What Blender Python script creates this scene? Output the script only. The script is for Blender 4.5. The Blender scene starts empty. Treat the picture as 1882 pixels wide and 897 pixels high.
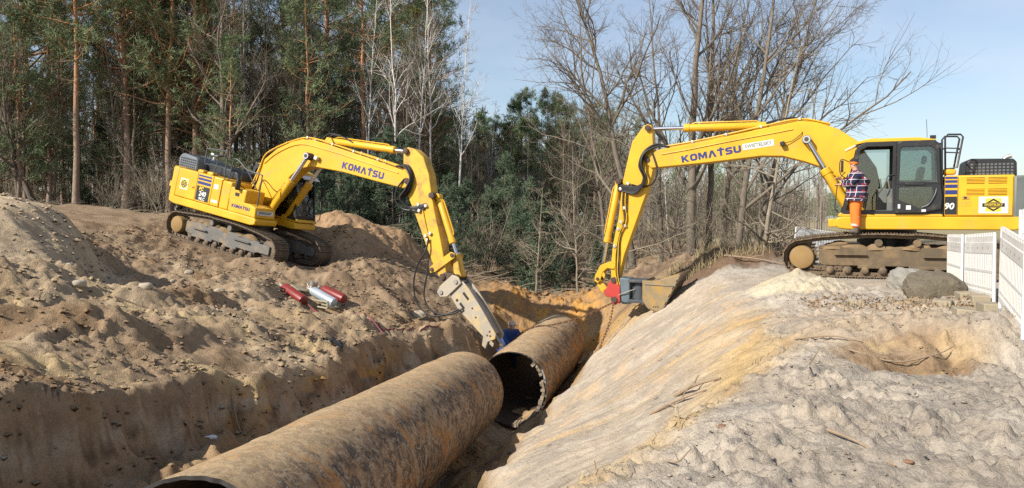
import bpy, math, random
import numpy as np
from mathutils import Vector, Matrix, Euler

S = bpy.context.scene
COL = S.collection
R_ = math.radians

# ------------------------------------------------------------------ camera
cam_data = bpy.data.cameras.new('camera')
cam = bpy.data.objects.new('camera', cam_data)
COL.objects.link(cam)
cam.location = (0, 0, 1.6)
cam.rotation_euler = (R_(90) - math.atan(48.5 / 1400), 0, 0)
cam_data.sensor_width = 36
cam_data.lens = 36 * 1400 / 1882
cam_data.clip_end = 3000
cam_data.clip_start = 0.05
S.camera = cam

# ------------------------------------------------------------------ sun, sky, exposure
SUN_EL, SUN_AZ = R_(36), math.atan2(-0.80, -0.60)          # from the left, a little behind the viewer
sun_vec = Vector((math.sin(SUN_AZ) * math.cos(SUN_EL), math.cos(SUN_AZ) * math.cos(SUN_EL), math.sin(SUN_EL)))
sl = bpy.data.lights.new('sun', 'SUN')
sl.energy = 4.8
sl.angle = R_(0.6)
sl.color = (1.0, 0.93, 0.82)
so = bpy.data.objects.new('sun', sl)
COL.objects.link(so)
so.rotation_euler = (-sun_vec).to_track_quat('-Z', 'Y').to_euler()

W = bpy.data.worlds.new('World')
S.world = W
W.use_nodes = True
wn = W.node_tree
wn.nodes.clear()
w_out = wn.nodes.new('ShaderNodeOutputWorld')
w_bg = wn.nodes.new('ShaderNodeBackground')
w_sky = wn.nodes.new('ShaderNodeTexSky')
w_sky.sky_type = 'NISHITA'
w_sky.sun_disc = False
w_sky.sun_elevation = SUN_EL
w_sky.sun_rotation = SUN_AZ
w_sky.air_density = 1.0
w_sky.dust_density = 0.9
w_sky.ozone_density = 1.2
w_bg.inputs['Strength'].default_value = 0.094
w_tc = wn.nodes.new('ShaderNodeTexCoord')
w_map = wn.nodes.new('ShaderNodeMapping')
w_map.inputs['Scale'].default_value = (1.3, 1.3, 4.2)
w_map.inputs['Location'].default_value = (3.1, 1.7, 0.4)
w_no = wn.nodes.new('ShaderNodeTexNoise')
w_no.inputs['Scale'].default_value = 1.7
w_no.inputs['Detail'].default_value = 6
w_no.inputs['Roughness'].default_value = 0.55
w_no.inputs['Distortion'].default_value = 0.5
w_cr = wn.nodes.new('ShaderNodeValToRGB')
w_cr.color_ramp.elements[0].position = 0.36
w_cr.color_ramp.elements[1].position = 0.78
w_cr.color_ramp.elements[0].color = (0.03, 0.03, 0.03, 1)
w_cr.color_ramp.elements[1].color = (0.55, 0.55, 0.55, 1)
w_mix = wn.nodes.new('ShaderNodeMix')
w_mix.data_type = 'RGBA'
w_mix.inputs['B'].default_value = (6.0, 6.3, 7.0, 1)       # thin veil cloud
wn.links.new(w_tc.outputs['Generated'], w_map.inputs['Vector'])
wn.links.new(w_map.outputs['Vector'], w_no.inputs['Vector'])
wn.links.new(w_no.outputs['Fac'], w_cr.inputs['Fac'])
wn.links.new(w_cr.outputs['Color'], w_mix.inputs['Factor'])
wn.links.new(w_sky.outputs['Color'], w_mix.inputs['A'])
wn.links.new(w_mix.outputs['Result'], w_bg.inputs['Color'])
wn.links.new(w_bg.outputs['Background'], w_out.inputs['Surface'])

S.view_settings.view_transform = 'Standard'
S.view_settings.look = 'None'
S.view_settings.gamma = 1
S.view_settings.use_curve_mapping = False
S.view_settings.exposure = 0.6
S.cycles.use_denoising = False
S.cycles.use_adaptive_sampling = False
S.cycles.max_bounces = 5
S.cycles.diffuse_bounces = 3
S.cycles.transparent_max_bounces = 6

# ------------------------------------------------------------------ small helpers
class MB:
    """collects shapes; build() links them as one mesh object"""
    def __init__(s):
        s.v = []; s.f = []
    def add(s, vs, fs):
        o = len(s.v); s.v += [tuple(p) for p in vs]; s.f += [tuple(i + o for i in f) for f in fs]; return s
    def box(s, c, d, rot=None):
        x, y, z = d[0] / 2, d[1] / 2, d[2] / 2
        vs = [Vector(p) for p in ((-x,-y,-z),(x,-y,-z),(x,y,-z),(-x,y,-z),(-x,-y,z),(x,-y,z),(x,y,z),(-x,y,z))]
        if rot is not None:
            m = Euler(rot).to_matrix(); vs = [m @ p for p in vs]
        vs = [p + Vector(c) for p in vs]
        return s.add(vs, [(0,3,2,1),(4,5,6,7),(0,1,5,4),(1,2,6,5),(2,3,7,6),(3,0,4,7)])
    def box2(s, a, b):
        return s.box([(a[i] + b[i]) / 2 for i in range(3)], [abs(b[i] - a[i]) for i in range(3)])
    def prism(s, poly, y0, y1, y0b=None, y1b=None):
        """polygon in XZ extruded along Y"""
        n = len(poly)
        ar = sum(poly[i][0] * poly[(i+1) % n][1] - poly[(i+1) % n][0] * poly[i][1] for i in range(n))
        if ar < 0: poly = poly[::-1]
        vs = [(p[0], y0, p[1]) for p in poly] + [(p[0], y1, p[1]) for p in poly]
        fs = [tuple(range(n)), tuple(range(2*n-1, n-1, -1))]
        fs += [(i, i + n, (i+1) % n + n, (i+1) % n) for i in range(n)]
        return s.add(vs, fs)
    def cyl(s, a, b, r, k=16, r2=None, cap=True):
        a, b = Vector(a), Vector(b); t = (b - a).normalized()
        n = t.orthogonal().normalized(); m = t.cross(n); r2 = r if r2 is None else r2
        vs = []
        for p, q in ((a, r), (b, r2)):
            for i in range(k):
                w = 2 * math.pi * i / k; vs.append(p + n * math.cos(w) * q + m * math.sin(w) * q)
        fs = [(i, (i+1) % k, (i+1) % k + k, i + k) for i in range(k)]
        if cap: fs += [tuple(range(k-1, -1, -1)), tuple(range(k, 2*k))]
        return s.add(vs, fs)
    def tube(s, pts, r, k=8, close=False):
        pts = [Vector(p) for p in pts]; n = len(pts); rs = r if hasattr(r, '__len__') else [r] * n
        base = len(s.v); ref = None
        for i, p in enumerate(pts):
            t = (pts[(i+1) % n] - pts[i-1]) if close else (pts[min(i+1, n-1)] - pts[max(i-1, 0)])
            t.normalize()
            if ref is None: ref = t.orthogonal()
            ref = (ref - t * ref.dot(t)).normalized(); m = t.cross(ref)
            for j in range(k):
                w = 2 * math.pi * j / k; s.v.append(tuple(p + ref * math.cos(w) * rs[i] + m * math.sin(w) * rs[i]))
        for i in range(n if close else n - 1):
            a, b = base + i * k, base + ((i+1) % n) * k
            for j in range(k): s.f.append((a + j, a + (j+1) % k, b + (j+1) % k, b + j))
        if not close:
            s.f.append(tuple(base + j for j in range(k-1, -1, -1))); s.f.append(tuple(base + (n-1) * k + j for j in range(k)))
        return s
    def lathe(s, prof, a, b, k=20):
        """profile [(t along a->b in metres, radius)]"""
        a, b = Vector(a), Vector(b); t = (b - a).normalized(); n = t.orthogonal().normalized(); m = t.cross(n); o = len(s.v)
        for d, r in prof:
            for i in range(k):
                w = 2 * math.pi * i / k; s.v.append(tuple(a + t * d + n * math.cos(w) * r + m * math.sin(w) * r))
        for q in range(len(prof) - 1):
            for i in range(k): s.f.append((o + q*k + i, o + q*k + (i+1) % k, o + (q+1)*k + (i+1) % k, o + (q+1)*k + i))
        s.f.append(tuple(o + i for i in range(k-1, -1, -1))); s.f.append(tuple(o + (len(prof)-1)*k + i for i in range(k)))
        return s
    def mesh(s, name, mat, smooth=False):
        me = bpy.data.meshes.new(name); me.from_pydata(s.v, [], s.f); me.update()
        for m in (mat if isinstance(mat, (list, tuple)) else [mat]): me.materials.append(m)
        if smooth:
            me.polygons.foreach_set('use_smooth', [True] * len(me.polygons))
            if hasattr(me, 'set_sharp_from_angle'): me.set_sharp_from_angle(angle=R_(40))
        return me
    def build(s, name, mat, parent=None, smooth=True, bevel=0):
        o = bpy.data.objects.new(name, s.mesh(name, mat, smooth)); COL.objects.link(o); o.parent = parent
        if bevel:
            b = o.modifiers.new('bevel', 'BEVEL'); b.width = bevel; b.segments = 2; b.limit_method = 'ANGLE'; b.angle_limit = R_(35)
        return o

def smooth_pts(pts, n=6):
    """Catmull-Rom through the points"""
    P = [Vector(p) for p in pts]; P = [P[0] * 2 - P[1]] + P + [P[-1] * 2 - P[-2]]; out = []
    for i in range(1, len(P) - 2):
        for j in range(n):
            t = j / n; a, b, c, d = P[i-1], P[i], P[i+1], P[i+2]
            out.append(0.5 * ((2*b) + (c-a)*t + (2*a-5*b+4*c-d)*t*t + (3*b-a-3*c+d)*t*t*t))
    out.append(P[-2]); return out

def tag(o, label, cat, group=None, kind=None):
    if label: o['label'] = label
    if cat: o['category'] = cat
    if group: o['group'] = group
    if kind: o['kind'] = kind
    return o
def empty(name, loc=(0,0,0), rot=(0,0,0), sc=1):
    o = bpy.data.objects.new(name, None); COL.objects.link(o); o.location = loc; o.rotation_euler = rot; o.scale = (sc, sc, sc)
    o.empty_display_size = 0.2; return o
def link_copy(o, parent=None):
    c = o.copy(); COL.objects.link(c); c.parent = parent; return c

# ------------------------------------------------------------------ numpy noise
_rng = np.random.RandomState(7)
_perm = _rng.permutation(512); _perm = np.concatenate([_perm, _perm])
_ga = _rng.rand(512) * 2 * np.pi; _gx, _gy = np.cos(_ga), np.sin(_ga)
def perlin(x, y, seed=0):
    x = np.asarray(x, float) + seed * 17.31; y = np.asarray(y, float) + seed * 9.77
    xi = np.floor(x).astype(int); yi = np.floor(y).astype(int); xf, yf = x - xi, y - yi
    u = xf*xf*xf*(xf*(xf*6-15)+10); v = yf*yf*yf*(yf*(yf*6-15)+10)
    def g(ix, iy, dx, dy):
        h = _perm[(_perm[ix & 511] + iy) & 511]; return _gx[h]*dx + _gy[h]*dy
    a = g(xi, yi, xf, yf); b = g(xi+1, yi, xf-1, yf); c = g(xi, yi+1, xf, yf-1); d = g(xi+1, yi+1, xf-1, yf-1)
    return ((a*(1-u) + b*u)*(1-v) + (c*(1-u) + d*u)*v) * 1.4
def fbm(x, y, o=4, seed=0, gain=0.5):
    s = 0; a = 1; f = 1
    for i in range(o):
        s = s + a * perlin(x*f, y*f, seed + i*3); a *= gain; f *= 2.03
    return s
def ridged(x, y, o=4, seed=0):
    s = 0; a = 1; f = 1
    for i in range(o):
        s = s + a * (1 - 2*np.abs(perlin(x*f, y*f, seed + i*5))); a *= 0.5; f *= 2.1
    return s
def worley(x, y, seed=0, warp=0.35, dens=0.75):
    """rounded lumps of random size, one per cell at most"""
    x = np.asarray(x, float) + warp*perlin(x*1.7, y*1.7, seed + 2) + seed*3.1; y = np.asarray(y, float) + warp*perlin(x*1.7, y*1.7, seed + 4); xi = np.floor(x).astype(int); yi = np.floor(y).astype(int); out = np.zeros(np.shape(x))
    for i in (-1, 0, 1):
        for j in (-1, 0, 1):
            cx, cy = xi + i, yi + j; h = _perm[(_perm[cx & 511] + cy) & 511]; h2 = _perm[(h + 101) & 511]; h3 = _perm[(h + 211) & 511]; h4 = _perm[(h + 307) & 511]
            r = 0.25 + 0.6*(h3/511.0)**2; dx = x - cx - h/511.0; dy = y - cy - h2/511.0; a = h4*0.0123; ex = 0.75 + 0.5*(h2/511.0)
            d2 = ((dx*np.cos(a) + dy*np.sin(a))*ex)**2 + ((-dx*np.sin(a) + dy*np.cos(a))/ex)**2
            k_ = np.maximum(0, 1 - d2/(r*r)); out = np.maximum(out, np.where(h4 < 511*dens, r*(0.62*np.minimum(1, k_*2.6) + 0.38*k_)*(0.7 + 0.5*dx/r*np.cos(a*3)), 0))
    return out
def sst(a, b, x):
    t = np.clip((x - a) / (b - a), 0, 1); return t*t*(3 - 2*t)

# ------------------------------------------------------------------ materials
def new_mat(name):
    m = bpy.data.materials.new(name); m.use_nodes = True; nt = m.node_tree
    return m, nt, nt.nodes['Principled BSDF']
def nd(nt, t, **kw):
    n = nt.nodes.new(t)
    for k, v in kw.items():
        if k in n.inputs: n.inputs[k].default_value = v
        else: setattr(n, k, v)
    return n
def ramp(nt, stops):
    r = nt.nodes.new('ShaderNodeValToRGB'); e = r.color_ramp.elements
    while len(e) < len(stops): e.new(0.5)
    for i, (p, c) in enumerate(stops):
        e[i].position = p; e[i].color = (c, c, c, 1) if not hasattr(c, '__len__') else (*c, 1)
    return r
def mixc(nt, a, b, fac, mode='MIX'):
    m = nt.nodes.new('ShaderNodeMix'); m.data_type = 'RGBA'; m.blend_type = mode
    for s, v in (('A', a), ('B', b), ('Factor', fac)):
        if isinstance(v, bpy.types.NodeSocket): nt.links.new(v, m.inputs[s])
        elif s == 'Factor': m.inputs[s].default_value = v
        else: m.inputs[s].default_value = (*v, 1)
    return m.outputs['Result']
def add_bump(nt, bs, h, strength, dist):
    b = nd(nt, 'ShaderNodeBump', Strength=strength, Distance=dist); nt.links.new(h, b.inputs['Height']); nt.links.new(b.outputs['Normal'], bs.inputs['Normal'])
def coords(nt, scale=None, kind='Object'):
    tc = nt.nodes.new('ShaderNodeTexCoord')
    if scale is None: return tc.outputs[kind]
    mp = nt.nodes.new('ShaderNodeMapping'); mp.inputs['Scale'].default_value = scale; nt.links.new(tc.outputs[kind], mp.inputs['Vector']); return mp.outputs['Vector']
def noise(nt, vec, scale, detail=4, rough=0.6, dist=0):
    n = nd(nt, 'ShaderNodeTexNoise', Scale=scale, Detail=detail, Roughness=rough, Distortion=dist); nt.links.new(vec, n.inputs['Vector']); return n.outputs['Fac']
def simple(name, col, rough=0.5, metal=0.0, dirt=None, dirt_amt=0.3, dscale=3.0, bump=0.0, bscale=40, spec=0.5, coat=0, bdist=0.01):
    m, nt, bs = new_mat(name); bs.inputs['Roughness'].default_value = rough; bs.inputs['Metallic'].default_value = metal
    bs.inputs['Specular IOR Level'].default_value = spec; bs.inputs['Coat Weight'].default_value = coat
    v = coords(nt); c = col
    n0 = noise(nt, v, dscale * 0.6, 3); r0 = ramp(nt, [(0.3, 0.86), (0.7, 1.08)]); nt.links.new(n0, r0.inputs['Fac'])
    c = mixc(nt, col, r0.outputs['Color'], 1.0, 'MULTIPLY')
    if dirt:
        n1 = noise(nt, v, dscale, 8, 0.68, 0.3); r1 = ramp(nt, [(0.62 - 0.3*dirt_amt - 0.02, 0.0), (0.62 - 0.3*dirt_amt + 0.16, min(1, 0.35 + dirt_amt))]); nt.links.new(n1, r1.inputs['Fac'])
        c = mixc(nt, c, dirt, r1.outputs['Color'])
        rr = nd(nt, 'ShaderNodeMapRange'); rr.inputs['To Min'].default_value = rough; rr.inputs['To Max'].default_value = 0.9
        nt.links.new(r1.outputs['Color'], rr.inputs['Value']); nt.links.new(rr.outputs['Result'], bs.inputs['Roughness'])
    nt.links.new(c, bs.inputs['Base Color'])
    if bump: add_bump(nt, bs, noise(nt, v, bscale, 8, 0.68), bump, bdist)
    return m

DUST = (0.36, 0.26, 0.16)
M = {}
M['yellow'] = simple('yellow_paint', (0.64, 0.365, 0.022), 0.38, 0, (0.36, 0.25, 0.09), 0.22, 2.2, 0.05, 40, 0.4)
M['yellow_worn'] = simple('yellow_paint_worn', (0.60, 0.355, 0.026), 0.45, 0, (0.24, 0.16, 0.075), 0.40, 2.8, 0.08, 40, 0.4)
M['navy'] = simple('navy_decal', (0.018, 0.032, 0.16), 0.4)
M['black'] = simple('black_paint', (0.018, 0.019, 0.021), 0.42, 0, (0.16, 0.13, 0.10), 0.10, 3)
M['darkgrey'] = simple('dark_grey_paint', (0.055, 0.065, 0.075), 0.45, 0, (0.24, 0.2, 0.15), 0.14, 3)
M['greypaint'] = simple('grey_paint', (0.13, 0.145, 0.14), 0.5, 0, DUST, 0.1, 3)
M['rubber'] = simple('hose_rubber', (0.014, 0.014, 0.015), 0.5, 0, (0.14, 0.11, 0.08), 0.1, 9)
M['chrome'] = simple('chrome_rod', (0.75, 0.76, 0.78), 0.16, 1.0)
M['steel'] = simple('bare_steel', (0.30, 0.29, 0.27), 0.5, 0.8, (0.20, 0.13, 0.07), 0.25, 6)
M['fitting'] = simple('zinc_fitting', (0.55, 0.53, 0.47), 0.4, 0.7)
M['track_r'] = simple('muddy_track_steel', (0.115, 0.085, 0.058), 0.75, 0.15, (0.27, 0.18, 0.095), 0.42, 4, 0.3, 30)
M['track_l'] = simple('dusty_track_steel', (0.115, 0.088, 0.064), 0.7, 0.2, (0.23, 0.165, 0.10), 0.42, 4, 0.3, 30)
M['frame_r'] = simple('mud_caked_frame', (0.105, 0.078, 0.048), 0.85, 0, (0.20, 0.135, 0.07), 0.45, 2.4, 0.5, 14)
M['frame_l'] = simple('dusty_grey_frame', (0.115, 0.115, 0.11), 0.7, 0, (0.27, 0.195, 0.115), 0.42, 2.6, 0.3, 20)
M['mud'] = simple('dried_mud', (0.20, 0.135, 0.07), 0.95, 0, (0.22, 0.15, 0.085), 0.4, 3, 0.8, 22)
M['hubdisc'] = simple('muddy_hub', (0.25, 0.155, 0.055), 0.85, 0, (0.24, 0.165, 0.09), 0.4, 4, 0.4, 20)
M['white'] = simple('white_panel', (0.64, 0.64, 0.62), 0.5, 0, (0.45, 0.42, 0.36), 0.06, 4)
M['whitedirty'] = simple('white_plastic', (0.62, 0.62, 0.605), 0.45, 0, (0.40, 0.36, 0.28), 0.28, 3.2, 0.05, 30)
M['galv'] = simple('galvanised_tube', (0.42, 0.45, 0.46), 0.45, 0.7)
M['red'] = simple('red_coupler_paint', (0.42, 0.035, 0.028), 0.5, 0, (0.14, 0.08, 0.05), 0.25, 6, 0.1, 40)
M['bluegrey'] = simple('blue_grey_casting', (0.10, 0.135, 0.16), 0.5, 0, (0.2, 0.16, 0.11), 0.22, 5, 0.1, 40)
M['bucket'] = simple('worn_bucket_steel', (0.25, 0.19, 0.11), 0.55, 0.25, (0.40, 0.24, 0.05), 0.42, 3.2, 0.15, 30)
M['bucketdark'] = simple('bucket_edge_steel', (0.22, 0.19, 0.155), 0.5, 0.4, (0.34, 0.26, 0.17), 0.3, 4, 0.1, 30)
M['breaker'] = simple('worn_breaker_steel', (0.36, 0.32, 0.255), 0.5, 0.3, (0.58, 0.38, 0.06), 0.34, 2.6, 0.15, 24)
M['breakerside'] = simple('breaker_side_steel', (0.33, 0.30, 0.26), 0.5, 0.35, (0.5, 0.36, 0.12), 0.15, 4, 0.15, 24)
M['rustdark'] = simple('dark_rusty_steel', (0.075, 0.05, 0.038), 0.7, 0.3, (0.2, 0.1, 0.05), 0.25, 6, 0.2, 30)
M['lens'] = simple('lamp_lens', (0.7, 0.72, 0.72), 0.15)
M['bottle_red'] = simple('red_gas_bottle', (0.19, 0.018, 0.016), 0.42, 0, (0.16, 0.06, 0.04), 0.2, 7, 0.05, 40)
M['bottle_grey'] = simple('silver_gas_bottle', (0.33, 0.38, 0.43), 0.4, 0.2, (0.4, 0.34, 0.26), 0.1, 6)
M['bottle_white'] = simple('white_bottle_shoulder', (0.56, 0.57, 0.57), 0.4)
M['olive'] = simple('khaki_carrier_frame', (0.30, 0.27, 0.18), 0.6, 0, DUST, 0.2, 6)
M['hosered'] = simple('red_gas_hose', (0.16, 0.025, 0.03), 0.6)
M['chain'] = simple('rusty_chain', (0.17, 0.085, 0.045), 0.75, 0.4, (0.28, 0.15, 0.08), 0.3, 20)
M['boulder_a'] = simple('grey_boulder', (0.25, 0.235, 0.205), 0.9, 0, (0.34, 0.25, 0.14), 0.16, 2.2, 0.8, 9, bdist=0.05)
M['boulder_b'] = simple('lichen_boulder', (0.155, 0.13, 0.092), 0.92, 0, (0.12, 0.10, 0.07), 0.55, 7, 1.0, 11, bdist=0.07)
M['concrete'] = simple('weathered_concrete', (0.29, 0.245, 0.175), 0.9, 0, (0.21, 0.19, 0.11), 0.3, 3, 0.4, 24)
M['stick'] = simple('grey_deadwood', (0.27, 0.20, 0.135), 0.9, 0, (0.14, 0.10, 0.07), 0.3, 12, 0.4, 60)
M['clod'] = simple('dry_clod', (0.36, 0.31, 0.235), 0.95, 0, (0.26, 0.20, 0.14), 0.3, 6, 0.5, 60)
M['clodbrown'] = simple('brown_clod', (0.34, 0.235, 0.14), 0.95, 0, (0.23, 0.155, 0.09), 0.4, 4, 0.5, 60)
M['litter'] = simple('dead_leaf', (0.21, 0.125, 0.065), 0.9, 0, (0.30, 0.21, 0.12), 0.4, 2)
M['drygrass'] = simple('dry_grass', (0.34, 0.27, 0.15), 0.9)
M['plasticblack'] = simple('black_sheet', (0.02, 0.02, 0.022), 0.4)

def glass_mat():
    m, nt, bs = new_mat('cab_glass'); nt.nodes.remove(bs)
    out = nt.nodes['Material Output']
    tr = nd(nt, 'ShaderNodeBsdfTransparent', Color=(0.74, 0.80, 0.78, 1)); gl = nd(nt, 'ShaderNodeBsdfGlossy', Roughness=0.03, Color=(0.9, 0.95, 1, 1))
    fr = nd(nt, 'ShaderNodeFresnel', IOR=1.5); mx = nt.nodes.new('ShaderNodeMixShader')
    ma = nd(nt, 'ShaderNodeMath', operation='ADD'); ma.inputs[1].default_value = 0.04
    nt.links.new(fr.outputs[0], ma.inputs[0]); nt.links.new(ma.outputs[0], mx.inputs[0]); nt.links.new(tr.outputs[0], mx.inputs[1]); nt.links.new(gl.outputs[0], mx.inputs[2]); nt.links.new(mx.outputs[0], out.inputs['Surface'])
    return m
M['glass'] = glass_mat()

# ================================================================== TERRAIN
LOW = [(3.13,4.60,-0.05),(1.84,4.55,-0.03),(0.84,4.50,-0.02),(0.47,4.55,-0.03),(4.33,6.40,-0.06),(3.01,6.35,-0.05),(1.60,6.20,-0.03),(5.80,8.60,-0.01),(4.08,8.00,-0.01),(3.15,8.60,-0.01),(2.42,7.50,-0.02),(5.77,8.80,0.24),(5.77,10.60,0.16),(5.33,12.20,0.07),(4.20,11.50,0.03),(4.61,14.00,0.0),(7.11,14.20,0.18),(11.09,16.50,0.18),(12.72,27.00,0.08),(10.6,27.0,0.05),(16,24,0.2),(24.16,36.00,0.31),(37.96,70.00,0.0),
 (-0.35,10.00,-1.89),(0.14,14.00,-2.49),(0.84,17.00,-2.62),(1.93,20.00,-2.28),(2.70,22.00,-2.03),(5.26,20.20,-0.02),(4.43,20.00,-0.76),(3.51,20.50,-1.34),(4.57,16.00,0.0),(2.79,15.00,-1.20),(1.73,11.50,-1.38),(3.35,13.00,-0.45),(3.79,12.30,-0.16),
 (1.92,27.00,-1.49),(3.08,27.00,-1.20),(3.78,26.50,-0.68),(0.08,28.50,-1.05),(-0.78,26.50,-1.44),(1.02,29.00,-1.72),(4.79,28.00,-0.40),(6.41,29.00,-0.10),(6.76,24.00,0.52),(7.22,22.00,0.34),(5.78,22.50,0.02),(7.50,21.00,0.10),(1.44,34.00,-1.81),(-1.06,36.00,-0.97),(-3.63,36.00,-0.20),(7.41,40.00,-0.40),(13.12,40.00,0.17)]
# right slope and trench floor
LOW += [(0.4,3,-0.02),(-0.8,0,0.0),(-1.9,3,-1.2),(-2.6,0,-1.2),(-1.2,6,-1.45),(-0.5,4.5,-0.75),(0.6,6.2,-0.62),(1.6,8.6,-0.9),(0.4,8,-1.45),
 (-6.1,4,-1.3),(-4.8,4,-1.6),(-3.1,4,-2.35),(-2.3,4,-2.1),(-5.2,7,-1.45),(-4.2,7,-1.62),(-2.6,7,-2.5),(-1.55,7,-2.4),(-4.35,9.5,-1.62),(-3.5,9.5,-1.78),(-2.2,9.5,-2.68),(-0.95,10,-2.75),
 (-3.6,12,-1.60),(-2.9,12,-1.82),(-1.8,12,-2.9),(-0.7,12,-2.95),(-0.1,12,-2.25),(-2.9,14.5,-1.62),(-2.35,14.5,-1.95),(-1.4,14.5,-3.08),(-0.3,14.5,-3.15),(-1.0,17,-3.22),(-2.0,17,-2.05),(0.25,17,-3.4),(-0.1,18.5,-3.5),(-1.5,18.5,-2.5),
 (0.5,20,-3.46),(-0.5,20,-3.2),(1.6,20.2,-3.2),(-1.3,20.2,-2.1),(0.95,22,-3.38),(-0.15,22,-3.16),(-1.0,22,-2.2),(1.95,22,-3.0),(1.45,24,-3.28),(0.2,24,-3.1),(-0.7,24,-2.0),(2.9,24,-2.1),(2.5,24.3,-3.0),(1.6,25.6,-2.7),
 (-8,0,0.3),(8,0,0.0),(4,-6,0.05),(-8,-8,0.3),(12,8,0.25),(16,14,0.3),(20,0,0.2),(30,24,0.3),(-12,60,0.5),(10,70,-0.3),(60,110,0.0),(-60,110,1.5),(0,120,-0.5),(60,0,0.2),(-40,-20,0.5),(50,-25,0.2)]
UP = [(-5.42,8.00,-0.24),(-4.96,9.30,-0.49),(-4.67,11.00,-0.69),(-3.99,12.60,-0.93),(-3.43,14.00,-0.96),(-3.28,15.20,-0.85),(-2.27,17.50,-1.16),(-1.25,19.20,-1.15),(-6.49,9.60,-0.05),(-6.64,11.00,0.02),(-5.46,11.00,-0.29),(-6.43,14.00,0.0),(-4.93,14.00,-0.41),(-9.01,17.00,0.38),(-6.78,17.50,0.10),(-5.00,18.30,-0.44),(-3.91,17.00,-0.72),(-3.37,19.50,-0.63),
 (-13.27,29.00,1.60),(-14.28,27.00,1.60),(-22.55,40.00,3.25),(-26.83,40.00,3.45),(-18.28,40.00,3.03),(-17.44,33.00,2.31),(-14.46,22.00,1.60),(-6.4,27.9,1.72),(-5.80,27.3,1.41),(-5.08,29.50,1.35),(-4.13,29.50,0.93),(-4.82,24.00,0.23),(-3.88,22.50,-0.33),(-3.34,29.00,-0.27),(-1.99,25.00,-0.73),(-2.73,21.00,-1.11),(-4.48,26.00,0.30),(-1.56,19.60,-1.78),(-0.92,21.00,-2.02),
 (-14.70,42.00,3.25),(-10.22,42.00,1.60),(-6.89,40.00,0.74),(0.08,28.50,-1.05),(-0.78,26.50,-1.44),(1.44,34.00,-1.81),(-1.06,36.00,-0.97),(-3.63,36.00,-0.20),(7.41,40.00,-0.40),(13.12,40.00,0.17),
 (-9.93,14.80,1.90),(-9.56,15.20,1.76),(-9.50,16.30,1.58),(-8.84,15.60,1.04),(-8.38,14.80,0.54),(-8.88,13.20,0.94),(-8.01,13.00,0.48),(-7.83,11.60,0.15),(-7.47,12.40,0.18),(-8.3,15.60,0.27),(-11.2,20.2,1.15),(-11.41,17.00,1.9),(-13.5,15.5,2.1),(-12,11,0.6),
 (-6.3,5,0.0),(-8,0,0.3),(-14,4,0.4),(-8,-8,0.3),(8,0,0.0),(-40,20,2.4),(-50,45,4.2),(-30,60,3.6),(-12,60,0.5),(10,70,-0.3),(60,110,0.0),(-60,110,3.5),(0,120,-0.5),(60,0,0.2),(-40,-20,0.8),(24,36,0.3),(12.7,27,0.08),(5,24,-0.8),(4,12,-0.3),(3,5,0),(2,30,-1.6)]

def frame_mat(yaw, pit, rol, loc):
    cy, sy = math.cos(yaw), math.sin(yaw); f = np.array([cy, sy, 0]); l = np.array([-sy, cy, 0]); u = np.array([0, 0, 1.0])
    cp, sp = math.cos(pit), math.sin(pit); f2 = cp*f - sp*u; u2 = cp*u + sp*f
    cr, sr = math.cos(rol), math.sin(rol); l2 = cr*l + sr*u2; u3 = cr*u2 - sr*l
    m = np.eye(4); m[:3, 0] = f2; m[:3, 1] = l2; m[:3, 2] = u3; m[:3, 3] = loc; return m
EXL = frame_mat(R_(-26), R_(12), R_(-3.8), (-8.44, 24.23, 0.49))       # breaker machine on the slope
EXR = frame_mat(R_(158), 0, 0, (9.61, 19.48, 0.12))                    # bucket machine on the terrace
for ax in (-2.1, -0.7, 0.7, 2.0):
    for ay in (-1.25, -0.6, 0.0, 0.6, 1.25):
        p = EXL @ np.array([ax, ay, 0.03, 1]); UP.append(tuple(p[:3]))
        p = EXR @ np.array([ax, ay, 0.0, 1]); LOW.append(tuple(p[:3]))

def mq_fit(P, c):
    P = np.array(P, float); n = len(P); X = P[:, :2]
    K = np.sqrt(((X[:, None] - X[None])**2).sum(-1) + c*c); A = np.zeros((n+3, n+3)); A[:n, :n] = K - np.eye(n)*0.004
    A[:n, n] = 1; A[:n, n+1:] = X; A[n, :n] = 1; A[n+1:, :n] = X.T
    w = np.linalg.solve(A, np.concatenate([P[:, 2], np.zeros(3)])); return X, w, c
def mq_eval(f, x, y):
    X, w, c = f; sh = np.shape(x); x = np.ravel(x).astype(np.float32); y = np.ravel(y).astype(np.float32); out = np.zeros(len(x), np.float64); n = len(X)
    for i in range(n): out += w[i] * np.sqrt((x - X[i, 0])**2 + (y - X[i, 1])**2 + c*c)
    out += w[n] + w[n+1]*x + w[n+2]*y
    return out.reshape(sh)
F_LOW, F_UP = mq_fit(LOW, 0.25), mq_fit(UP, 0.3)
def xL(y): return np.interp(y, [-20,0,5,8,9.3,11,12.6,14,15.2,16.2,17.5,19.2,20.5,22,25,28,30,60], [-16,-8,-6.2,-5.35,-4.9,-4.55,-3.9,-3.35,-3.1,-2.9,-2.2,-1.3,-1.4,-1.3,-1.2,-0.8,0,0])
def xE(y): return np.interp(y, [-20,0,3,4.5,6.2,8.6,10,14,20,26,30,60], [-4,-0.8,0.3,0.55,1.55,3.2,3.8,4.55,5.3,4.4,5,6])
def xT(y): return np.interp(y, [-20,0,3,6,10,14,17,20,22,24,26,60], [-5,-2.6,-1.9,-1.2,-0.35,0.14,0.84,1.93,2.7,3.0,3.0,3])

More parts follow.
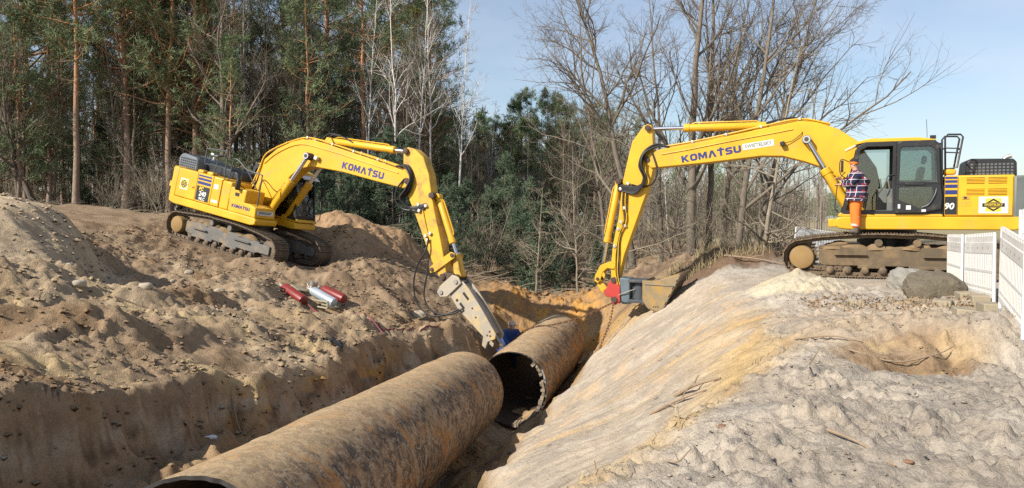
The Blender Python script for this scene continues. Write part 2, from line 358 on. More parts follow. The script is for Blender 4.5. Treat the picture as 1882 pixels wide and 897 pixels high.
def masks(x, y):
    m = {}
    far = sst(29, 36, y)
    m['wallpos'] = x - (xL(y) + 0.22*fbm(x*0.2, y*0.9, 3, 3) + 0.10*perlin(x*0.5, y*3.1, 8) + 0.03*fbm(x*4.5, y*5.5, 3, 18) + 0.30*np.maximum(0, perlin(x*0.3, y*0.75, 28) - 0.1))
    w = 0.40 + 0.12*perlin(y*0.4, x*0.1, 31) + 0.7*sst(16.5, 20, y)
    m['low'] = sst(-0.12, 1.0, m['wallpos'] / w)
    m['terr'] = sst(-0.25, 0.35, x - xE(y) + 0.25*perlin(x*0.3, y*0.7, 12)) * (1 - far)
    m['slope'] = sst(-0.1, 0.3, x - xT(y)) * (1 - m['terr']) * (1 - far)
    m['floor'] = m['low'] * (1 - sst(-0.2, 0.2, x - xT(y))) * (1 - far)
    m['bench'] = (1 - m['low']) * (1 - far)
    m['far'] = far
    mach = 1e9*np.ones(np.shape(x))
    for Fm, hx, hy in ((EXL, 2.3, 1.35), (EXR, 2.5, 1.6)):
        dx, dy = x - Fm[0, 3], y - Fm[1, 3]; f = Fm[:2, 0] / np.linalg.norm(Fm[:2, 0])
        a, b = dx*f[0] + dy*f[1], -dx*f[1] + dy*f[0]
        mach = np.minimum(mach, np.maximum(np.abs(a) - hx, np.abs(b) - hy))
    m['calm'] = sst(0.0, 0.6, mach)          # ground is pressed flat under the machines
    m['mach'] = mach
    return m

def tread(x, y, pts, half, pitch, depth):
    """crawler imprint along a polyline: pressed lane with cross bars"""
    out = np.zeros(np.shape(x)); s0 = 0
    for (x0, y0), (x1, y1) in zip(pts[:-1], pts[1:]):
        L = math.hypot(x1-x0, y1-y0); tx, ty = (x1-x0)/L, (y1-y0)/L
        a = (x-x0)*tx + (y-y0)*ty; b = -(x-x0)*ty + (y-y0)*tx
        k = sst(-0.1, 0.1, a) * (1 - sst(L-0.1, L+0.1, a)) * (1 - sst(half*0.85, half*1.1, np.abs(b)))
        out += k * (-depth + depth*1.3*sst(0.1, 0.6, np.sin((a + s0)*2*np.pi/pitch)))
        out += depth*0.8*sst(-0.1, 0.1, a)*(1 - sst(L-0.1, L+0.1, a))*np.exp(-((np.abs(b) - half*1.25)/0.1)**2)
        s0 += L
    return out

def height(x, y, detail=True):
    x = np.asarray(x, float); y = np.asarray(y, float); m = masks(x, y)
    zl = mq_eval(F_LOW, x, y); zu = mq_eval(F_UP, x, y)
    d = m['far']
    # loose spoil bench (left)
    nb = 0.15*fbm(x*0.55, y*0.55, 3, 1) + 0.085*ridged(x*0.9 + 0.2*perlin(x, y, 5), y*0.9, 3, 2) - 0.04
    nb = nb + 0.05*fbm(x*2.4, y*2.4, 3, 9) + 0.030*np.maximum(0, ridged(x*2.8, y*2.8, 3, 77) - 0.35)
    nb = nb + 0.028*fbm(x*7, y*7, 3, 4) * sst(-0.6, 0.5, perlin(x*0.8, y*0.8, 88) + 0.3)
    wx_, wy_ = x + 0.10*fbm(x*3, y*3, 3, 311), y + 0.10*fbm(x*3, y*3, 3, 312)
    cl = 0.10*worley(wx_*1.6, wy_*1.6, 301, 0.4, 0.35) + 0.09*worley(wx_*3.4, wy_*3.4, 302, 0.4, 0.3) + 0.11*worley(wx_*7.5, wy_*7.5, 303, 0.35, 0.55) + 0.07*worley(wx_*14, wy_*14, 309, 0.3, 0.6)
    rough = 0.075*fbm(x*1.9, y*1.9, 6, 313, 0.62); cl = cl + rough
    graded = sst(17.5, 20.5, y)*sst(6.2, 7.4, -x)*(1 - sst(30, 32, y))
    def berm(pts, wd, hh):
        out = np.zeros(np.shape(x))
        for (ax_, ay_), (bx_, by_) in zip(pts[:-1], pts[1:]):
            ll = (bx_-ax_)**2 + (by_-ay_)**2; tt_ = np.clip(((x-ax_)*(bx_-ax_) + (y-ay_)*(by_-ay_))/ll, 0, 1); dd_ = np.hypot(x - ax_ - tt_*(bx_-ax_), y - ay_ - tt_*(by_-ay_)) + 0.18*fbm(x*1.6, y*1.6, 3, 315); out = np.maximum(out, hh*np.maximum(0, 1 - np.maximum(dd_, 0)/wd))
        return out
    bm_ = berm([(-9.2, 12.3), (-6.9, 13.9), (-5.8, 16.2), (-5.9, 18.5)], 0.55, 0.30) + berm([(-8.0, 10.3), (-6.0, 11.7), (-5.0, 13.8)], 0.5, 0.24) + berm([(-3.6, 20.6), (-2.4, 19.6), (-1.6, 18.9)], 0.6, 0.35) + berm([(-5.2, 16.0), (-3.9, 15.6), (-3.4, 16.6)], 0.5, 0.25) + berm([(-7.4, 21.3), (-5.5, 21.2), (-3.9, 21.6)], 0.5, 0.28)
    nb = nb*0.8 + bm_ + cl*(0.18 + 0.95*sst(-0.15, 0.4, perlin(x*0.55, y*0.55, 310) + 0.3*perlin(x*1.6, y*1.6, 316)))*(1 - 0.72*graded) - 0.05 + 0.05*fbm((x*0.8 + y*0.6)*0.35, (-x*0.6 + y*0.8)*3.2, 4, 317, 0.6)
    mound = np.exp(-(((x + 10.0)/1.9)**2 + ((y - 15)/2.2)**2))
    nb = nb * (1 - 0.72*mound) + mound*0.05*fbm(x*1.3, y*5, 3, 61)
    nb = nb + tread(x, y, [(-12.6, 27.5), (-10.2, 21.5), (-9.2, 17.6), (-8.4, 15.2)], 0.33, 0.21, 0.045) + tread(x, y, [(-10.9, 28.6), (-8.6, 21.0), (-6.7, 16.4), (-7.6, 12.8)], 0.33, 0.21, 0.05)
    # raked slope (right)
    ns = 0.032*fbm(x*0.45, y*3.2, 4, 21) + 0.014*ridged(x*0.7 + 0.4*y, y*9, 2, 23) + 0.05*fbm(x*0.5, y*0.6, 2, 24) + 0.008*fbm(x*6, y*9, 3, 25)
    ns = ns + 0.05*worley(x*4, y*4, 320, 0.3, 0.14) + 0.018*worley(x*9, y*12, 321, 0.3, 0.35)*sst(-0.1, 0.5, perlin(x*0.7, y*1.5, 322)) - 0.03*np.maximum(0, ridged(x*0.35 + 0.1*perlin(x, y, 3), y*2.6, 2, 324) - 0.75)
    eb = np.exp(-((x - xE(y) + 0.22)/0.26)**2)*(1 - sst(11, 14, y)); ns = ns + eb*(0.16*worley(x*5, y*5, 326, 0.4, 0.6) + 0.08*worley(x*11, y*11, 327, 0.4, 0.7))
    # trampled terrace
    tr = np.maximum(0, ridged(x*1.5 + 0.3*perlin(x*2, y*2, 40), y*2.1, 3, 41) - 0.1)
    nt = 0.035*fbm(x*0.6, y*0.7, 3, 42) + 0.030*tr + 0.030*fbm(x*4.0, y*5.5, 5, 43, 0.62) + 0.010*fbm(x*13, y*15, 2, 44) - 0.028*sst(0.25, 0.6, perlin(x*2.3, y*2.8, 45)) - 0.018*sst(0.2, 0.5, perlin(x*5.1, y*6.2, 46))
    tx_, ty_ = x + 0.05*fbm(x*6, y*6, 3, 338), y + 0.05*fbm(x*6, y*6, 3, 339)
    nt = nt + (0.10*worley(tx_*3.0, ty_*3.6, 330, 0.4, 0.30) + 0.11*worley(tx_*6.5, ty_*7.5, 331, 0.4, 0.45) + 0.09*worley(tx_*13, ty_*14, 332, 0.35, 0.55) + 0.035*fbm(x*9, y*9, 4, 371, 0.65)*0.5)*sst(-0.35, 0.4, perlin(x*0.8, y*0.9, 333) + 0.1)
    nt = nt - (0.085*worley(x*2.4, y*3.0, 335, 0.4, 0.30) + 0.06*worley(x*5.2, y*6.4, 336, 0.4, 0.40))*sst(-0.2, 0.4, perlin(x*0.6 + 9, y*0.7, 337) + 0.15)
    calmterr = sst(13.5, 16, y)
    nt = nt * (1 - 0.7*calmterr)
    pit = np.exp(-(((x - 4.75)/0.75)**2 + ((y - 8.6)/0.55)**2)); nt = nt - 0.30*pit*(1 + 0.5*fbm(x*2.5, y*2.5, 3, 50)) + 0.13*np.exp(-(((x - 4.0)/1.0)**2 + ((y - 10.0)/0.5)**2))*(1 + 0.6*fbm(x*3, y*3, 3, 51))
    pile = np.maximum(0, 1 - np.hypot((x - 5.7)/1.0, (y - 15.2)/1.0)); nt = nt + 0.36*pile*(1 + 0.25*fbm(x*3, y*3, 3, 52))
    nf = 0.06*fbm(x*1.1, y*1.1, 4, 60) + 0.03*fbm(x*4, y*4, 3, 62)
    nw = 0.35*fbm(x*0.12, y*0.12, 4, 70) + 0.10*fbm(x*0.8, y*0.8, 3, 71)
    low_n = m['terr']*nt + m['slope']*ns + (1 - m['terr'] - m['slope'])*nf
    # back bank of loose orange soil
    back = sst(25, 27, y) * (1 - d)
    gmh = np.exp(-(((x - 6.6)/2.0)**2 + ((y - 23.6)/2.0)**2)); lump = 0.25*worley(x*1.3, y*1.3, 340, 0.5, 0.7) + 0.14*worley(x*3, y*3, 341, 0.4, 0.7) + 0.06*worley(x*7, y*7, 342, 0.35, 0.8)
    low_n = low_n + back*(0.20*fbm(x*0.9, y*0.9, 4, 81) + lump*0.8) + sst(0.15, 0.5, gmh)*(0.22*fbm(x*0.8, y*0.8, 3, 82) + lump*0.8 - 0.05)
    low_n = low_n + (0.9 + 1.1*sst(2.2, 1.2, x - xL(y))*(1 - sst(15, 18, y)))*(lump - 0.08 + 0.05*fbm(x*2, y*2, 5, 83, 0.6))*(1 - m['terr'])*(1 - m['slope'])
    zl = zl + m['calm']*low_n*(1 - d); zu = zu + m['calm']*nb*(1 - d)
    # weathered wall face: vertical runnels where the two surfaces part
    mid = m['low']*(1 - m['low'])*4
    z = zu*(1 - m['low']) + zl*m['low'] + mid*(0.17*fbm(x*1.2, y*2.8, 4, 90) + 0.22*worley(x*2.8, y*2.6, 350, 0.5, 0.7) + 0.12*worley(x*6, y*5.5, 351, 0.5, 0.7) - 0.08)*(1 - d)
    z = z*(1 - d) + d*(zl*0.5 + zu*0.5 + nw*0.7)
    f2 = sst(90, 160, np.hypot(x, y)); z = z*(1 - f2) + f2*(-0.2)
    return z

def grow_axis(start, step, end, g):
    out = [start]
    while (out[-1] < end) if step > 0 else (out[-1] > end):
        out.append(out[-1] + step); step *= g
    return out[1:]
gx = list(np.arange(-12.5, 0.2, 0.046)) + list(np.arange(0.2, 6.4, 0.033)) + list(np.arange(6.4, 10.6, 0.05)); gx = grow_axis(gx[0], -0.06, -900, 1.13)[::-1] + gx + grow_axis(gx[-1], 0.06, 900, 1.13)
gy = list(np.arange(3.4, 8, 0.030)) + list(np.arange(8, 12, 0.042)) + list(np.arange(12, 20, 0.058)) + list(np.arange(20, 33, 0.10)); gy = grow_axis(gy[0], -0.1, -300, 1.3)[::-1] + gy + grow_axis(gy[-1], 0.12, 1500, 1.10)
GX, GY = np.meshgrid(np.array(gx), np.array(gy)); GZ = height(GX, GY)
nx, ny = len(gx), len(gy); _gx_a, _gy_a = np.array(gx), np.array(gy)
def H(x, y):
    i = min(max(int(np.searchsorted(_gx_a, x)) - 1, 0), nx - 2); j = min(max(int(np.searchsorted(_gy_a, y)) - 1, 0), ny - 2); a = (x - gx[i])/(gx[i+1] - gx[i]); b = (y - gy[j])/(gy[j+1] - gy[j])
    return float((GZ[j, i]*(1-a) + GZ[j, i+1]*a)*(1-b) + (GZ[j+1, i]*(1-a) + GZ[j+1, i+1]*a)*b)
me = bpy.data.meshes.new('ground')
idx = np.arange(nx*ny).reshape(ny, nx)
quads = np.stack([idx[:-1, :-1], idx[:-1, 1:], idx[1:, 1:], idx[1:, :-1]], -1).reshape(-1, 4)
me.vertices.add(nx*ny); me.vertices.foreach_set('co', np.stack([GX, GY, GZ], -1).astype(np.float32).ravel())
me.loops.add(len(quads)*4); me.loops.foreach_set('vertex_index', quads.astype(np.int32).ravel())
me.polygons.add(len(quads)); me.polygons.foreach_set('loop_start', np.arange(0, len(quads)*4, 4, dtype=np.int32)); me.polygons.foreach_set('loop_total', np.full(len(quads), 4, np.int32))
me.polygons.foreach_set('use_smooth', np.ones(len(quads), bool)); me.update(calc_edges=True)

# soil colours: what the soil itself is made of, layer by layer
def soil(x, y, z):
    m = masks(x, y); C = lambda r, g, b: np.array([r, g, b])[None, :]
    x, y, z = x.ravel(), y.ravel(), z.ravel(); m = {k: np.ravel(v)[:, None] for k, v in m.items()}
    def mx(a, b, t): t = np.clip(t, 0, 1); t = t if t.ndim == 2 else t[:, None]; return a*(1 - t) + b*t
    n1 = fbm(x*0.5, y*0.5, 4, 101); n2 = fbm(x*1.7, y*1.7, 4, 102); n3 = fbm(x*0.25, y*3.0, 4, 103)
    bench = mx(C(0.285,0.205,0.13), C(0.375,0.285,0.185), sst(-0.1, 0.6, n1 + 0.5*n2)); bench = mx(bench, C(0.235,0.152,0.085), sst(0.15, 0.75, fbm(x*0.4, y*0.4, 4, 104) + 0.25*n2))
    bench = mx(bench, C(0.45,0.335,0.185), sst(0.2, 0.6, fbm(x*0.45, y*0.8, 3, 105) + 0.3*n2)*0.85*(1 - sst(13, 17, y)))
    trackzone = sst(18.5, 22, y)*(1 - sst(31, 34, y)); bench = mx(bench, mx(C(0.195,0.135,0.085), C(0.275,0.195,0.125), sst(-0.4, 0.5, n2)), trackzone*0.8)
    mound = np.exp(-(((x + 10.2)/2.2)**2 + ((y - 15)/2.4)**2)); bench = mx(bench, mx(C(0.37,0.285,0.19), C(0.46,0.36,0.24), sst(-0.3, 0.5, n3)), sst(0.2, 0.5, mound))
    spoil = np.exp(-(((x + 5.6)/2.6)**2 + ((y - 28)/2.4)**2)); bench = mx(bench, mx(C(0.30,0.195,0.11), C(0.38,0.25,0.145), sst(-0.4, 0.5, n2)), sst(0.15, 0.5, spoil))
    slope = mx(C(0.415,0.365,0.30), C(0.49,0.425,0.335), sst(-0.4, 0.5, n3)); slope = mx(slope, C(0.46,0.34,0.19), sst(0.25, 0.8, n3 + 0.35*n1)*0.7)
    ed = np.exp(-((x - xE(y) + 0.62 + 0.25*n1)/0.62)**2)*(1 - sst(11, 15, y)); slope = mx(slope, C(0.56,0.40,0.19), ed*sst(-0.8, 0.0, n1 + 0.4*n2)); slope = mx(slope, C(0.40,0.26,0.115), np.exp(-((x - xE(y) + 0.22)/0.24)**2)*(1 - sst(11, 14, y))*sst(-0.1, 0.5, n2)*0.85)
    slope = mx(slope, C(0.30,0.235,0.17), sst(0.35, 0.8, fbm(x*0.6, y*4.5, 3, 110))*0.5)
    slope = mx(slope, mx(C(0.36,0.24,0.12), C(0.45,0.27,0.09), sst(-0.2, 0.4, n2)), sst(20.5, 23.5, y))
    terr = mx(C(0.375,0.34,0.29), C(0.455,0.42,0.365), sst(-0.4, 0.5, n1 + 0.5*n2)); terr = mx(terr, C(0.34,0.295,0.235), sst(0.2, 0.7, n2)*0.4)
    pit = np.exp(-(((x - 4.6)/1.0)**2 + ((y - 8.8)/0.7)**2)); terr = mx(terr, mx(C(0.26,0.175,0.105), C(0.44,0.32,0.17), sst(-0.1, 0.6, n2)), sst(0.25, 0.7, pit))
    strip = np.exp(-((y - (10.2 + (x - 4)*0.0))/0.9)**2)*(1 - sst(5.2, 6.4, x)); terr = mx(terr, C(0.36,0.26,0.155), strip*0.6)
    pile = 1 - np.hypot((x - 5.7)/1.0, (y - 15.2)/1.0); terr = mx(terr, C(0.55,0.50,0.37), sst(-0.05, 0.15, pile)); slope = mx(slope, C(0.55,0.50,0.37), sst(-0.05, 0.15, pile))
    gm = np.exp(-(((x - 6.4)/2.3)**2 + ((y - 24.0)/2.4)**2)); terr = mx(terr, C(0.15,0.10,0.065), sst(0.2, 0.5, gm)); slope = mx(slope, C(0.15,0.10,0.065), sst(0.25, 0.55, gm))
    terr = mx(terr, C(0.30,0.265,0.17), sst(26, 33, y))
    floor = mx(C(0.25,0.165,0.092), C(0.37,0.255,0.14), sst(-0.4, 0.5, n1 + 0.5*n2)); floor = mx(floor, C(0.34,0.18,0.055), sst(0.1, 0.6, fbm(x*0.8, y*0.8, 3, 120))*sst(15, 18, y))
    low = floor*(1 - m['terr'] - m['slope']) + slope*m['slope'] + terr*m['terr']
    lay = np.sin(z*9 + 1.5*n1) + n2; wall = mx(C(0.21,0.145,0.09), C(0.35,0.25,0.155), sst(-0.8, 0.8, lay)); wall = mx(wall, C(0.50,0.27,0.065), sst(-0.05, 0.35, fbm(y*0.9, z*2.5, 3, 130) + 0.2*n2)*sst(10.5, 12.5, y)*(1 - sst(15.5, 17, y))*0.9)
    wall = mx(wall, C(0.42,0.35,0.26), sst(0.05, 0.5, fbm(y*1.3, z*2.6, 4, 131))*0.8); wall = mx(wall, C(0.115,0.078,0.048), sst(0.1, 0.5, fbm(y*1.9 + 4, z*3.5, 4, 132))*0.8)
    mid = np.exp(-((m['low'][:, 0] - 0.62)/0.36)**2)*(1 - sst(19, 22, y)); mid = mid*sst(0.05, 0.2, m['low'][:, 0])
    lowb = (1 - np.clip((x - xL(y))/2.0, 0, 1))*m['low'][:, 0]
    c = bench*(1 - m['low']) + low*m['low']; c = mx(c, wall, mid)
    back = sst(24.5, 26.5, y)*sst(-2.0, 0, x)*(1 - sst(3.0, 4.4, x)); c = mx(c, mx(C(0.30,0.18,0.085), C(0.47,0.24,0.055), sst(0.0, 0.6, n2 + 0.5*n1)), back*0.85)
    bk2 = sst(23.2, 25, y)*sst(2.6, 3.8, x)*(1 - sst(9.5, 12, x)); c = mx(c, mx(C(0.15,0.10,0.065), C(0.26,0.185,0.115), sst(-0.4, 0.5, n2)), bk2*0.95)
    leaf = mx(C(0.20,0.14,0.09), C(0.30,0.22,0.14), sst(-0.4, 0.5, n2)); fieldm = sst(9, 14, x)
    leaf = mx(leaf, C(0.28,0.24,0.14), fieldm*sst(40, 50, y)); c = mx(c, leaf, m['far'])
    litter = sst(30.5, 34, y)*sst(8, 12, -x); c = mx(c, leaf, litter*0.9)
    return c
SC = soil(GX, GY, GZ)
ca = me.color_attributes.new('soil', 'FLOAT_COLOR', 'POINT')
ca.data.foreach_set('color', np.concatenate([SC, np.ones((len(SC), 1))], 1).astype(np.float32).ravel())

mg, nt, bs = new_mat('soil')
at = nd(nt, 'ShaderNodeAttribute', attribute_name='soil')
v = coords(nt)
n_f = noise(nt, v, 9, 9, 0.72, 0.2); r_f = ramp(nt, [(0.28, 0.74), (0.5, 1.0), (0.75, 1.18)]); nt.links.new(n_f, r_f.inputs['Fac'])
c = mixc(nt, at.outputs['Color'], r_f.outputs['Color'], 1.0, 'MULTIPLY')
n_s = noise(nt, v, 55, 4, 0.7); r_s = ramp(nt, [(0.3, 0.86), (0.7, 1.12)]); nt.links.new(n_s, r_s.inputs['Fac'])
c = mixc(nt, c, r_s.outputs['Color'], 1.0, 'MULTIPLY')
vo = nd(nt, 'ShaderNodeTexVoronoi', Scale=26.0); nt.links.new(v, vo.inputs['Vector'])
r_v = ramp(nt, [(0.0, 1.0), (0.13, 0.0)]); nt.links.new(vo.outputs['Distance'], r_v.inputs['Fac'])
n_p = noise(nt, v, 1.7, 3); r_p = ramp(nt, [(0.5, 0.0), (0.62, 0.55)]); nt.links.new(n_p, r_p.inputs['Fac'])
peb = mixc(nt, r_v.outputs['Color'], r_p.outputs['Color'], 1.0, 'MULTIPLY')
c = mixc(nt, c, (0.50, 0.44, 0.36), peb)
nt.links.new(c, bs.inputs['Base Color']); bs.inputs['Roughness'].default_value = 0.95; bs.inputs['Specular IOR Level'].default_value = 0.15
hm = nd(nt, 'ShaderNodeMath', operation='ADD'); hs = nd(nt, 'ShaderNodeMath', operation='MULTIPLY'); hs.inputs[1].default_value = 0.35
n_b = noise(nt, v, 20, 6, 0.7, 0.4); nt.links.new(n_s, hs.inputs[0]); nt.links.new(n_b, hm.inputs[0]); nt.links.new(hs.outputs[0], hm.inputs[1])
add_bump(nt, bs, hm.outputs[0], 0.9, 0.034)
me.materials.append(mg)
ground = bpy.data.objects.new('ground', me); COL.objects.link(ground); tag(ground, None, None, kind='structure')

# ================================================================== PIPES
def rusty_pipe_mat():
    m, nt, bs = new_mat('rusty_pipe_steel')
    tc = nt.nodes.new('ShaderNodeTexCoord'); v = tc.outputs['Object']
    base = ramp(nt, [(0.28, (0.075, 0.045, 0.030)), (0.42, (0.17, 0.10, 0.055)), (0.55, (0.29, 0.185, 0.10)), (0.72, (0.42, 0.30, 0.175))])
    nt.links.new(noise(nt, v, 2.3, 12, 0.74, 0.5), base.inputs['Fac'])
    c = base.outputs['Color']
    # flaked tar coat
    rt = ramp(nt, [(0.50, 0.0), (0.53, 0.85)]); nt.links.new(noise(nt, v, 3.4, 14, 0.74, 1.4), rt.inputs['Fac'])
    c = mixc(nt, c, (0.052, 0.045, 0.042), rt.outputs['Color'])
    rl = ramp(nt, [(0.52, 0.0), (0.55, 0.85)]); nt.links.new(noise(nt, v, 6.5, 14, 0.76, 1.6), rl.inputs['Fac'])
    c = mixc(nt, c, (0.40, 0.30, 0.20), rl.outputs['Color'])
    # orange rust
    ro = ramp(nt, [(0.52, 0.0), (0.66, 0.85)]); nt.links.new(noise(nt, v, 1.9, 10, 0.7, 0.6), ro.inputs['Fac'])
    c = mixc(nt, c, (0.46, 0.19, 0.035), ro.outputs['Color'])
    # dry sand lying on the upper side
    geo = nt.nodes.new('ShaderNodeNewGeometry'); sx = nt.nodes.new('ShaderNodeSeparateXYZ'); nt.links.new(geo.outputs['Normal'], sx.inputs[0])
    ns = nd(nt, 'ShaderNodeMath', operation='MULTIPLY_ADD'); ns.inputs[1].default_value = 0.9; nt.links.new(noise(nt, v, 4.6, 12, 0.76, 1.0), ns.inputs[0]); nt.links.new(sx.outputs['Z'], ns.inputs[2])
    rs = ramp(nt, [(0.0, 0.0), (1.0, 0.6)]); mr = nd(nt, 'ShaderNodeMapRange'); mr.inputs['From Min'].default_value = 1.16; mr.inputs['From Max'].default_value = 1.42
    nt.links.new(ns.outputs[0], mr.inputs['Value']); nt.links.new(mr.outputs['Result'], rs.inputs['Fac'])
    c = mixc(nt, c, (0.46, 0.335, 0.19), rs.outputs['Color'])
    nt.links.new(c, bs.inputs['Base Color']); bs.inputs['Roughness'].default_value = 0.72; bs.inputs['Specular IOR Level'].default_value = 0.3
    h = nd(nt, 'ShaderNodeMath', operation='ADD'); nt.links.new(rt.outputs['Color'], h.inputs[0]); nt.links.new(noise(nt, v, 14, 8, 0.7), h.inputs[1])
    add_bump(nt, bs, h.outputs[0], 0.55, 0.014)
    return m
M['pipe'] = rusty_pipe_mat()
M['pipe_in'] = simple('pipe_inside', (0.045, 0.032, 0.024), 0.8, 0, (0.12, 0.075, 0.04), 0.3, 3, 0.3, 12)
M['lining'] = simple('cement_lining', (0.25, 0.20, 0.14), 0.9, 0, (0.2, 0.15, 0.1), 0.3, 8, 0.5, 40)
M['tar'] = simple('tar_rim', (0.035, 0.032, 0.03), 0.5)

def pipe(name, a, b, r, end_a, end_b, seed):
    """shell with ragged ends; end_x(theta) shifts the rim along the axis. theta 0 = right, 90 = up"""
    a, b = np.array(a, float), np.array(b, float); L = np.linalg.norm(b - a); t = (b - a)/L
    up = np.array([0, 0, 1.0]); up = up - t*(up @ t); up /= np.linalg.norm(up); rt = np.cross(t, up)
    K, N = 180, 150; th = np.linspace(0, 2*np.pi, K, endpoint=False); ea, eb = end_a(th), end_b(th)
    s = np.linspace(0, 1, N)[:, None]*(L - ea - eb)[None] + ea[None]; T = np.broadcast_to(th, s.shape)
    cx, cy = np.cos(T)*r, np.sin(T)*r
    bump = 0.006*fbm(cx*1.6 + s*0.7, cy*1.6 + s*1.3, 4, seed) + 0.008*np.maximum(0, fbm(cx*2.6 - s*1.5, cy*2.6 + s*1.1, 4, seed + 5) - 0.15)
    bump = bump + 0.016*fbm(cx*0.5 + s*0.35, cy*0.5 + s*0.45, 2, seed + 9)
    # girth seams
    for q in np.arange(1.9, L, 2.4): bump = bump + 0.008*np.exp(-((s - q)/0.02)**2)
    def ring(R): return a + s[..., None]*t + (np.cos(T)*R)[..., None]*rt + (np.sin(T)*R)[..., None]*up
    out = ring(r + bump); inn = ring(r - 0.03)
    V = np.concatenate([out.reshape(-1, 3), inn.reshape(-1, 3)]); f = []; g = []
    i = np.arange(N-1)[:, None]*K; j = np.arange(K)[None]; j2 = (j + 1) % K
    q = np.stack([i + j, i + j2, i + K + j2, i + K + j], -1).reshape(-1, 4); qi = (q + N*K)[:, ::-1]
    rim = [(int(jj), int(jj + N*K), int((jj+1) % K + N*K), int((jj+1) % K)) for jj in range(K)]; o2 = (N-1)*K
    rim2 = [(int(o2 + jj), int(o2 + (jj+1) % K), int(o2 + (jj+1) % K + N*K), int(o2 + jj + N*K)) for jj in range(K)]
    me = bpy.data.meshes.new(name); me.from_pydata([tuple(p) for p in V], [], [tuple(p) for p in q.tolist()] + [tuple(p) for p in qi.tolist()] + rim + rim2); me.update()
    for mm in (M['pipe'], M['pipe_in'], M['tar']): me.materials.append(mm)
    mi = np.zeros(len(me.polygons), np.int32); mi[len(q):2*len(q)] = 1; mi[2*len(q):] = 2; me.polygons.foreach_set('material_index', mi)
    me.polygons.foreach_set('use_smooth', [True]*len(me.polygons)); me.set_sharp_from_angle(angle=R_(50)); me.update()
    return me, (a, t, rt, up)
zero = lambda th: 0.02*perlin(th*3, th*0, 4)
dirP = np.array([0.159, 1, -0.072])
p1b = np.array([-1.08, 16.5, -2.22]); p1a = p1b - dirP*10.25
ragA = lambda th: 0.05 + 0.06*np.abs(perlin(np.cos(th)*3, np.sin(th)*3, 14)) + 0.03*perlin(np.cos(th)*9, np.sin(th)*9, 15)
me1, _ = pipe('shell', p1a, p1b, 0.9, ragA, zero, 11)
pr = empty('steel_pipe', tuple(p1a)); tag(pr, 'long rusty steel pipe with sand streaked top lying below the earth ledge', 'pipe', 'cut pipe lengths in the trench')
o = bpy.data.objects.new('shell', me1); COL.objects.link(o); o.parent = pr; o.matrix_parent_inverse = Matrix.Translation(-Vector(p1a))
p2a = np.array([-0.09, 18.3, -2.6]); p2b = np.array([1.44, 24.0, -2.36])
def ragB(th):      # sawn off unevenly: the crown is cut back, the right flank sticks out
    return 0.36 - 0.18*sst(0.5, -0.3, np.sin(th) - 0.2*np.cos(th)) - 0.42*np.exp(-((np.mod(th + np.pi, 2*np.pi) - np.pi + 0.9)/0.55)**2) + 0.05*perlin(np.cos(th)*4, np.sin(th)*4, 24) + 0.035*perlin(np.cos(th)*11, np.sin(th)*11, 25)
me2, (a2, t2, rt2, up2) = pipe('shell', p2a, p2b, 0.9, ragB, zero, 33)
pr2 = empty('steel_pipe', tuple(p2a)); tag(pr2, 'short rusty steel pipe with dark open ragged end and a chain across its top', 'pipe', 'cut pipe lengths in the trench')
o = bpy.data.objects.new('shell', me2); COL.objects.link(o); o.parent = pr2; o.matrix_parent_inverse = Matrix.Translation(-Vector(p2a))
rnd = random.Random(5)
for k in range(24):      # broken lining pieces around the sawn rim, right flank and bottom
    th = R_(48 - k*5.6 + rnd.uniform(-2, 2)); w = rnd.uniform(0.05, 0.10); R0 = 0.842
    if rnd.random() < 0.15: continue
    e = float(ragB(np.array([th]))[0]); mb = MB(); d = 0.05 + rnd.random()*0.05; prot = -0.03 - rnd.random()*0.05
    vs = []
    for (rr, ww) in ((R0 + 0.026, w/2), (R0 - d*0.75, w/2*0.9)):
        for dt in (-1, 1):
            ang = th + dt*ww/rr*(0.85 + 0.2*rnd.random())
            for s_ in (e + prot*rnd.uniform(0.4, 1), e + 0.22):
                p = a2 + t2*s_ + rt2*math.cos(ang)*rr + up2*math.sin(ang)*rr; vs.append(p)
    mb.add(vs, [(0,2,3,1),(4,5,7,6),(0,1,5,4),(2,6,7,3),(0,4,6,2),(1,3,7,5)])
    o = mb.build('lining_fragment', M['lining'], pr2, smooth=False); o.matrix_parent_inverse = Matrix.Translation(-Vector(p2a))

# ================================================================== EXCAVATORS
def text_mesh(s, size, bold=0.03, ext=0.0015, shear=0.0, sx=1.0):
    cu = bpy.data.curves.new('lettering', 'FONT'); cu.body = s; cu.size = size; cu.offset = bold*size; cu.extrude = ext; cu.shear = shear; cu.align_x = 'CENTER'; cu.align_y = 'CENTER'; cu.resolution_u = 3
    o = bpy.data.objects.new('lettering', cu); COL.objects.link(o); bpy.context.view_layer.update()
    me = bpy.data.meshes.new_from_object(o.evaluated_get(bpy.context.evaluated_depsgraph_get())); bpy.data.objects.remove(o); bpy.data.curves.remove(cu)
    if sx != 1: me.transform(Matrix.Diagonal((sx, 1, 1, 1)))
    return me
def put_text(parent, s, c, right, up, size, mat, **kw):
    me = text_mesh(s, size, **kw); me.materials.clear(); me.materials.append(mat)
    r = Vector(right).normalized(); u = Vector(up); u = (u - r*u.dot(r)).normalized(); n = r.cross(u)
    me.transform(Matrix((( r.x, u.x, n.x, c[0]), (r.y, u.y, n.y, c[1]), (r.z, u.z, n.z, c[2]), (0, 0, 0, 1))))
    o = bpy.data.objects.new('lettering', me); COL.objects.link(o); o.parent = parent; return o

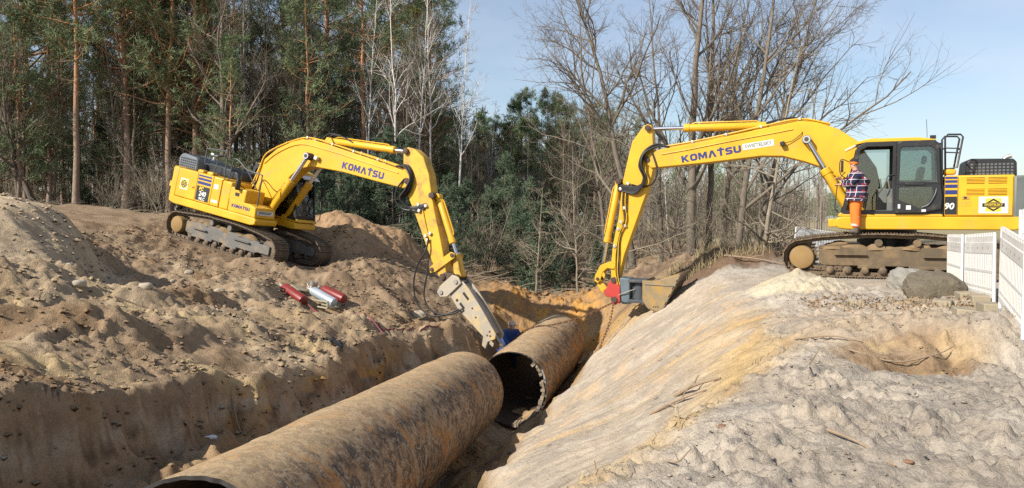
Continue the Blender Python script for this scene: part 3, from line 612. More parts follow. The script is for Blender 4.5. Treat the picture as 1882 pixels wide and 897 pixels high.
GLYPH = {'K': (1.06, [[(0,0),(0,1),(.3,1),(.3,.62),(.68,1),(1.05,1),(.58,.54),(1.08,0),(.7,0),(.36,.38),(.3,.34),(.3,0)]]),
 'O': (1.0, [[(.5,0),(.78,0),(1,.22),(1,.78),(.78,1),(.5,1),(.5,.74),(.64,.74),(.7,.66),(.7,.34),(.64,.26),(.5,.26)], [(.5,0),(.5,.26),(.36,.26),(.3,.34),(.3,.66),(.36,.74),(.5,.74),(.5,1),(.22,1),(0,.78),(0,.22),(.22,0)]]),
 'M': (1.2, [[(0,0),(0,1),(.34,1),(.6,.5),(.86,1),(1.2,1),(1.2,0),(.92,0),(.92,.55),(.66,.08),(.54,.08),(.28,.55),(.28,0)]]), 'A': (1.14, [[(0,0),(.4,1),(.74,1),(1.14,0),(.82,0),(.57,.66),(.32,0)]]),
 'T': (0.96, [[(0,1.0),(0,.76),(.33,.76),(.33,0),(.63,0),(.63,.76),(.96,.76),(.96,1.0),(.66,1.0),(.66,1.2),(.36,1.2),(.36,1.0)]]),
 'S': (0.96, [[(0,0),(0,.25),(.6,.25),(.66,.31),(.6,.38),(.2,.40),(0,.56),(0,.82),(.2,1),(.92,1),(.92,.76),(.34,.76),(.29,.7),(.34,.63),(.76,.61),(.96,.42),(.96,.18),(.76,0)]]), 'U': (1.0, [[(0,1),(.3,1),(.3,.34),(.38,.26),(.62,.26),(.7,.34),(.7,1),(1,1),(1,.22),(.78,0),(.22,0),(0,.22)]])}
def put_block_text(parent, s, c, right, up, width, hgt, mat):
    r = Vector(right).normalized(); u = Vector(up); u = (u - r*u.dot(r)).normalized(); n = r.cross(u); tot = sum(GLYPH[ch][0] for ch in s) + 0.14*(len(s) - 1); k = width/tot; x = -width/2; mb = MB()
    for ch in s:
        w, polys = GLYPH[ch]
        for p in polys:
            P = [Vector(c) + r*(x + q[0]*k) + u*((q[1] - 0.5)*hgt) for q in p]; m_ = len(P)
            ar = sum(p[i][0]*p[(i+1) % m_][1] - p[(i+1) % m_][0]*p[i][1] for i in range(m_))
            if ar < 0: P = P[::-1]
            mb.add([q + n*0.002 for q in P] + [q - n*0.002 for q in P], [tuple(range(m_)), tuple(range(2*m_-1, m_-1, -1))] + [(i, i + m_, (i+1) % m_ + m_, (i+1) % m_) for i in range(m_)])
        x += (w + 0.14)*k
    return mb.build('lettering', mat, parent, smooth=False)

def ring_frame(outer, inner, y0, y1):
    mb = MB(); n = len(outer)
    vs = [(p[0], y, p[1]) for y in (y0, y1) for pl in (outer, inner) for p in pl]; fs = []
    for i in range(n):
        j = (i+1) % n
        fs += [(i, j, n+j, n+i), (2*n+i, 3*n+i, 3*n+j, 2*n+j), (i, 2*n+i, 2*n+j, j), (n+i, n+j, 3*n+j, 3*n+i)]
    mb.add(vs, fs); return mb

def pose(p0, p1, off=0.0):
    d = Vector((p1[0]-p0[0], 0, p1[1]-p0[1])).normalized(); return d
def ram(root, a, b, frac, rb, rr, y, name, matb, eye=True):
    """hydraulic cylinder a -> b in the XZ plane at y; barrel covers frac of the way"""
    A = Vector((a[0], y, a[1])); B = Vector((b[0], y, b[1])); d = (B - A).normalized(); L = (B - A).length
    mb = MB(); e = L*frac
    mb.lathe([(0.02, rb*0.8), (0.06, rb), (e - 0.16, rb), (e - 0.155, rb*1.13), (e - 0.02, rb*1.13), (e, rb*0.9)], A, B, 18)
    mb.cyl(A + Vector((0, -rb*1.15, 0)), A + Vector((0, rb*1.15, 0)), rb*0.95, 14)
    # feed pipe along the barrel
    n = Vector((-d.z, 0, d.x)) * (1 if d.x*0 + 1 > 0 else -1)
    mb.tube([A + d*0.12 + n*rb*1.02, A + d*0.2 + n*rb*1.35, A + d*(e - 0.3) + n*rb*1.35, A + d*(e - 0.22) + n*rb*1.0], 0.018, 6)
    o = mb.build(name, matb, root)
    r = MB(); r.cyl(A + d*(e - 0.03), B - d*rr*0.6, rr, 14); r.cyl(B + Vector((0, -rb*1.0, 0)), B + Vector((0, rb*1.0, 0)), rb*0.85, 14)
    ro = r.build('piston_rod', M['chrome'], o)
    c = MB(); c.cyl(B + Vector((0, -rb*1.08, 0)), B + Vector((0, rb*1.08, 0)), rb*0.5, 12); c.build('pin', M['rustdark'], o)
    return o

def hose(root, pts, r=0.024, mat=None, name='hose', k=7):
    return MB().tube(smooth_pts(pts, 7), r, k).build(name, mat or M['rubber'], root)

def build_undercarriage(root, c):
    k = c['tk']; zs = c['tz']; yo = c['yo']; sw = c['shoe']; mf, mt = c['mf'], c['mt']
    sg = c['spr']                                      # end that carries the sprocket: +1 front, -1 rear
    xw = 2.02*k; r1 = 0.40*zs; zc = 0.50*zs
    P = []
    for q in np.linspace(-1.62, 1.62, 34): P.append((q*k, 0.055))
    for w in np.linspace(-68, 88, 20): P.append((xw + math.cos(R_(w))*(r1 + 0.03), zc + math.sin(R_(w))*(r1 + 0.03)))
    top = [(1.62*k, 1.005*zs), (0.9*k, 1.065*zs), (0.25*k, 1.085*zs), (-0.3*k, 1.07*zs), (-0.55*k, 1.075*zs), (-1.1*k, 1.03*zs), (-1.62*k, 0.975*zs)]
    for p in smooth_pts([(p[0], 0, p[1]) for p in top], 8): P.append((p.x, p.z))
    for w in np.linspace(95, 248, 20): P.append((-xw + math.cos(R_(w))*(r1 + 0.03), zc + math.sin(R_(w))*(r1 + 0.03)))
    P = np.array(P); Pc = np.vstack([P, P[:1]]); sl_ = np.concatenate([[0], np.cumsum(np.hypot(*(np.diff(Pc, axis=0).T)))]); Lp = sl_[-1]
    n = int(round(Lp / (0.203*k))); pit = Lp/n
    # one shoe: outward is local -z
    sm = MB(); sm.box((0, 0, 0.0), (pit*0.97, sw, 0.026))
    for gx_ in (-0.075, 0.0, 0.075): sm.box((gx_*k, 0, -0.026), (0.018, sw*0.995, 0.030))
    sm.box((0, -0.11, 0.055), (pit*1.02, 0.045, 0.085)); sm.box((0, 0.11, 0.055), (pit*1.02, 0.045, 0.085)); sm.cyl((pit/2, -0.17, 0.055), (pit/2, 0.17, 0.055), 0.026, 8)
    for gx_ in (-0.05, 0.04):
        for gy_ in (-0.11, 0.11): sm.cyl((gx_, gy_, -0.012), (gx_, gy_, -0.024), 0.014, 6)
    shoe_me = sm.mesh('track_shoe', mt, False)
    wheel_me = {}
    for side in (-1, 1):
        yc = side*(yo - sw/2)
        fr = MB(); h0, h1 = 0.31*zs, 0.76*zs
        fr.prism([(-1.66*k, h0 + 0.05), (-1.55*k, h0), (1.5*k, h0), (1.62*k, h0 + 0.05), (1.64*k, h1 - 0.06), (1.3*k, h1 - 0.02), (0.7*k, h1), (-0.9*k, h1), (-1.66*k, h1 - 0.05)], yc - 0.17, yc + 0.17)
        fr.box2((-1.3*k, yc - 0.22, h0 - 0.06), (-0.35*k, yc + 0.22, h0 + 0.02)) ; fr.box2((0.15*k, yc - 0.22, h0 - 0.06), (0.75*k, yc + 0.22, h0 + 0.02))
        fr.box2((0.55*k, side*(yo - sw/2 + 0.12), 0.565*zs), (1.28*k, side*(yo - sw/2 + 0.26), 0.60*zs))      # step
        fr.box2((-1.28*k, side*(yo - sw/2 + 0.12), 0.53*zs), (-0.65*k, side*(yo - sw/2 + 0.26), 0.565*zs))
        t = fr.build('track_frame', mf, root, bevel=0.015)
        # plates around the idler
        ip = MB(); ip.box2((-sg*1.45*k, yc - 0.185, 0.36*zs), (-sg*2.10*k, yc - 0.13, 0.66*zs)); ip.box2((-sg*1.45*k, yc + 0.13, 0.36*zs), (-sg*2.10*k, yc + 0.185, 0.66*zs)); ip.build('idler_plate', mf, t, bevel=0.02)
        i_ = MB(); i_.lathe([(0, 0.30*zs), (0.05, r1*0.93), (0.07, r1*0.93), (0.09, r1*0.82), (0.15, r1*0.82), (0.17, r1*0.93), (0.19, r1*0.93), (0.24, 0.30*zs)], (-sg*xw, yc - 0.12, zc), (-sg*xw, yc + 0.12, zc), 28); i_.build('idler', mt, t)
        s_ = MB(); K = 21; pr_ = []
        for q in range(K*4):
            a_ = 2*math.pi*q/(K*4); rr = r1*(0.98 if q % 4 in (0, 1) else 0.84); pr_.append((sg*xw + rr*math.cos(a_), zc + rr*math.sin(a_)))
        s_.prism(pr_, yc - 0.035, yc + 0.035)
        for q in range(15):
            a_ = 2*math.pi*q/15; s_.cyl((sg*xw + 0.31*zs*math.cos(a_), yc + side*0.03, zc + 0.31*zs*math.sin(a_)), (sg*xw + 0.31*zs*math.cos(a_), yc + side*0.075, zc + 0.31*zs*math.sin(a_)), 0.018, 6)
        s_.build('sprocket', mt, t, smooth=False)
        hb = MB(); hb.lathe([(0, 0.30*zs), (0.16, 0.29*zs), (0.20, 0.275*zs), (0.215, 0.24*zs), (0.22, 0.02)], (sg*xw, yc + side*0.04, zc), (sg*xw, yc + side*0.4, zc), 26); hb.build('final_drive_hub', M['hubdisc'], t)
        for q in range(8):
            rx = (-1.35 + q*2.72/7)*k; rb = MB(); rb.lathe([(0, 0.06), (0.02, 0.085), (0.10, 0.085), (0.105, 0.105), (0.15, 0.105), (0.155, 0.082), (0.33, 0.082), (0.335, 0.105), (0.38, 0.105), (0.385, 0.085), (0.46, 0.085), (0.48, 0.06)], (rx, yc - 0.24, 0.205*zs), (rx, yc + 0.24, 0.205*zs), 14); rb.build('track_roller', mt, t)
        for rx in (0.30*k, -0.52*k):
            rb = MB(); rb.cyl((rx, yc - 0.2, 0.875*zs), (rx, yc + 0.24, 0.875*zs), 0.085, 14); rb.box2((rx - 0.05, yc - 0.06, 0.7*zs), (rx + 0.05, yc + 0.06, 0.86*zs)); rb.build('carrier_roller', mf, t)
        # caked mud on top of the frame
        rs = random.Random(4 + side); md = MB()
        for q in range(16):
            mx_ = rs.uniform(-1.5, 1.45)*k; a_, b_, c_ = rs.uniform(0.12, 0.3), rs.uniform(0.08, 0.16), rs.uniform(0.03, 0.12); o_ = len(md.v)
            ck = [(math.cos(u)*math.cos(w), math.sin(u)*math.cos(w), math.sin(w)) for w in (-0.3, 0.4, 0.95) for u in np.linspace(0, 2*math.pi, 8, endpoint=False)] + [(0, 0, 1)]
            yy = yc + side*rs.uniform(0.0, 0.10)
            vs = [(mx_ + p[0]*a_*rs.uniform(0.8, 1.2), yy + p[1]*b_*rs.uniform(0.8, 1.2), h1 - 0.03 + p[2]*c_*rs.uniform(0.8, 1.2)) for p in ck]
            fs = [(r*8 + j, r*8 + (j+1) % 8, (r+1)*8 + (j+1) % 8, (r+1)*8 + j) for r in range(2) for j in range(8)] + [(16 + j, 16 + (j+1) % 8, 24) for j in range(8)]
            md.add(vs, fs)
        md.build('caked_mud', M['mud'], t)
        for q in range(n):
            s0 = (q + 0.25)*pit; x_ = np.interp(s0, sl_, Pc[:, 0]); z_ = np.interp(s0, sl_, Pc[:, 1]); xa = np.interp((s0 - pit/2) % Lp, sl_, Pc[:, 0]); xb = np.interp((s0 + pit/2) % Lp, sl_, Pc[:, 0]); za = np.interp((s0 - pit/2) % Lp, sl_, Pc[:, 1]); zb = np.interp((s0 + pit/2) % Lp, sl_, Pc[:, 1])
            so_ = bpy.data.objects.new('track_shoe', shoe_me); COL.objects.link(so_); so_.parent = t
            so_.location = (x_, yc, z_); so_.rotation_euler = (0, math.atan2(-(zb - za), xb - xa), 0)
    cb = MB(); cb.box2((-0.75*k, -(yo - sw) - 0.05, 0.45*zs), (0.75*k, yo - sw + 0.05, 0.72*zs)); cb.box2((-1.1*k, -(yo - sw) - 0.1, 0.42*zs), (-0.7*k, yo - sw + 0.1, 0.62*zs)); cb.box2((0.7*k, -(yo - sw) - 0.1, 0.42*zs), (1.1*k, yo - sw + 0.1, 0.62*zs)); cb.build('car_body', mf, root, bevel=0.02)
    sr = MB(); sr.cyl((0, 0, 0.70*zs), (0, 0, c['deck0'] + 0.04), 0.66, 40); sr.cyl((0, 0, 0.84*zs), (0, 0, 0.93*zs), 0.72, 40); sr.build('swing_ring', M['black'], root)

def build_cab(root, c):
    zb = c['deck1']; y0, y1 = c['cab_y']; dz = c['cab_h']; f = c['cabx']   # floor, sides, height, x shift
    X = lambda x: x + f
    Z = lambda q: zb + q*dz
    cab = MB(); cab.box2((X(-1.05), y0, zb), (X(1.12), y1, zb + 0.07)); cab.prism([(X(1.10), zb), (X(1.20), zb + 0.02), (X(1.16), zb + 0.10), (X(1.06), zb + 0.10)], y0, y1)
    cab_o = cab.build('cab', M['yellow'], root, bevel=0.015)
    o1 = [(X(1.14), Z(0.03)), (X(0.80), Z(0.93)), (X(0.62), Z(0.985)), (X(-0.06), Z(0.985)), (X(-0.06), Z(0.03))]
    i1 = [(X(1.02), Z(0.09)), (X(0.72), Z(0.88)), (X(0.57), Z(0.925)), (X(0.02), Z(0.925)), (X(0.02), Z(0.09))]
    o2 = [(X(-0.06), Z(0.03)), (X(-0.06), Z(0.985)), (X(-0.86), Z(0.985)), (X(-1.01), Z(0.92)), (X(-1.06), Z(0.03))]
    i2 = [(X(-0.12), Z(0.10)), (X(-0.14), Z(0.90)), (X(-0.80), Z(0.90)), (X(-0.90), Z(0.85)), (X(-0.95), Z(0.10))]
    for yy in (y0, y1 - 0.07):
        ring_frame(o1, i1, yy, yy + 0.07).build('door_frame', M['black'], cab_o, bevel=0.012)
        ring_frame(o2, i2, yy, yy + 0.07).build('rear_side_frame', M['black'], cab_o, bevel=0.012)
        MB().prism(i2, yy + 0.03, yy + 0.04).build('window', M['glass'], cab_o, smooth=False)
    MB().prism(i1, y0 + 0.03, y0 + 0.04).build('window', M['glass'], cab_o, smooth=False)
    if c['door'] == 'closed': MB().prism(i1, y1 - 0.04, y1 - 0.03).build('window', M['glass'], cab_o, smooth=False)
    # cross beams, windscreen and rear window
    bm_ = MB()
    for (bx, bz, w, h) in ((0.70, 0.93, 0.16, 0.09), (1.06, 0.11, 0.08, 0.10), (-0.97, 0.93, 0.10, 0.08), (-1.02, 0.40, 0.06, 0.07), (0.95, 0.40, 0.04, 0.035)):
        MB().box2((X(bx) - w/2, y0 + 0.06, Z(bz) - h/2), (X(bx) + w/2, y1 - 0.06, Z(bz) + h/2)).build('cross_beam', M['black'], cab_o, bevel=0.01)
    MB().box2((X(-1.06), y0, Z(0.02)), (X(-1.0), y1, Z(0.40))).build('rear_panel', M['black'], cab_o, bevel=0.01)
    g = MB(); g.add([(X(1.09), y0 + 0.07, Z(0.10)), (X(1.09), y1 - 0.07, Z(0.10)), (X(0.755), y1 - 0.07, Z(0.90)), (X(0.755), y0 + 0.07, Z(0.90)), (X(1.083), y0 + 0.07, Z(0.10)), (X(1.083), y1 - 0.07, Z(0.10)), (X(0.748), y1 - 0.07, Z(0.90)), (X(0.748), y0 + 0.07, Z(0.90))], [(0,1,2,3),(7,6,5,4),(0,4,5,1),(1,5,6,2),(2,6,7,3),(3,7,4,0)])
    g.build('windscreen', M['glass'], cab_o, smooth=False)
    MB().box2((X(-1.0), y0 + 0.07, Z(0.44)), (X(-0.99), y1 - 0.07, Z(0.89))).build('rear_window', M['glass'], cab_o, smooth=False)
    rf = MB(); rf.prism([(X(0.86), Z(0.955)), (X(0.80), Z(1.0)), (X(0.5), Z(1.035)), (X(-0.55), Z(1.03)), (X(-0.86), Z(1.0)), (X(-0.90), Z(0.985)), (X(0.6), Z(0.985))], y0 + 0.03, y1 - 0.03); rf.build('roof', M['yellow'], cab_o, bevel=0.03)
    vs_ = MB(); vs_.add([(X(0.82), y0 + 0.05, Z(0.965)), (X(0.82), y1 - 0.05, Z(0.965)), (X(1.06), y1 - 0.10, Z(0.90)), (X(1.06), y0 + 0.10, Z(0.90)), (X(0.82), y0 + 0.05, Z(0.95)), (X(0.82), y1 - 0.05, Z(0.95)), (X(1.06), y1 - 0.10, Z(0.885)), (X(1.06), y0 + 0.10, Z(0.885))], [(0,1,2,3),(7,6,5,4),(0,4,5,1),(1,5,6,2),(2,6,7,3),(3,7,4,0)]); vs_.build('sun_visor', M['lens'], cab_o)
    ym = (y0 + y1)/2
    st = MB(); st.box2((X(-0.55), ym - 0.26, Z(0.20)), (X(0.02), ym + 0.26, Z(0.30))); st.box((X(-0.58), ym, Z(0.48)), (0.14, 0.48, 0.62*dz/1.75), (0, R_(-12), 0)); st.box((X(-0.69), ym, Z(0.75)), (0.10, 0.26, 0.20), (0, R_(-8), 0)); st.box2((X(-0.45), ym - 0.2, Z(0.05)), (X(-0.05), ym + 0.2, Z(0.2))); st.build('seat', M['darkgrey'], cab_o, bevel=0.04)
    cn = MB(); cn.box2((X(-0.45), y0 + 0.09, Z(0.07)), (X(0.30), y0 + 0.28, Z(0.38))); cn.box2((X(-0.35), y1 - 0.30, Z(0.07)), (X(0.12), y1 - 0.14, Z(0.36))); cn.box2((X(0.68), y0 + 0.1, Z(0.30)), (X(0.82), y0 + 0.3, Z(0.52))); cn.cyl((X(0.2), y0 + 0.2, Z(0.38)), (X(0.24), y0 + 0.2, Z(0.52)), 0.022, 8); cn.cyl((X(0.06), y1 - 0.22, Z(0.36)), (X(0.10), y1 - 0.22, Z(0.5)), 0.022, 8)
    cn.cyl((X(0.6), ym - 0.1, Z(0.05)), (X(0.52), ym - 0.1, Z(0.32)), 0.014, 8); cn.cyl((X(0.6), ym + 0.1, Z(0.05)), (X(0.52), ym + 0.1, Z(0.32)), 0.014, 8); cn.build('control_console', M['greypaint'], cab_o, bevel=0.02)
    if c['door'] == 'open':      # swung right back against the rear side
        yd = y1 + 0.035
        od = [(X(-0.02), Z(0.05)), (X(-0.07), Z(0.955)), (X(-0.16), Z(0.985)), (X(-0.80), Z(0.985)), (X(-0.94), Z(0.91)), (X(-1.02), Z(0.10)), (X(-0.97), Z(0.05))]
        idr = [(X(-0.10), Z(0.40)), (X(-0.14), Z(0.88)), (X(-0.19), Z(0.905)), (X(-0.78), Z(0.905)), (X(-0.86), Z(0.86)), (X(-0.895), Z(0.44)), (X(-0.86), Z(0.40))]
        ou = [(X(-0.045), Z(0.42)), (X(-0.07), Z(0.955)), (X(-0.16), Z(0.985)), (X(-0.80), Z(0.985)), (X(-0.94), Z(0.91)), (X(-0.985), Z(0.42))]; iu = [(X(-0.12), Z(0.455)), (X(-0.14), Z(0.88)), (X(-0.19), Z(0.905)), (X(-0.78), Z(0.905)), (X(-0.86), Z(0.86)), (X(-0.895), Z(0.455))]
        ol = [(X(-0.02), Z(0.05)), (X(-0.045), Z(0.42)), (X(-0.985), Z(0.42)), (X(-1.02), Z(0.25)), (X(-1.0), Z(0.10)), (X(-0.6), Z(0.05))]; il = [(X(-0.11), Z(0.22)), (X(-0.11), Z(0.385)), (X(-0.82), Z(0.385)), (X(-0.84), Z(0.28)), (X(-0.76), Z(0.18)), (X(-0.57), Z(0.11))]
        dm = ring_frame(ou, iu, yd, yd + 0.05); dl_ = ring_frame(ol, il, yd, yd + 0.05); dm.add(dl_.v, dl_.f); d = dm.build('door', M['black'], cab_o, bevel=0.012); idr = iu
        MB().prism(il, yd + 0.02, yd + 0.03).build('window', M['glass'], d, smooth=False)
        # lower door leaf with its own slanted pane
        low_o = [(X(-0.06), Z(0.09)), (X(-0.10), Z(0.41)), (X(-0.86), Z(0.41)), (X(-0.96), Z(0.14)), (X(-0.93), Z(0.09))]
        MB().prism(idr, yd + 0.02, yd + 0.03).build('window', M['glass'], d, smooth=False)
        MB().box((X(-0.45), yd + 0.06, Z(0.425)), (0.42, 0.03, 0.06)).build('door_handle', M['black'], d, bevel=0.01)
        bar = MB(); bar.tube(smooth_pts([(X(-0.60), yd + 0.05, Z(0.12)), (X(-0.74), yd + 0.08, Z(0.16)), (X(-0.86), yd + 0.08, Z(0.28)), (X(-0.90), yd + 0.05, Z(0.36))], 5), 0.016, 8); bar.build('grab_bar', M['darkgrey'], d)
        for (sx_, sz_, sw_, sh_) in ((0.02 - 0.14, 0.135, 0.05, 0.10), (-0.32, 0.12, 0.10, 0.10), (-0.64, 0.08, 0.09, 0.055)):
            MB().box((X(sx_), yd + 0.054, Z(sz_)), (sw_, 0.003, sh_)).build('sticker', M['white'], d, smooth=False)
        gb = MB(); gb.tube(smooth_pts([(X(0.33), y1 - 0.03, Z(0.10)), (X(0.33), y1 + 0.04, Z(0.28)), (X(0.20), y1 + 0.05, Z(0.40)), (X(0.12), y1 + 0.02, Z(0.53)), (X(-0.02), y1 + 0.01, Z(0.55))], 6), 0.014, 8); gb.build('grab_bar', M['black'], cab_o)
    # mirror on the front pillar
    mr = MB(); mr.tube(smooth_pts([(X(1.0), y1, Z(0.50)), (X(1.17), y1 + 0.06, Z(0.58)), (X(1.16), y1 + 0.08, Z(0.76)), (X(0.93), y1, Z(0.72))], 5), 0.012, 6); mr.box((X(1.13), y1 + 0.10, Z(0.67)), (0.06, 0.16, 0.28)); mr.build('mirror', M['black'], cab_o, bevel=0.015)
    fb = MB(); fb.tube([(X(1.05), y1, Z(0.60)), (X(1.22), y1, Z(0.50)), (X(1.28), y1, Z(0.12)), (X(1.20), y1, Z(0.06))], 0.013, 6); fb.build('front_handrail', M['black'], cab_o)
    an = MB(); an.tube([(X(-0.72), y1 - 0.25, Z(1.03)), (X(-0.72), y1 - 0.25, Z(1.09)), (X(-0.70), y1 - 0.25, Z(1.27))], 0.006, 5); an.box((X(-0.85), y1 - 0.3, Z(1.04)), (0.12, 0.08, 0.08)); an.build('antenna', M['black'], cab_o)
    return cab_o

def sign_diamond(root, c, right, up, w, h, n):
    """white company board: yellow square, black rhombus halves and a name band"""
    r, u, nn = Vector(right), Vector(up), Vector(n); C = Vector(c)
    def quad(pts, off, mat, name, parent):
        mb = MB(); P = [C + r*p[0] + u*p[1] + nn*off for p in pts]; Q = [p - nn*0.004 for p in P]; k = len(P)
        mb.add(P + Q, [tuple(range(k)), tuple(range(2*k-1, k-1, -1))] + [(i, i + k, (i+1) % k + k, (i+1) % k) for i in range(k)]); return mb.build(name, mat, parent, smooth=False)
    b = quad([(-w/2, -h/2), (w/2, -h/2), (w/2, h/2), (-w/2, h/2)], 0.005, M['white'], 'company_sign', root)
    s = h*0.40
    quad([(-s*1.02, -s), (s*1.02, -s), (s*1.02, s), (-s*1.02, s)], 0.008, M['decalyellow'], 'emblem_field', b)
    for q in (1, -1):
        quad([(-s*0.98, q*h*0.13), (s*0.98, q*h*0.13), (0, q*s*0.98)][::q], 0.011, M['black'], 'emblem_half', b)
        quad([(-s*0.42, q*h*0.17), (s*0.42, q*h*0.17), (0, q*s*0.66)][::q], 0.0125, M['decalyellow'], 'emblem_half', b)
    quad([(-w*0.38, -h*0.105), (w*0.38, -h*0.105), (w*0.38, h*0.105), (-w*0.38, h*0.105)], 0.014, M['black'], 'name_band', b)
    t = put_text(b, 'SWIETELSKY', C + nn*0.0185, right, up, h*0.17, M['decalyellow'], bold=0.012); return b
M['decalyellow'] = simple('decal_yellow', (0.78, 0.56, 0.05), 0.5)

def plate_x(root, x0, x1, z0, z1, y, side, mat, name, parent=None, th=0.008, bevel=0.0):
    a, b = (y, y + side*th) if side > 0 else (y + side*th, y)
    return MB().box2((x0, a, z0), (x1, b, z1)).build(name, mat, parent or root, smooth=False, bevel=bevel)

def boom_pipes(root, pts, ys, r=0.022, lift=0.05):
    for i, yy in enumerate(ys):
        MB().tube(smooth_pts([(p[0], yy, p[1] + lift) for p in pts], 4), r, 7).build('hydraulic_pipe', M['yellow'], root)
    for q in range(1, len(pts) - 1):
        MB().box((pts[q][0], (ys[0] + ys[-1])/2, pts[q][1] + lift*0.9), (0.07, abs(ys[-1] - ys[0]) + 0.08, 0.075)).build('pipe_clamp', M['fitting'], root, bevel=0.01)

def pins(root, lst, half, r, mat='rustdark'):
    for (x, z) in lst:
        m = MB(); m.cyl((x, -half, z), (x, half, z), r, 16); m.cyl((x, -half - 0.015, z), (x, half + 0.015, z), r*0.55, 12); m.build('pin', M[mat], root)

def chamfer_prism(poly, hw, inset=0.03):
    return MB().prism(poly, -hw, hw)

# ------------------------------------------------------------------ right machine: bucket, open cab door
def excavator_right():
    root = empty('excavator'); root.matrix_world = Matrix(EXR.tolist())
    tag(root, 'yellow crawler excavator with open cab door and ditching bucket on the sandy terrace', 'excavator', 'excavators digging out the pipe')
    c = dict(tk=1.0, tz=1.0, yo=1.55, shoe=0.60, mf=M['frame_r'], mt=M['track_r'], spr=1, deck0=1.19, deck1=1.50, cab_y=(0.38, 1.38), cab_h=1.82, cabx=0.0, door='open')
    build_undercarriage(root, c)
    d = MB(); d.prism([(1.16, 1.50), (1.24, 1.46), (1.26, 1.30), (1.20, 1.22), (1.0, 1.19), (-2.5, 1.19), (-2.62, 1.24), (-2.62, 1.50)], 0.36, 1.40)
    d.prism([(1.10, 1.49), (1.14, 1.22), (-2.5, 1.20), (-2.6, 1.49)], -1.40, -0.30); d.box2((-2.5, -0.5, 1.2), (0.7, 0.5, 1.42)); d.build('deck', M['yellow'], root, bevel=0.03)
    MB().box2((1.22, 0.45, 1.25), (1.42, 1.37, 1.45)).build('front_step', M['yellow'], root, bevel=0.02)
    MB().box2((-2.48, -1.34, 1.5), (-1.09, 1.33, 2.46)).build('engine_house', M['yellow'], root, bevel=0.03)
    # counterweight: rounded in plan
    cw = MB(); pl = [(-2.46, 1.36), (-2.75, 1.30), (-2.95, 1.05), (-3.05, 0.6), (-3.08, 0), (-3.05, -0.6), (-2.95, -1.05), (-2.75, -1.30), (-2.46, -1.36)]
    n = len(pl); cw.add([(p[0], p[1], z) for z in (1.24, 2.44) for p in pl], [tuple(range(n-1, -1, -1)), tuple(range(n, 2*n))] + [(i, (i+1) % n, (i+1) % n + n, i + n) for i in range(n)]); cw.build('counterweight', M['greypaint'], root, bevel=0.05)
    # left side doors and grilles
    dr = plate_x(root, -2.44, -1.36, 1.53, 2.43, 1.33, 1, M['yellow'], 'side_door', th=0.035, bevel=0.012)
    for gx0, gx1 in ((-1.87, -1.52), (-2.31, -1.95)):
        for gz0, gz1 in ((2.26, 2.42), (2.00, 2.16)):
            g = plate_x(root, gx0, gx1, gz0, gz1, 1.366, 1, M['grilledark'], 'vent_grille', dr, th=0.004)
            for q in range(5): MB().box(((gx0 + gx1)/2, 1.376, gz0 + 0.018 + q*(gz1 - gz0 - 0.03)/4), (gx1 - gx0, 0.018, 0.017), (R_(35), 0, 0)).build('slat', M['yellow'], dr, smooth=False)
    plate_x(root, -1.58, -1.44, 1.90, 1.98, 1.366, 1, M['yellow_worn'], 'door_latch', dr, th=0.012, bevel=0.004); plate_x(root, -1.53, -1.47, 1.92, 1.96, 1.378, 1, M['black'], 'latch_grip', dr, th=0.008)
    plate_x(root, -1.62, -1.42, 1.75, 1.86, 1.366, 1, M['yellow_worn'], 'warning_plate', dr, th=0.004)
    sign_diamond(root, (-2.06, 1.366, 1.77), (-1, 0, 0), (0, 0, 1), 0.58, 0.38, (0, 1, 0))
    st = plate_x(root, -1.345, -1.08, 1.53, 2.44, 1.33, 1, M['yellow'], 'stripe_panel', th=0.03, bevel=0.006)
    for q, (z0, z1) in enumerate(((2.38, 2.43), (2.29, 2.35), (2.17, 2.25), (2.02, 2.12))): plate_x(root, -1.335, -1.085, z0, z1, 1.361, 1, M['navy'], 'stripe', st, th=0.003)
    plate_x(root, -1.335, -1.085, 1.55, 1.97, 1.361, 1, M['black'], 'number_plate', st, th=0.003)
    put_text(st, '90', (-1.17, 1.368, 1.74), (-1, 0, 0), (0, 0, 1), 0.20, M['white'], bold=0.03, shear=0.15)
    # engine hood with cooling slots
    hd = MB(); hd.prism([(-1.62, 2.46), (-1.66, 2.84), (-1.74, 2.90), (-2.62, 2.88), (-2.69, 2.80), (-2.70, 2.46)], -0.62, 0.45); ho = hd.build('engine_hood', M['black'], root, bevel=0.03)
    for i in range(11):
        for j in range(4): MB().box((-1.76 - i*0.083, 0.452, 2.53 + j*0.075), (0.052, 0.012, 0.045)).build('cooling_slot', M['slot'], ho, smooth=False)
    MB().tube(smooth_pts([(-2.5, 0.1, 2.85), (-2.5, 0.1, 2.90), (-2.54, 0.1, 2.94), (-2.64, 0.1, 2.97)], 4), 0.05, 12).build('exhaust_pipe', M['fitting'], root)
    # rails behind the cab and lamp
    rl = MB()
    for yy in (0.6, 1.1): rl.tube([(-1.12, yy, 2.46), (-1.10, yy, 3.36), (-1.16, yy, 3.44), (-1.42, yy, 3.43), (-1.47, yy, 3.37), (-1.36, yy, 2.66), (-1.12, yy, 2.62)], 0.022, 8)
    rl.tube([(-1.10, 0.6, 3.12), (-1.10, 1.1, 3.12)], 0.016, 6); rl.tube([(-1.42, 0.6, 3.10), (-1.42, 1.1, 3.10)], 0.016, 6); rl.tube([(-1.12, 1.1, 3.12), (-1.42, 1.1, 3.10)], 0.016, 6); rl.tube([(-1.12, 1.1, 3.02), (-1.40, 1.1, 3.00)], 0.016, 6); rl.build('handrail', M['black'], root)
    MB().box((-1.20, 1.1, 2.55), (0.26, 0.22, 0.13)).build('filler_cover', M['yellow'], root, bevel=0.04)
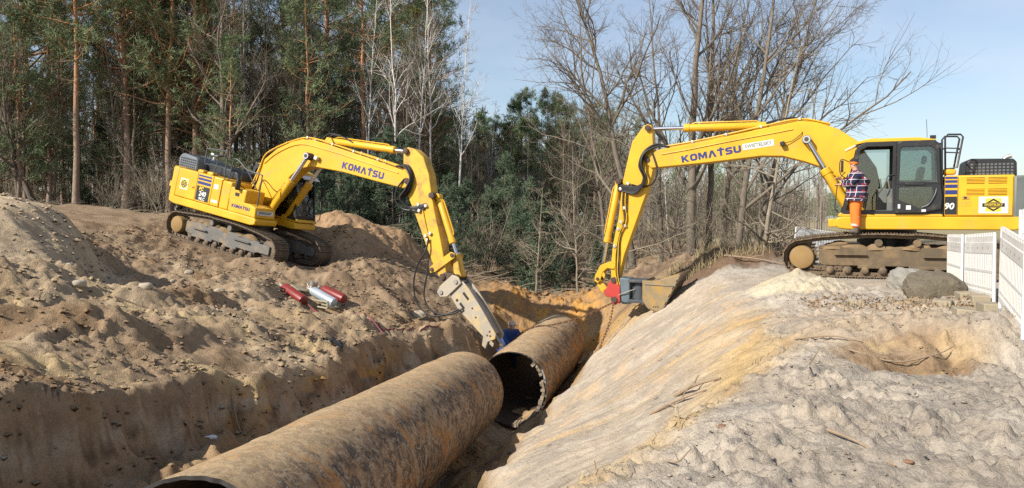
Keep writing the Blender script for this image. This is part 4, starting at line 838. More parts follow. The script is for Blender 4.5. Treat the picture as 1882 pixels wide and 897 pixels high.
    # right side boxes (seen through the glass)
    rb = MB(); rb.box2((-1.05, -1.36, 1.5), (0.0, -0.42, 2.45)); rb.box2((0.02, -1.36, 1.5), (0.85, -0.5, 2.05)); rb.build('tank_box', M['yellow'], root, bevel=0.04)
    build_cab(root, c)
    # ---- boom
    bp = [(0.15,2.05),(0.30,2.75),(0.75,3.44),(1.21,3.77),(1.74,3.96),(2.14,4.01),(3.1,3.85),(4.53,3.58),(5.81,3.39),(6.08,3.32),(6.2,3.17),(6.15,2.98),(6.04,2.87),(4.53,2.98),(3.09,3.12),(2.54,3.1),(1.99,2.94),(1.59,2.79),(1.13,2.49),(0.75,2.1),(0.45,1.85),(0.2,1.85)]
    boom = MB().prism(bp, -0.26, 0.26).build('boom', M['yellow'], root, bevel=0.025)
    put_block_text(boom, 'KOMATSU', (4.40, 0.264, 3.215), (-1, 0, 0.155), (0, 0, 1), 1.60, 0.19, M['navy'])
    w = MB(); w.box((3.17, 0.264, 3.425), (0.80, 0.004, 0.165), (0, R_(7.5), 0)); sg = w.build('name_sign', M['white'], boom, smooth=False)
    put_text(sg, 'SWIETELSKY', (3.17, 0.2685, 3.425), (-1, 0, 0.13), (0, 0, 1), 0.135, M['greypaint'], bold=0.02, sx=0.92)
    boom_pipes(root, [(1.4, 3.86), (2.14, 4.02), (3.1, 3.86), (4.0, 3.69), (4.9, 3.53), (5.7, 3.42)], (0.22, 0.15, 0.08), 0.022)
    boom_pipes(root, [(1.4, 3.86), (2.14, 4.02), (3.1, 3.86), (4.0, 3.69), (4.9, 3.53), (5.7, 3.42)], (-0.22, -0.15), 0.022)
    MB().tube(smooth_pts([(5.75, 0.275, 3.25), (5.0, 0.275, 3.36), (4.0, 0.275, 3.53), (2.9, 0.275, 3.70), (2.3, 0.275, 3.80)], 4), 0.014, 6).build('grease_line', M['yellow'], root)
    hose(root, [(3.1, 0.1, 3.98), (2.7, 0.12, 4.08), (2.3, 0.1, 4.12), (1.9, 0.1, 4.06)], 0.02); hose(root, [(3.0, 0.0, 3.98), (2.6, 0.02, 4.11), (2.2, 0.0, 4.10)], 0.02)
    wl = MB(); wl.box((2.55, 0.36, 3.42), (0.12, 0.12, 0.12), (0, 0.2, 0)); wl.build('work_lamp', M['black'], root, bevel=0.015); hose(root, [(2.5, 0.34, 3.44), (2.3, 0.30, 3.5), (2.1, 0.30, 3.66), (2.05, 0.2, 3.78)], 0.01)
    ram(root, (0.82, 1.5), (1.96, 3.50), 0.62, 0.115, 0.062, 0.42, 'boom_cylinder', M['yellow']); ram(root, (0.82, 1.5), (1.96, 3.50), 0.62, 0.115, 0.062, -0.42, 'boom_cylinder', M['yellow'])
    pins(root, [(1.96, 3.50)], 0.50, 0.11)
    ram(root, (3.05, 3.95), (6.13, 4.0), 0.69, 0.105, 0.058, 0.0, 'arm_cylinder', M['yellow'])
    MB().prism([(2.9, 3.8), (3.0, 4.04), (3.16, 4.04), (3.35, 3.78)], -0.17, -0.125).build('cylinder_lug', M['yellow'], root); MB().prism([(2.9, 3.8), (3.0, 4.04), (3.16, 4.04), (3.35, 3.78)], 0.125, 0.17).build('cylinder_lug', M['yellow'], root)
    # ---- arm
    ap = [(6.02,3.95),(6.05,4.08),(6.16,4.12),(6.28,4.06),(6.59,3.65),(6.72,3.14),(6.88,2.44),(6.98,1.5),(7.14,0.72),(7.20,0.1),(7.19,-0.3),(7.12,-0.42),(7.0,-0.40),(6.81,0.4),(6.42,1.5),(6.06,2.51),(5.98,2.9),(5.98,3.28)]
    arm = MB().prism(ap, -0.20, 0.20).build('arm', M['yellow'], root, bevel=0.02)
    pins(root, [(6.14, 4.0), (6.16, 3.12), (7.1, -0.32), (6.98, 2.52)], 0.29, 0.085)
    ram(root, (7.03, 2.5), (7.52, 0.0), 0.70, 0.095, 0.052, 0.0, 'bucket_cylinder', M['yellow'])
    rs = random.Random(3)
    for q in range(7):      # hose bundle over the elbow
        yy = 0.10 + 0.035*q; b = rs.uniform(-0.06, 0.06)
        hose(root, [(5.55, yy*0.8, 3.46), (5.9, yy, 3.52 + b), (6.22, yy + 0.10, 3.32 + b), (6.34 + b, yy + 0.12, 2.95), (6.22 + b, yy + 0.08, 2.58), (6.45, 0.23 + 0.012*q, 2.36 - 0.03*q), (6.82, 0.225, 2.40 - 0.03*q), (7.0, 0.22, 2.44 - 0.03*q)], 0.029)
    hose(root, [(6.0, 0.28, 3.3), (5.86, 0.3, 2.8), (5.98, 0.28, 2.45), (6.3, 0.24, 2.35), (6.6, 0.24, 2.42)], 0.024)
    for q in range(4):
        hose(root, [(6.86 - 0.05*q, 0.225, 2.35), (6.88 - 0.05*q, 0.24, 1.9), (6.82 - 0.03*q + rs.uniform(-.04, .04), 0.26, 1.4), (6.98 - 0.02*q, 0.24, 0.9), (7.06 - 0.04*q, 0.24, 0.4), (7.05 - 0.03*q, 0.26, -0.1), (6.98 - 0.03*q, 0.26, -0.45)], 0.016, M['rubber'] if q % 2 else M['yellow'])
    for (x, z) in ((6.9, 1.35), (6.98, 1.15), (6.78, 1.25), (6.92, 2.3), (6.8, 1.75), (7.08, 0.65), (6.7, 2.45)):
        MB().box((x, 0.235, z), (0.09, 0.07, 0.09), (0, rs.random(), 0)).build('valve_block', M['fitting'], root, bevel=0.012)
    # ---- link, coupler, tilt rotator and bucket
    for yy in (-0.24, 0.20):
        MB().prism([(7.06, 0.12), (7.20, 0.22), (7.50, 0.10), (7.66, -0.20), (7.68, -0.36), (7.58, -0.42), (7.50, -0.34), (7.44, -0.10), (7.30, 0.02), (7.10, 0.0)], yy, yy + 0.05).build('link_arm', M['yellow'], root, bevel=0.01)
    MB().prism([(7.66, -0.30), (7.56, -0.42), (7.44, -0.42), (7.34, -0.52), (7.30, -0.66), (7.40, -0.74), (7.52, -0.66), (7.60, -0.50)], -0.16, 0.16).build('link_rod', M['yellow'], root, bevel=0.02)
    pins(root, [(7.58, -0.30)], 0.27, 0.05)
    cp = MB(); cp.prism([(7.22, -0.36), (7.10, -0.30), (6.92, -0.32), (6.90, -0.92), (7.04, -1.04), (7.16, -1.0), (7.10, -0.84), (7.34, -0.80), (7.42, -0.64), (7.32, -0.56)], 0.16, 0.26); cp.prism([(7.22, -0.36), (7.10, -0.30), (6.92, -0.32), (6.90, -0.92), (7.04, -1.04), (7.16, -1.0), (7.10, -0.84), (7.34, -0.80), (7.42, -0.64), (7.32, -0.56)], -0.26, -0.16); cp.box2((6.94, -0.2, -0.9), (7.2, 0.2, -0.4)); cp.build('quick_coupler', M['red'], root, bevel=0.015)
    MB().cyl((7.08, -0.30, -0.88), (7.08, 0.30, -0.88), 0.09, 16).build('coupler_pin', M['rustdark'], root)
    tr = MB(); tr.prism([(6.92, -0.24), (6.62, -0.26), (6.62, -1.0), (6.86, -1.0), (6.90, -0.5)], -0.30, 0.30); tr.build('tilt_head', M['bluegrey'], root, bevel=0.03)
    hose(root, [(6.95, 0.3, -0.75), (6.8, 0.36, -0.68), (6.6, 0.36, -0.60), (6.45, 0.3, -0.55)], 0.014, M['fitting']); hose(root, [(6.9, 0.32, -0.9), (6.7, 0.36, -0.95), (6.5, 0.33, -0.8)], 0.018)
    ro = MB(); ro.box2((6.64, -0.32, -0.36), (6.11, 0.42, -0.28)); ro.box2((6.64, -0.32, -0.94), (6.11, 0.42, -0.85)); ro.cyl((6.38, 0.1, -0.9), (6.38, 0.1, -0.34), 0.20, 20); ro.build('rotator', M['darkgrey'], root, bevel=0.01)
    bw = 0.78; th = 0.03
    bx_ = lambda P: [(6.13 + (p[0] - 6.30)*0.79, p[1]) for p in P]
    side_p = [(6.30, -0.26), (6.30, -0.82), (6.12, -1.02), (5.80, -1.12), (5.62, -1.02), (5.10, -0.16), (5.02, -0.02), (5.40, -0.16), (5.85, -0.26)]; side_p = bx_(side_p)
    bk = MB()
    for s_ in (-1, 1): bk.prism(side_p, s_*bw - (th if s_ > 0 else 0), s_*bw + (0 if s_ > 0 else th))
    shell = [(6.30, -0.26), (6.30, -0.82), (6.12, -1.02), (5.80, -1.12), (5.62, -1.02), (5.10, -0.16), (5.02, -0.02)]; shell = bx_(shell)
    for (a, b) in zip(shell[:-1], shell[1:]):
        dx, dz = b[0] - a[0], b[1] - a[1]; L = math.hypot(dx, dz); nx_, nz_ = dz/L*th, -dx/L*th
        bk.prism([a, b, (b[0] - nx_, b[1] - nz_), (a[0] - nx_, a[1] - nz_)], -bw + th, bw - th)
    bo = bk.build('bucket', M['bucket'], root, smooth=False, bevel=0.008)
    MB().box((5.66, bw + 0.012, -0.37), (0.86, 0.03, 0.03), (0, R_(-2), 0)).build('side_rib', M['bucketdark'], bo, bevel=0.006)
    for s_ in (0.05, 0.28, 0.51, 0.74, 0.95):      # wear strips across the shell
        a, b = bx_([(5.62, -1.02), (5.06, -0.09)]); x = a[0] + (b[0] - a[0])*s_; z = a[1] + (b[1] - a[1])*s_
        MB().box((x - 0.012, 0, z - 0.008), (0.035, 2*bw + 0.03, 0.15), (0, math.atan2(-0.44, 0.93), 0)).build('wear_strip', M['bucketdark'], bo, smooth=False, bevel=0.006)
    for q in range(3): MB().cyl((5.84 - q*0.06, bw + 0.001, -0.98), (5.84 - q*0.06, bw + 0.006, -0.98), 0.018, 10).build('bolt_hole', M['black'], bo)
    sl2 = MB(); rr = random.Random(9); pts = []
    for i in range(9):
        for j in range(9): pts.append((6.05 - i*0.095, -0.68 + j*0.17, -0.42 + 0.16*math.exp(-((i - 1.5)/1.8)**2 - ((j - 4)/2.6)**2) + rr.uniform(-0.02, 0.02) - 0.02*i*0))
    sl2.add(pts, [(i*9 + j, (i+1)*9 + j, (i+1)*9 + j + 1, i*9 + j + 1) for i in range(8) for j in range(8)]); sl2.build('soil_load', M['mud'], bo)
    return root

# ------------------------------------------------------------------ left machine: hydraulic breaker, tilted down the slope
def excavator_left():
    root = empty('excavator'); root.matrix_world = Matrix(EXL.tolist())
    tag(root, 'yellow crawler excavator with hydraulic breaker tilted down the brown earth slope', 'excavator', 'excavators digging out the pipe')
    c = dict(tk=0.93, tz=0.90, yo=1.30, shoe=0.60, mf=M['frame_l'], mt=M['track_l'], spr=-1, deck0=1.06, deck1=1.30, cab_y=(0.33, 1.27), cab_h=1.55, cabx=0.26, door='closed')
    build_undercarriage(root, c)
    d = MB(); d.prism([(1.20, 1.30), (1.30, 1.24), (1.28, 1.10), (1.1, 1.06), (-2.2, 1.06), (-2.4, 1.12), (-2.4, 1.30)], -1.27, -0.34); d.prism([(1.42, 1.29), (1.46, 1.10), (1.3, 1.07), (-2.2, 1.07), (-2.39, 1.29)], 0.30, 1.27); d.box2((-2.3, -0.5, 1.07), (0.7, 0.5, 1.25)); d.build('deck', M['yellow'], root, bevel=0.03)
    MB().box2((-2.2, -1.22, 1.30), (-0.30, 1.22, 2.20)).build('engine_house', M['yellow'], root, bevel=0.03)
    cw = MB(); pl = [(-2.20, 1.25), (-2.50, 1.19), (-2.70, 0.98), (-2.82, 0.5), (-2.85, 0), (-2.82, -0.5), (-2.70, -0.98), (-2.50, -1.19), (-2.20, -1.25)]
    n = len(pl); cw.add([(p[0], p[1], z) for z in (1.10, 2.22) for p in pl], [tuple(range(n-1, -1, -1)), tuple(range(n, 2*n))] + [(i, (i+1) % n, (i+1) % n + n, i + n) for i in range(n)]); cw.build('counterweight', M['yellow'], root, bevel=0.06)
    lp = plate_x(root, -2.66, -2.5, 1.55, 1.72, -1.10, -1, M['yellow_worn'], 'reflector', th=0.012)
    ys = -1.22
    d1 = plate_x(root, -2.19, -1.34, 1.32, 2.19, ys, -1, M['yellow'], 'side_door', th=0.035, bevel=0.02)
    d2 = plate_x(root, -1.325, -0.68, 1.32, 2.19, ys, -1, M['yellow'], 'stripe_panel', th=0.035, bevel=0.012)
    d3 = plate_x(root, -0.665, -0.31, 1.32, 2.17, ys, -1, M['yellow'], 'side_door', th=0.035, bevel=0.02)
    sign_diamond(root, (-1.86, ys - 0.036, 1.74), (1, 0, 0), (0, 0, 1), 0.34, 0.34, (0, -1, 0))
    plate_x(root, -1.50, -1.40, 1.66, 1.76, ys - 0.035, -1, M['yellow_worn'], 'door_latch', d1, th=0.014, bevel=0.004); plate_x(root, -1.475, -1.425, 1.69, 1.73, ys - 0.049, -1, M['black'], 'latch_grip', d1, th=0.006)
    for z0, z1 in ((2.10, 2.15), (1.99, 2.06), (1.86, 1.95)): plate_x(root, -1.30, -0.74, z0, z1, ys - 0.035, -1, M['navy'], 'stripe', d2, th=0.003)
    plate_x(root, -1.30, -0.74, 1.36, 1.81, ys - 0.035, -1, M['black'], 'number_plate', d2, th=0.003)
    put_text(d2, 'PC', (-1.10, ys - 0.041, 1.725), (1, 0, 0), (0, 0, 1), 0.15, M['decalyellow'], bold=0.03, shear=0.12); put_text(d2, '240', (-1.02, ys - 0.041, 1.575), (1, 0, 0), (0, 0, 1), 0.20, M['white'], bold=0.03, shear=0.12); put_text(d2, 'NLC', (-1.02, ys - 0.041, 1.425), (1, 0, 0), (0, 0, 1), 0.13, M['white'], bold=0.03, shear=0.12)
    plate_x(root, -0.60, -0.42, 1.84, 1.98, ys - 0.035, -1, M['white'], 'sticker', d3, th=0.003); plate_x(root, -0.62, -0.36, 1.42, 1.50, ys - 0.035, -1, M['white'], 'sticker', d3, th=0.003)
    tb = MB(); tb.box2((-0.29, -1.25, 1.30), (0.10, -0.40, 2.16)); tb.build('tank_box', M['yellow'], root, bevel=0.04)
    tb = MB(); tb.box2((0.02, -1.24, 1.62), (0.72, -0.46, 2.04)); tb.build('tool_box', M['yellow'], root, bevel=0.04)
    tb = MB(); tb.prism([(0.11, 1.30), (0.11, 1.66), (0.95, 1.66), (1.20, 1.60), (1.24, 1.30)], -1.26, -0.42); fs = tb.build('step_box', M['yellow'], root, bevel=0.03)
    put_block_text(fs, 'KOMATSU', (0.62, -1.264, 1.50), (1, 0, 0), (0, 0, 1), 0.74, 0.095, M['navy'])
    MB().box((1.232, -0.86, 1.46), (0.004, 0.68, 0.13), (0, R_(-7.6), 0)).build('name_sign', M['white'], fs, smooth=False); put_text(fs, 'SWIETELSKY', (1.239, -0.86, 1.46), (0, 1, 0), (0, 0, 1), 0.10, M['greypaint'], bold=0.02, sx=0.95)
    MB().box2((0.30, -1.256, 1.80), (0.45, -1.235, 1.90)).build('tool_box_latch', M['black'], root)
    # hood, muffler cover
    hd = MB(); hd.prism([(-2.62, 2.20), (-2.66, 2.50), (-2.58, 2.62), (-2.48, 2.66), (-1.92, 2.62), (-1.82, 2.55), (-1.78, 2.20)], -0.95, 0.15); ho = hd.build('engine_hood', M['hoodgrey'], root, bevel=0.05)
    for i in range(8):
        for j in range(4): MB().box((-2.52 + i*0.088, -0.953, 2.28 + j*0.075), (0.055, 0.012, 0.042)).build('cooling_slot', M['black'], ho, smooth=False)
    for i in range(7):
        for j in range(5): MB().box((-2.44 + i*0.088, -0.80 + j*0.10, 2.655 - 0.006*i), (0.055, 0.06, 0.012), (0, R_(4), 0)).build('cooling_slot', M['black'], ho, smooth=False)
    mc = MB(); mc.prism([(-1.78, 2.20), (-1.78, 2.46), (-1.70, 2.54), (-0.55, 2.50), (-0.42, 2.44), (-0.30, 2.20)], -0.60, 0.30); mc.build('hood_cover', M['navyhood'], root, bevel=0.08)
    MB().tube(smooth_pts([(-1.95, -0.2, 2.6), (-1.95, -0.2, 2.72), (-2.0, -0.2, 2.78), (-2.08, -0.2, 2.80)], 4), 0.05, 12).build('exhaust_pipe', M['fitting'], root)
    for x in (-1.45, -1.05): MB().box((x, -0.98, 2.23), (0.26, 0.24, 0.12)).build('filler_cover', M['yellow'], root, bevel=0.05)
    rl = MB(); y_ = -1.05
    rl.tube(smooth_pts([(-1.38, y_, 2.50), (-1.40, y_, 2.92), (-1.30, y_, 2.98), (-0.62, y_, 3.02), (-0.52, y_, 2.95), (-0.46, y_, 2.20)], 4), 0.022, 8); rl.tube([(-1.38, y_, 2.50), (-0.50, y_, 2.52)], 0.018, 6); rl.tube([(-0.92, y_, 2.20), (-0.86, y_, 2.75)], 0.018, 6)
    rl.tube(smooth_pts([(-0.28, y_, 2.18), (-0.22, y_, 2.78), (-0.10, y_, 2.86), (0.10, y_, 2.78), (0.40, y_, 2.62), (0.95, y_, 2.58), (1.02, y_, 2.45), (1.05, y_, 1.40)], 4), 0.020, 8); rl.tube(smooth_pts([(-0.10, -0.75, 2.16), (-0.06, -0.75, 2.60), (0.06, -0.75, 2.62), (0.60, -0.75, 2.10)], 4), 0.018, 8); rl.build('handrail', M['darkgrey'], root)
    MB().box((-0.92, y_, 2.82), (0.34, 0.28, 0.07), (0.15, -0.1, 0)).build('mirror', M['darkgrey'], root, bevel=0.03)
    MB().box((0.42, -1.33, 2.16), (0.10, 0.16, 0.36)).build('mirror', M['black'], root, bevel=0.04); MB().tube([(0.42, -1.30, 2.16), (0.5, -1.1, 2.05)], 0.014, 6).build('mirror_stay', M['black'], root)
    build_cab(root, c)
    # ---- boom
    bp = [(-0.05,1.72),(-0.16,2.08),(0.08,2.91),(0.63,3.44),(1.15,3.74),(1.51,3.88),(1.95,3.93),(2.68,3.88),(4.34,3.73),(5.40,3.62),(5.60,3.52),(5.66,3.36),(5.60,3.20),(5.46,3.13),(4.49,3.15),(3.27,3.19),(2.13,3.15),(1.63,2.99),(1.37,2.72),(0.82,1.86),(0.4,1.62)]
    boom = MB().prism(bp, -0.26, 0.26).build('boom', M['yellow'], root, bevel=0.025)
    put_block_text(boom, 'KOMATSU', (3.97, -0.264, 3.37), (1, 0, -0.035), (0, 0, 1), 1.52, 0.20, M['navy'])
    boom_pipes(root, [(0.9, 3.62), (1.7, 3.92), (2.68, 3.88), (3.5, 3.81), (4.4, 3.73), (5.2, 3.65)], (-0.22, -0.15, -0.08), 0.022)
    boom_pipes(root, [(0.9, 3.62), (1.7, 3.92), (2.68, 3.88), (3.5, 3.81), (4.4, 3.73), (5.2, 3.65)], (0.22, 0.15), 0.022)
    MB().tube(smooth_pts([(0.25, -0.275, 2.9), (0.7, -0.275, 3.32), (1.5, -0.275, 3.72), (2.6, -0.275, 3.72), (4.2, -0.275, 3.60), (5.2, -0.275, 3.52)], 4), 0.014, 6).build('grease_line', M['yellow'], root)
    for q in range(4): hose(root, [(-0.2 + 0.06*q, -0.34 + 0.08*q, 1.9), (0.0 + 0.06*q, -0.34 + 0.08*q, 2.25), (0.12 + 0.05*q, -0.3 + 0.08*q, 2.7), (0.22 + 0.04*q, -0.28 + 0.08*q, 3.15), (0.55, -0.24 + 0.08*q, 3.45), (0.95, -0.22 + 0.07*q, 3.68)], 0.026, M['yellow'] if q == 0 else M['rubber'])
    wl = MB(); wl.box((2.28, -0.34, 3.42), (0.13, 0.12, 0.12), (0, 0.2, 0)); wl.build('work_lamp', M['fitting'], root, bevel=0.015)
    for s_ in (-0.42, 0.42): ram(root, (0.92, 1.36), (2.02, 3.42), 0.60, 0.11, 0.06, s_, 'boom_cylinder', M['yellow'])
    pins(root, [(2.02, 3.42)], 0.50, 0.11)
    ram(root, (2.45, 4.02), (5.27, 4.17), 0.82, 0.10, 0.056, 0.0, 'arm_cylinder', M['yellow'])
    for a, b in ((-0.17, -0.125), (0.125, 0.17)): MB().prism([(2.25, 3.86), (2.36, 4.1), (2.52, 4.1), (2.75, 3.84)], a, b).build('cylinder_lug', M['yellow'], root)
    hose(root, [(2.3, -0.1, 3.98), (2.55, -0.14, 4.2), (2.95, -0.12, 4.2), (3.3, -0.1, 4.1)], 0.02); hose(root, [(2.0, 0.0, 3.98), (2.3, 0.0, 4.22), (2.7, 0.0, 4.24)], 0.02)
    # ---- arm
    ap = [(5.2,4.03),(5.18,4.20),(5.30,4.30),(5.5,4.29),(5.85,4.12),(6.15,3.68),(6.36,3.18),(6.58,2.72),(6.94,2.03),(7.20,1.5),(7.42,1.02),(7.34,0.92),(7.2,0.94),(6.83,1.35),(5.99,2.49),(5.5,3.1),(5.30,3.6)]
    arm = MB().prism(ap, -0.20, 0.20).build('arm', M['yellow_worn'], root, bevel=0.02)
    pins(root, [(5.28, 4.17), (5.52, 3.36), (7.31, 1.02), (6.42, 3.12)], 0.29, 0.085)
    ram(root, (6.50, 3.12), (7.46, 1.66), 0.80, 0.09, 0.05, 0.0, 'breaker_cylinder', M['yellow'])
    rs = random.Random(8)
    for q in range(6):
        yy = -0.10 - 0.035*q; b = rs.uniform(-0.05, 0.05)
        hose(root, [(5.05, yy*0.8, 3.70), (5.4, yy - 0.04, 3.76 + b), (5.68, yy - 0.10, 3.5 + b), (5.66 + b, yy - 0.12, 3.15), (5.52 + b, yy - 0.10, 2.85), (5.72, -0.24 - 0.012*q, 2.66), (6.0, -0.225, 2.72 - 0.03*q), (6.28, -0.22, 2.86 - 0.03*q)], 0.028)
    hose(root, [(5.45, -0.28, 3.4), (5.30, -0.33, 3.05), (5.36, -0.33, 2.72), (5.62, -0.27, 2.56), (6.0, -0.24, 2.60)], 0.026)
    for (x, z) in ((6.3, 2.8), (6.12, 2.62), (6.5, 1.98), (6.62, 2.08), (6.58, 1.88), (6.05, 2.78)): MB().box((x, -0.235, z), (0.09, 0.07, 0.09), (0, rs.random(), 0)).build('valve_block', M['fitting'], root, bevel=0.012)
    MB().tube(smooth_pts([(6.2, -0.225, 2.7), (6.4, -0.225, 2.3), (6.55, -0.225, 2.05)], 4), 0.018, 6).build('hydraulic_pipe', M['yellow'], root)
    hose(root, [(6.62, -0.26, 1.95), (6.66, -0.34, 1.6), (6.52, -0.38, 1.15), (6.55, -0.4, 0.6), (6.80, -0.4, 0.12), (7.3, -0.4, -0.08), (7.75, -0.36, 0.08), (8.05, -0.30, 0.30)], 0.024)
    hose(root, [(6.75, -0.26, 1.35), (6.86, -0.34, 0.95), (6.92, -0.38, 0.45), (7.15, -0.4, 0.12), (7.55, -0.38, 0.02), (7.95, -0.34, 0.16), (8.15, -0.30, 0.34)], 0.024)
    # ---- link and breaker
    for a, b in ((-0.26, -0.21), (0.21, 0.26)): MB().prism([(6.90, 1.02), (6.82, 1.14), (6.90, 1.24), (7.40, 1.74), (7.52, 1.72), (7.54, 1.60), (7.06, 1.10)], a, b).build('link_arm', M['yellow_worn'], root, bevel=0.01)
    MB().prism([(7.40, 1.66), (7.52, 1.72), (7.72, 1.30), (7.82, 1.16), (7.72, 1.06), (7.58, 1.14)], -0.15, 0.15).build('link_rod', M['yellow_worn'], root, bevel=0.02)
    pins(root, [(7.46, 1.66), (6.94, 1.13)], 0.28, 0.06); pins(root, [(7.72, 1.12)], 0.24, 0.07)
    A = Vector((7.52, 0, 0.98)); ax = Vector((1.42, 0, -1.02)).normalized(); pe = Vector((-ax.z, 0, ax.x))      # pe points up and forward
    def bl(t, w): p = A + ax*t + pe*w; return (p.x, p.z)
    MB().prism([bl(-0.28, -0.20), bl(-0.10, -0.32), bl(0.16, -0.34), bl(0.16, 0.12), bl(-0.05, 0.22), bl(-0.26, 0.02)], -0.24, 0.24).build('bracket_head', M['rustdark'], root, bevel=0.03)
    for a, b in ((-0.31, -0.25), (0.25, 0.31)): MB().prism([bl(0.02, -0.48), bl(0.20, -0.50), bl(0.34, -0.32), bl(0.34, 0.26), bl(0.16, 0.30), bl(-0.02, 0.20), bl(-0.04, -0.30)], a, b).build('bracket_plate', M['breaker'], root, bevel=0.02)
    body = [bl(0.30, -0.24), bl(0.30, 0.30), bl(0.62, 0.32), bl(1.30, 0.26), bl(2.02, 0.16), bl(2.10, 0.05), bl(2.02, -0.16), bl(2.12, -0.34), bl(1.98, -0.36), bl(1.82, -0.18), bl(1.30, -0.24), bl(0.80, -0.30)]
    bb = MB(); bb.prism(body, -0.25, -0.19); bb.prism(body, 0.19, 0.25); bo = bb.build('breaker_housing', M['breaker'], root, bevel=0.012)
    MB().prism([bl(0.32, -0.17), bl(0.32, 0.24), bl(1.30, 0.20), bl(1.95, 0.10), bl(1.9, -0.10), bl(1.30, -0.18)], -0.19, 0.19).build('hammer_body', M['breakerside'], root, bevel=0.02)
    for (t0, t1, w) in ((0.55, 0.62, -0.16), (0.70, 0.90, -0.14), (0.55, 0.80, 0.12)): MB().prism([bl(t0, w - 0.035), bl(t1, w - 0.035), bl(t1, w + 0.035), bl(t0, w + 0.035)], -0.254, -0.25).build('slot', M['black'], bo, smooth=False)
    for (t, w) in ((1.05, 0.06), (1.30, -0.02), (1.85, 0.06), (1.88, -0.06), (1.95, 0.0)):
        p = A + ax*t + pe*w; MB().cyl((p.x, -0.256, p.z), (p.x, -0.249, p.z), 0.028, 10).build('bolt', M['rustdark'], bo)
    for (t, w) in ((0.12, -0.38), (0.20, 0.16)):
        p = A + ax*t + pe*w; MB().cyl((p.x, -0.345, p.z), (p.x, 0.345, p.z), 0.06, 14).build('bracket_pin', M['steel'], root)
    p, q = A + ax*1.9, A + ax*2.34; MB().lathe([(0, 0.07), (0.38, 0.07), (0.44, 0.03)], p, q, 14).build('chisel', M['steel'], root)
    p = A + ax*0.75 + pe*0.02
    put_text(bo, '2200', (p.x, -0.253, p.z), (ax.x, 0, ax.z), (pe.x, 0, pe.z), 0.001, M['steel']) if False else None
    return root
M['grilledark'] = simple('grille_back', (0.12, 0.075, 0.015), 0.7)
M['slot'] = simple('slot_grey', (0.10, 0.11, 0.12), 0.6)
M['hoodgrey'] = simple('hood_grey', (0.115, 0.135, 0.155), 0.5, 0, (0.3, 0.26, 0.2), 0.1, 3)
M['navyhood'] = simple('hood_black', (0.02, 0.024, 0.03), 0.35, 0, (0.2, 0.17, 0.13), 0.08, 3)
exc_r = excavator_right()
exc_l = excavator_left()

# ================================================================== PEOPLE
def skin(name, V, Ed, mat, parent, root=0, sub=2, fat=1.0):
    """V: list of (pos, radius or (rx, ry)); one continuous skinned surface"""
    me = bpy.data.meshes.new(name); me.from_pydata([v[0] for v in V], Ed, []); me.update(); me.materials.append(mat)
    o = bpy.data.objects.new(name, me); COL.objects.link(o); o.parent = parent
    sk = o.modifiers.new('skin', 'SKIN'); sk.use_smooth_shade = True
    if not me.skin_vertices: return o
    for i, v in enumerate(V):
        r = v[1] if hasattr(v[1], '__len__') else (v[1], v[1]); me.skin_vertices[0].data[i].radius = (r[0]*fat, r[1]*fat); me.skin_vertices[0].data[i].use_root = (i == root)
    sb = o.modifiers.new('subsurf', 'SUBSURF'); sb.levels = sub; sb.render_levels = sub
    return o

def plaid_mat():
    m, nt, bs = new_mat('plaid_wool'); v = coords(nt); sp = nt.nodes.new('ShaderNodeSeparateXYZ'); nt.links.new(v, sp.inputs[0])
    def stripes(sock, per, w, ph):
        a = nd(nt, 'ShaderNodeMath', operation='MULTIPLY_ADD'); a.inputs[1].default_value = 1/per; a.inputs[2].default_value = ph; nt.links.new(sock, a.inputs[0])
        f = nd(nt, 'ShaderNodeMath', operation='FRACT'); nt.links.new(a.outputs[0], f.inputs[0]); l = nd(nt, 'ShaderNodeMath', operation='LESS_THAN'); l.inputs[1].default_value = w; nt.links.new(f.outputs[0], l.inputs[0]); return l.outputs[0]
    sxy = nd(nt, 'ShaderNodeMath', operation='SUBTRACT'); nt.links.new(sp.outputs['X'], sxy.inputs[0]); nt.links.new(sp.outputs['Y'], sxy.inputs[1])
    c = mixc(nt, (0.26, 0.022, 0.032), (0.018, 0.018, 0.05), stripes(sp.outputs['Z'], 0.15, 0.5, 0.1)); c = mixc(nt, c, (0.015, 0.016, 0.04), stripes(sxy.outputs[0], 0.15, 0.48, 0.3))
    c = mixc(nt, c, (0.50, 0.50, 0.56), stripes(sp.outputs['Z'], 0.15, 0.10, 0.55)); c = mixc(nt, c, (0.48, 0.48, 0.55), stripes(sxy.outputs[0], 0.15, 0.09, 0.75))
    nt.links.new(c, bs.inputs['Base Color']); bs.inputs['Roughness'].default_value = 0.95; return m
M['plaid'] = plaid_mat()
M['orange'] = simple('hi_vis_orange', (0.80, 0.17, 0.02), 0.8, 0, (0.5, 0.16, 0.05), 0.1, 6, 0.2, 12)
M['reflect'] = simple('reflective_tape', (0.42, 0.42, 0.42), 0.4)
M['skin'] = simple('skin', (0.50, 0.27, 0.19), 0.6)
M['boot'] = simple('work_boot', (0.10, 0.085, 0.07), 0.8)
M['bluejacket'] = simple('blue_work_jacket', (0.03, 0.065, 0.22), 0.85, 0, (0.06, 0.1, 0.28), 0.2, 8)
M['beanie'] = simple('grey_beanie', (0.42, 0.40, 0.39), 0.95)
M['blackcap'] = simple('black_knit', (0.02, 0.02, 0.02), 0.95)
M['beard'] = simple('grey_beard', (0.30, 0.27, 0.24), 0.95)
M['eye'] = simple('eye_dark', (0.03, 0.02, 0.02), 0.3)

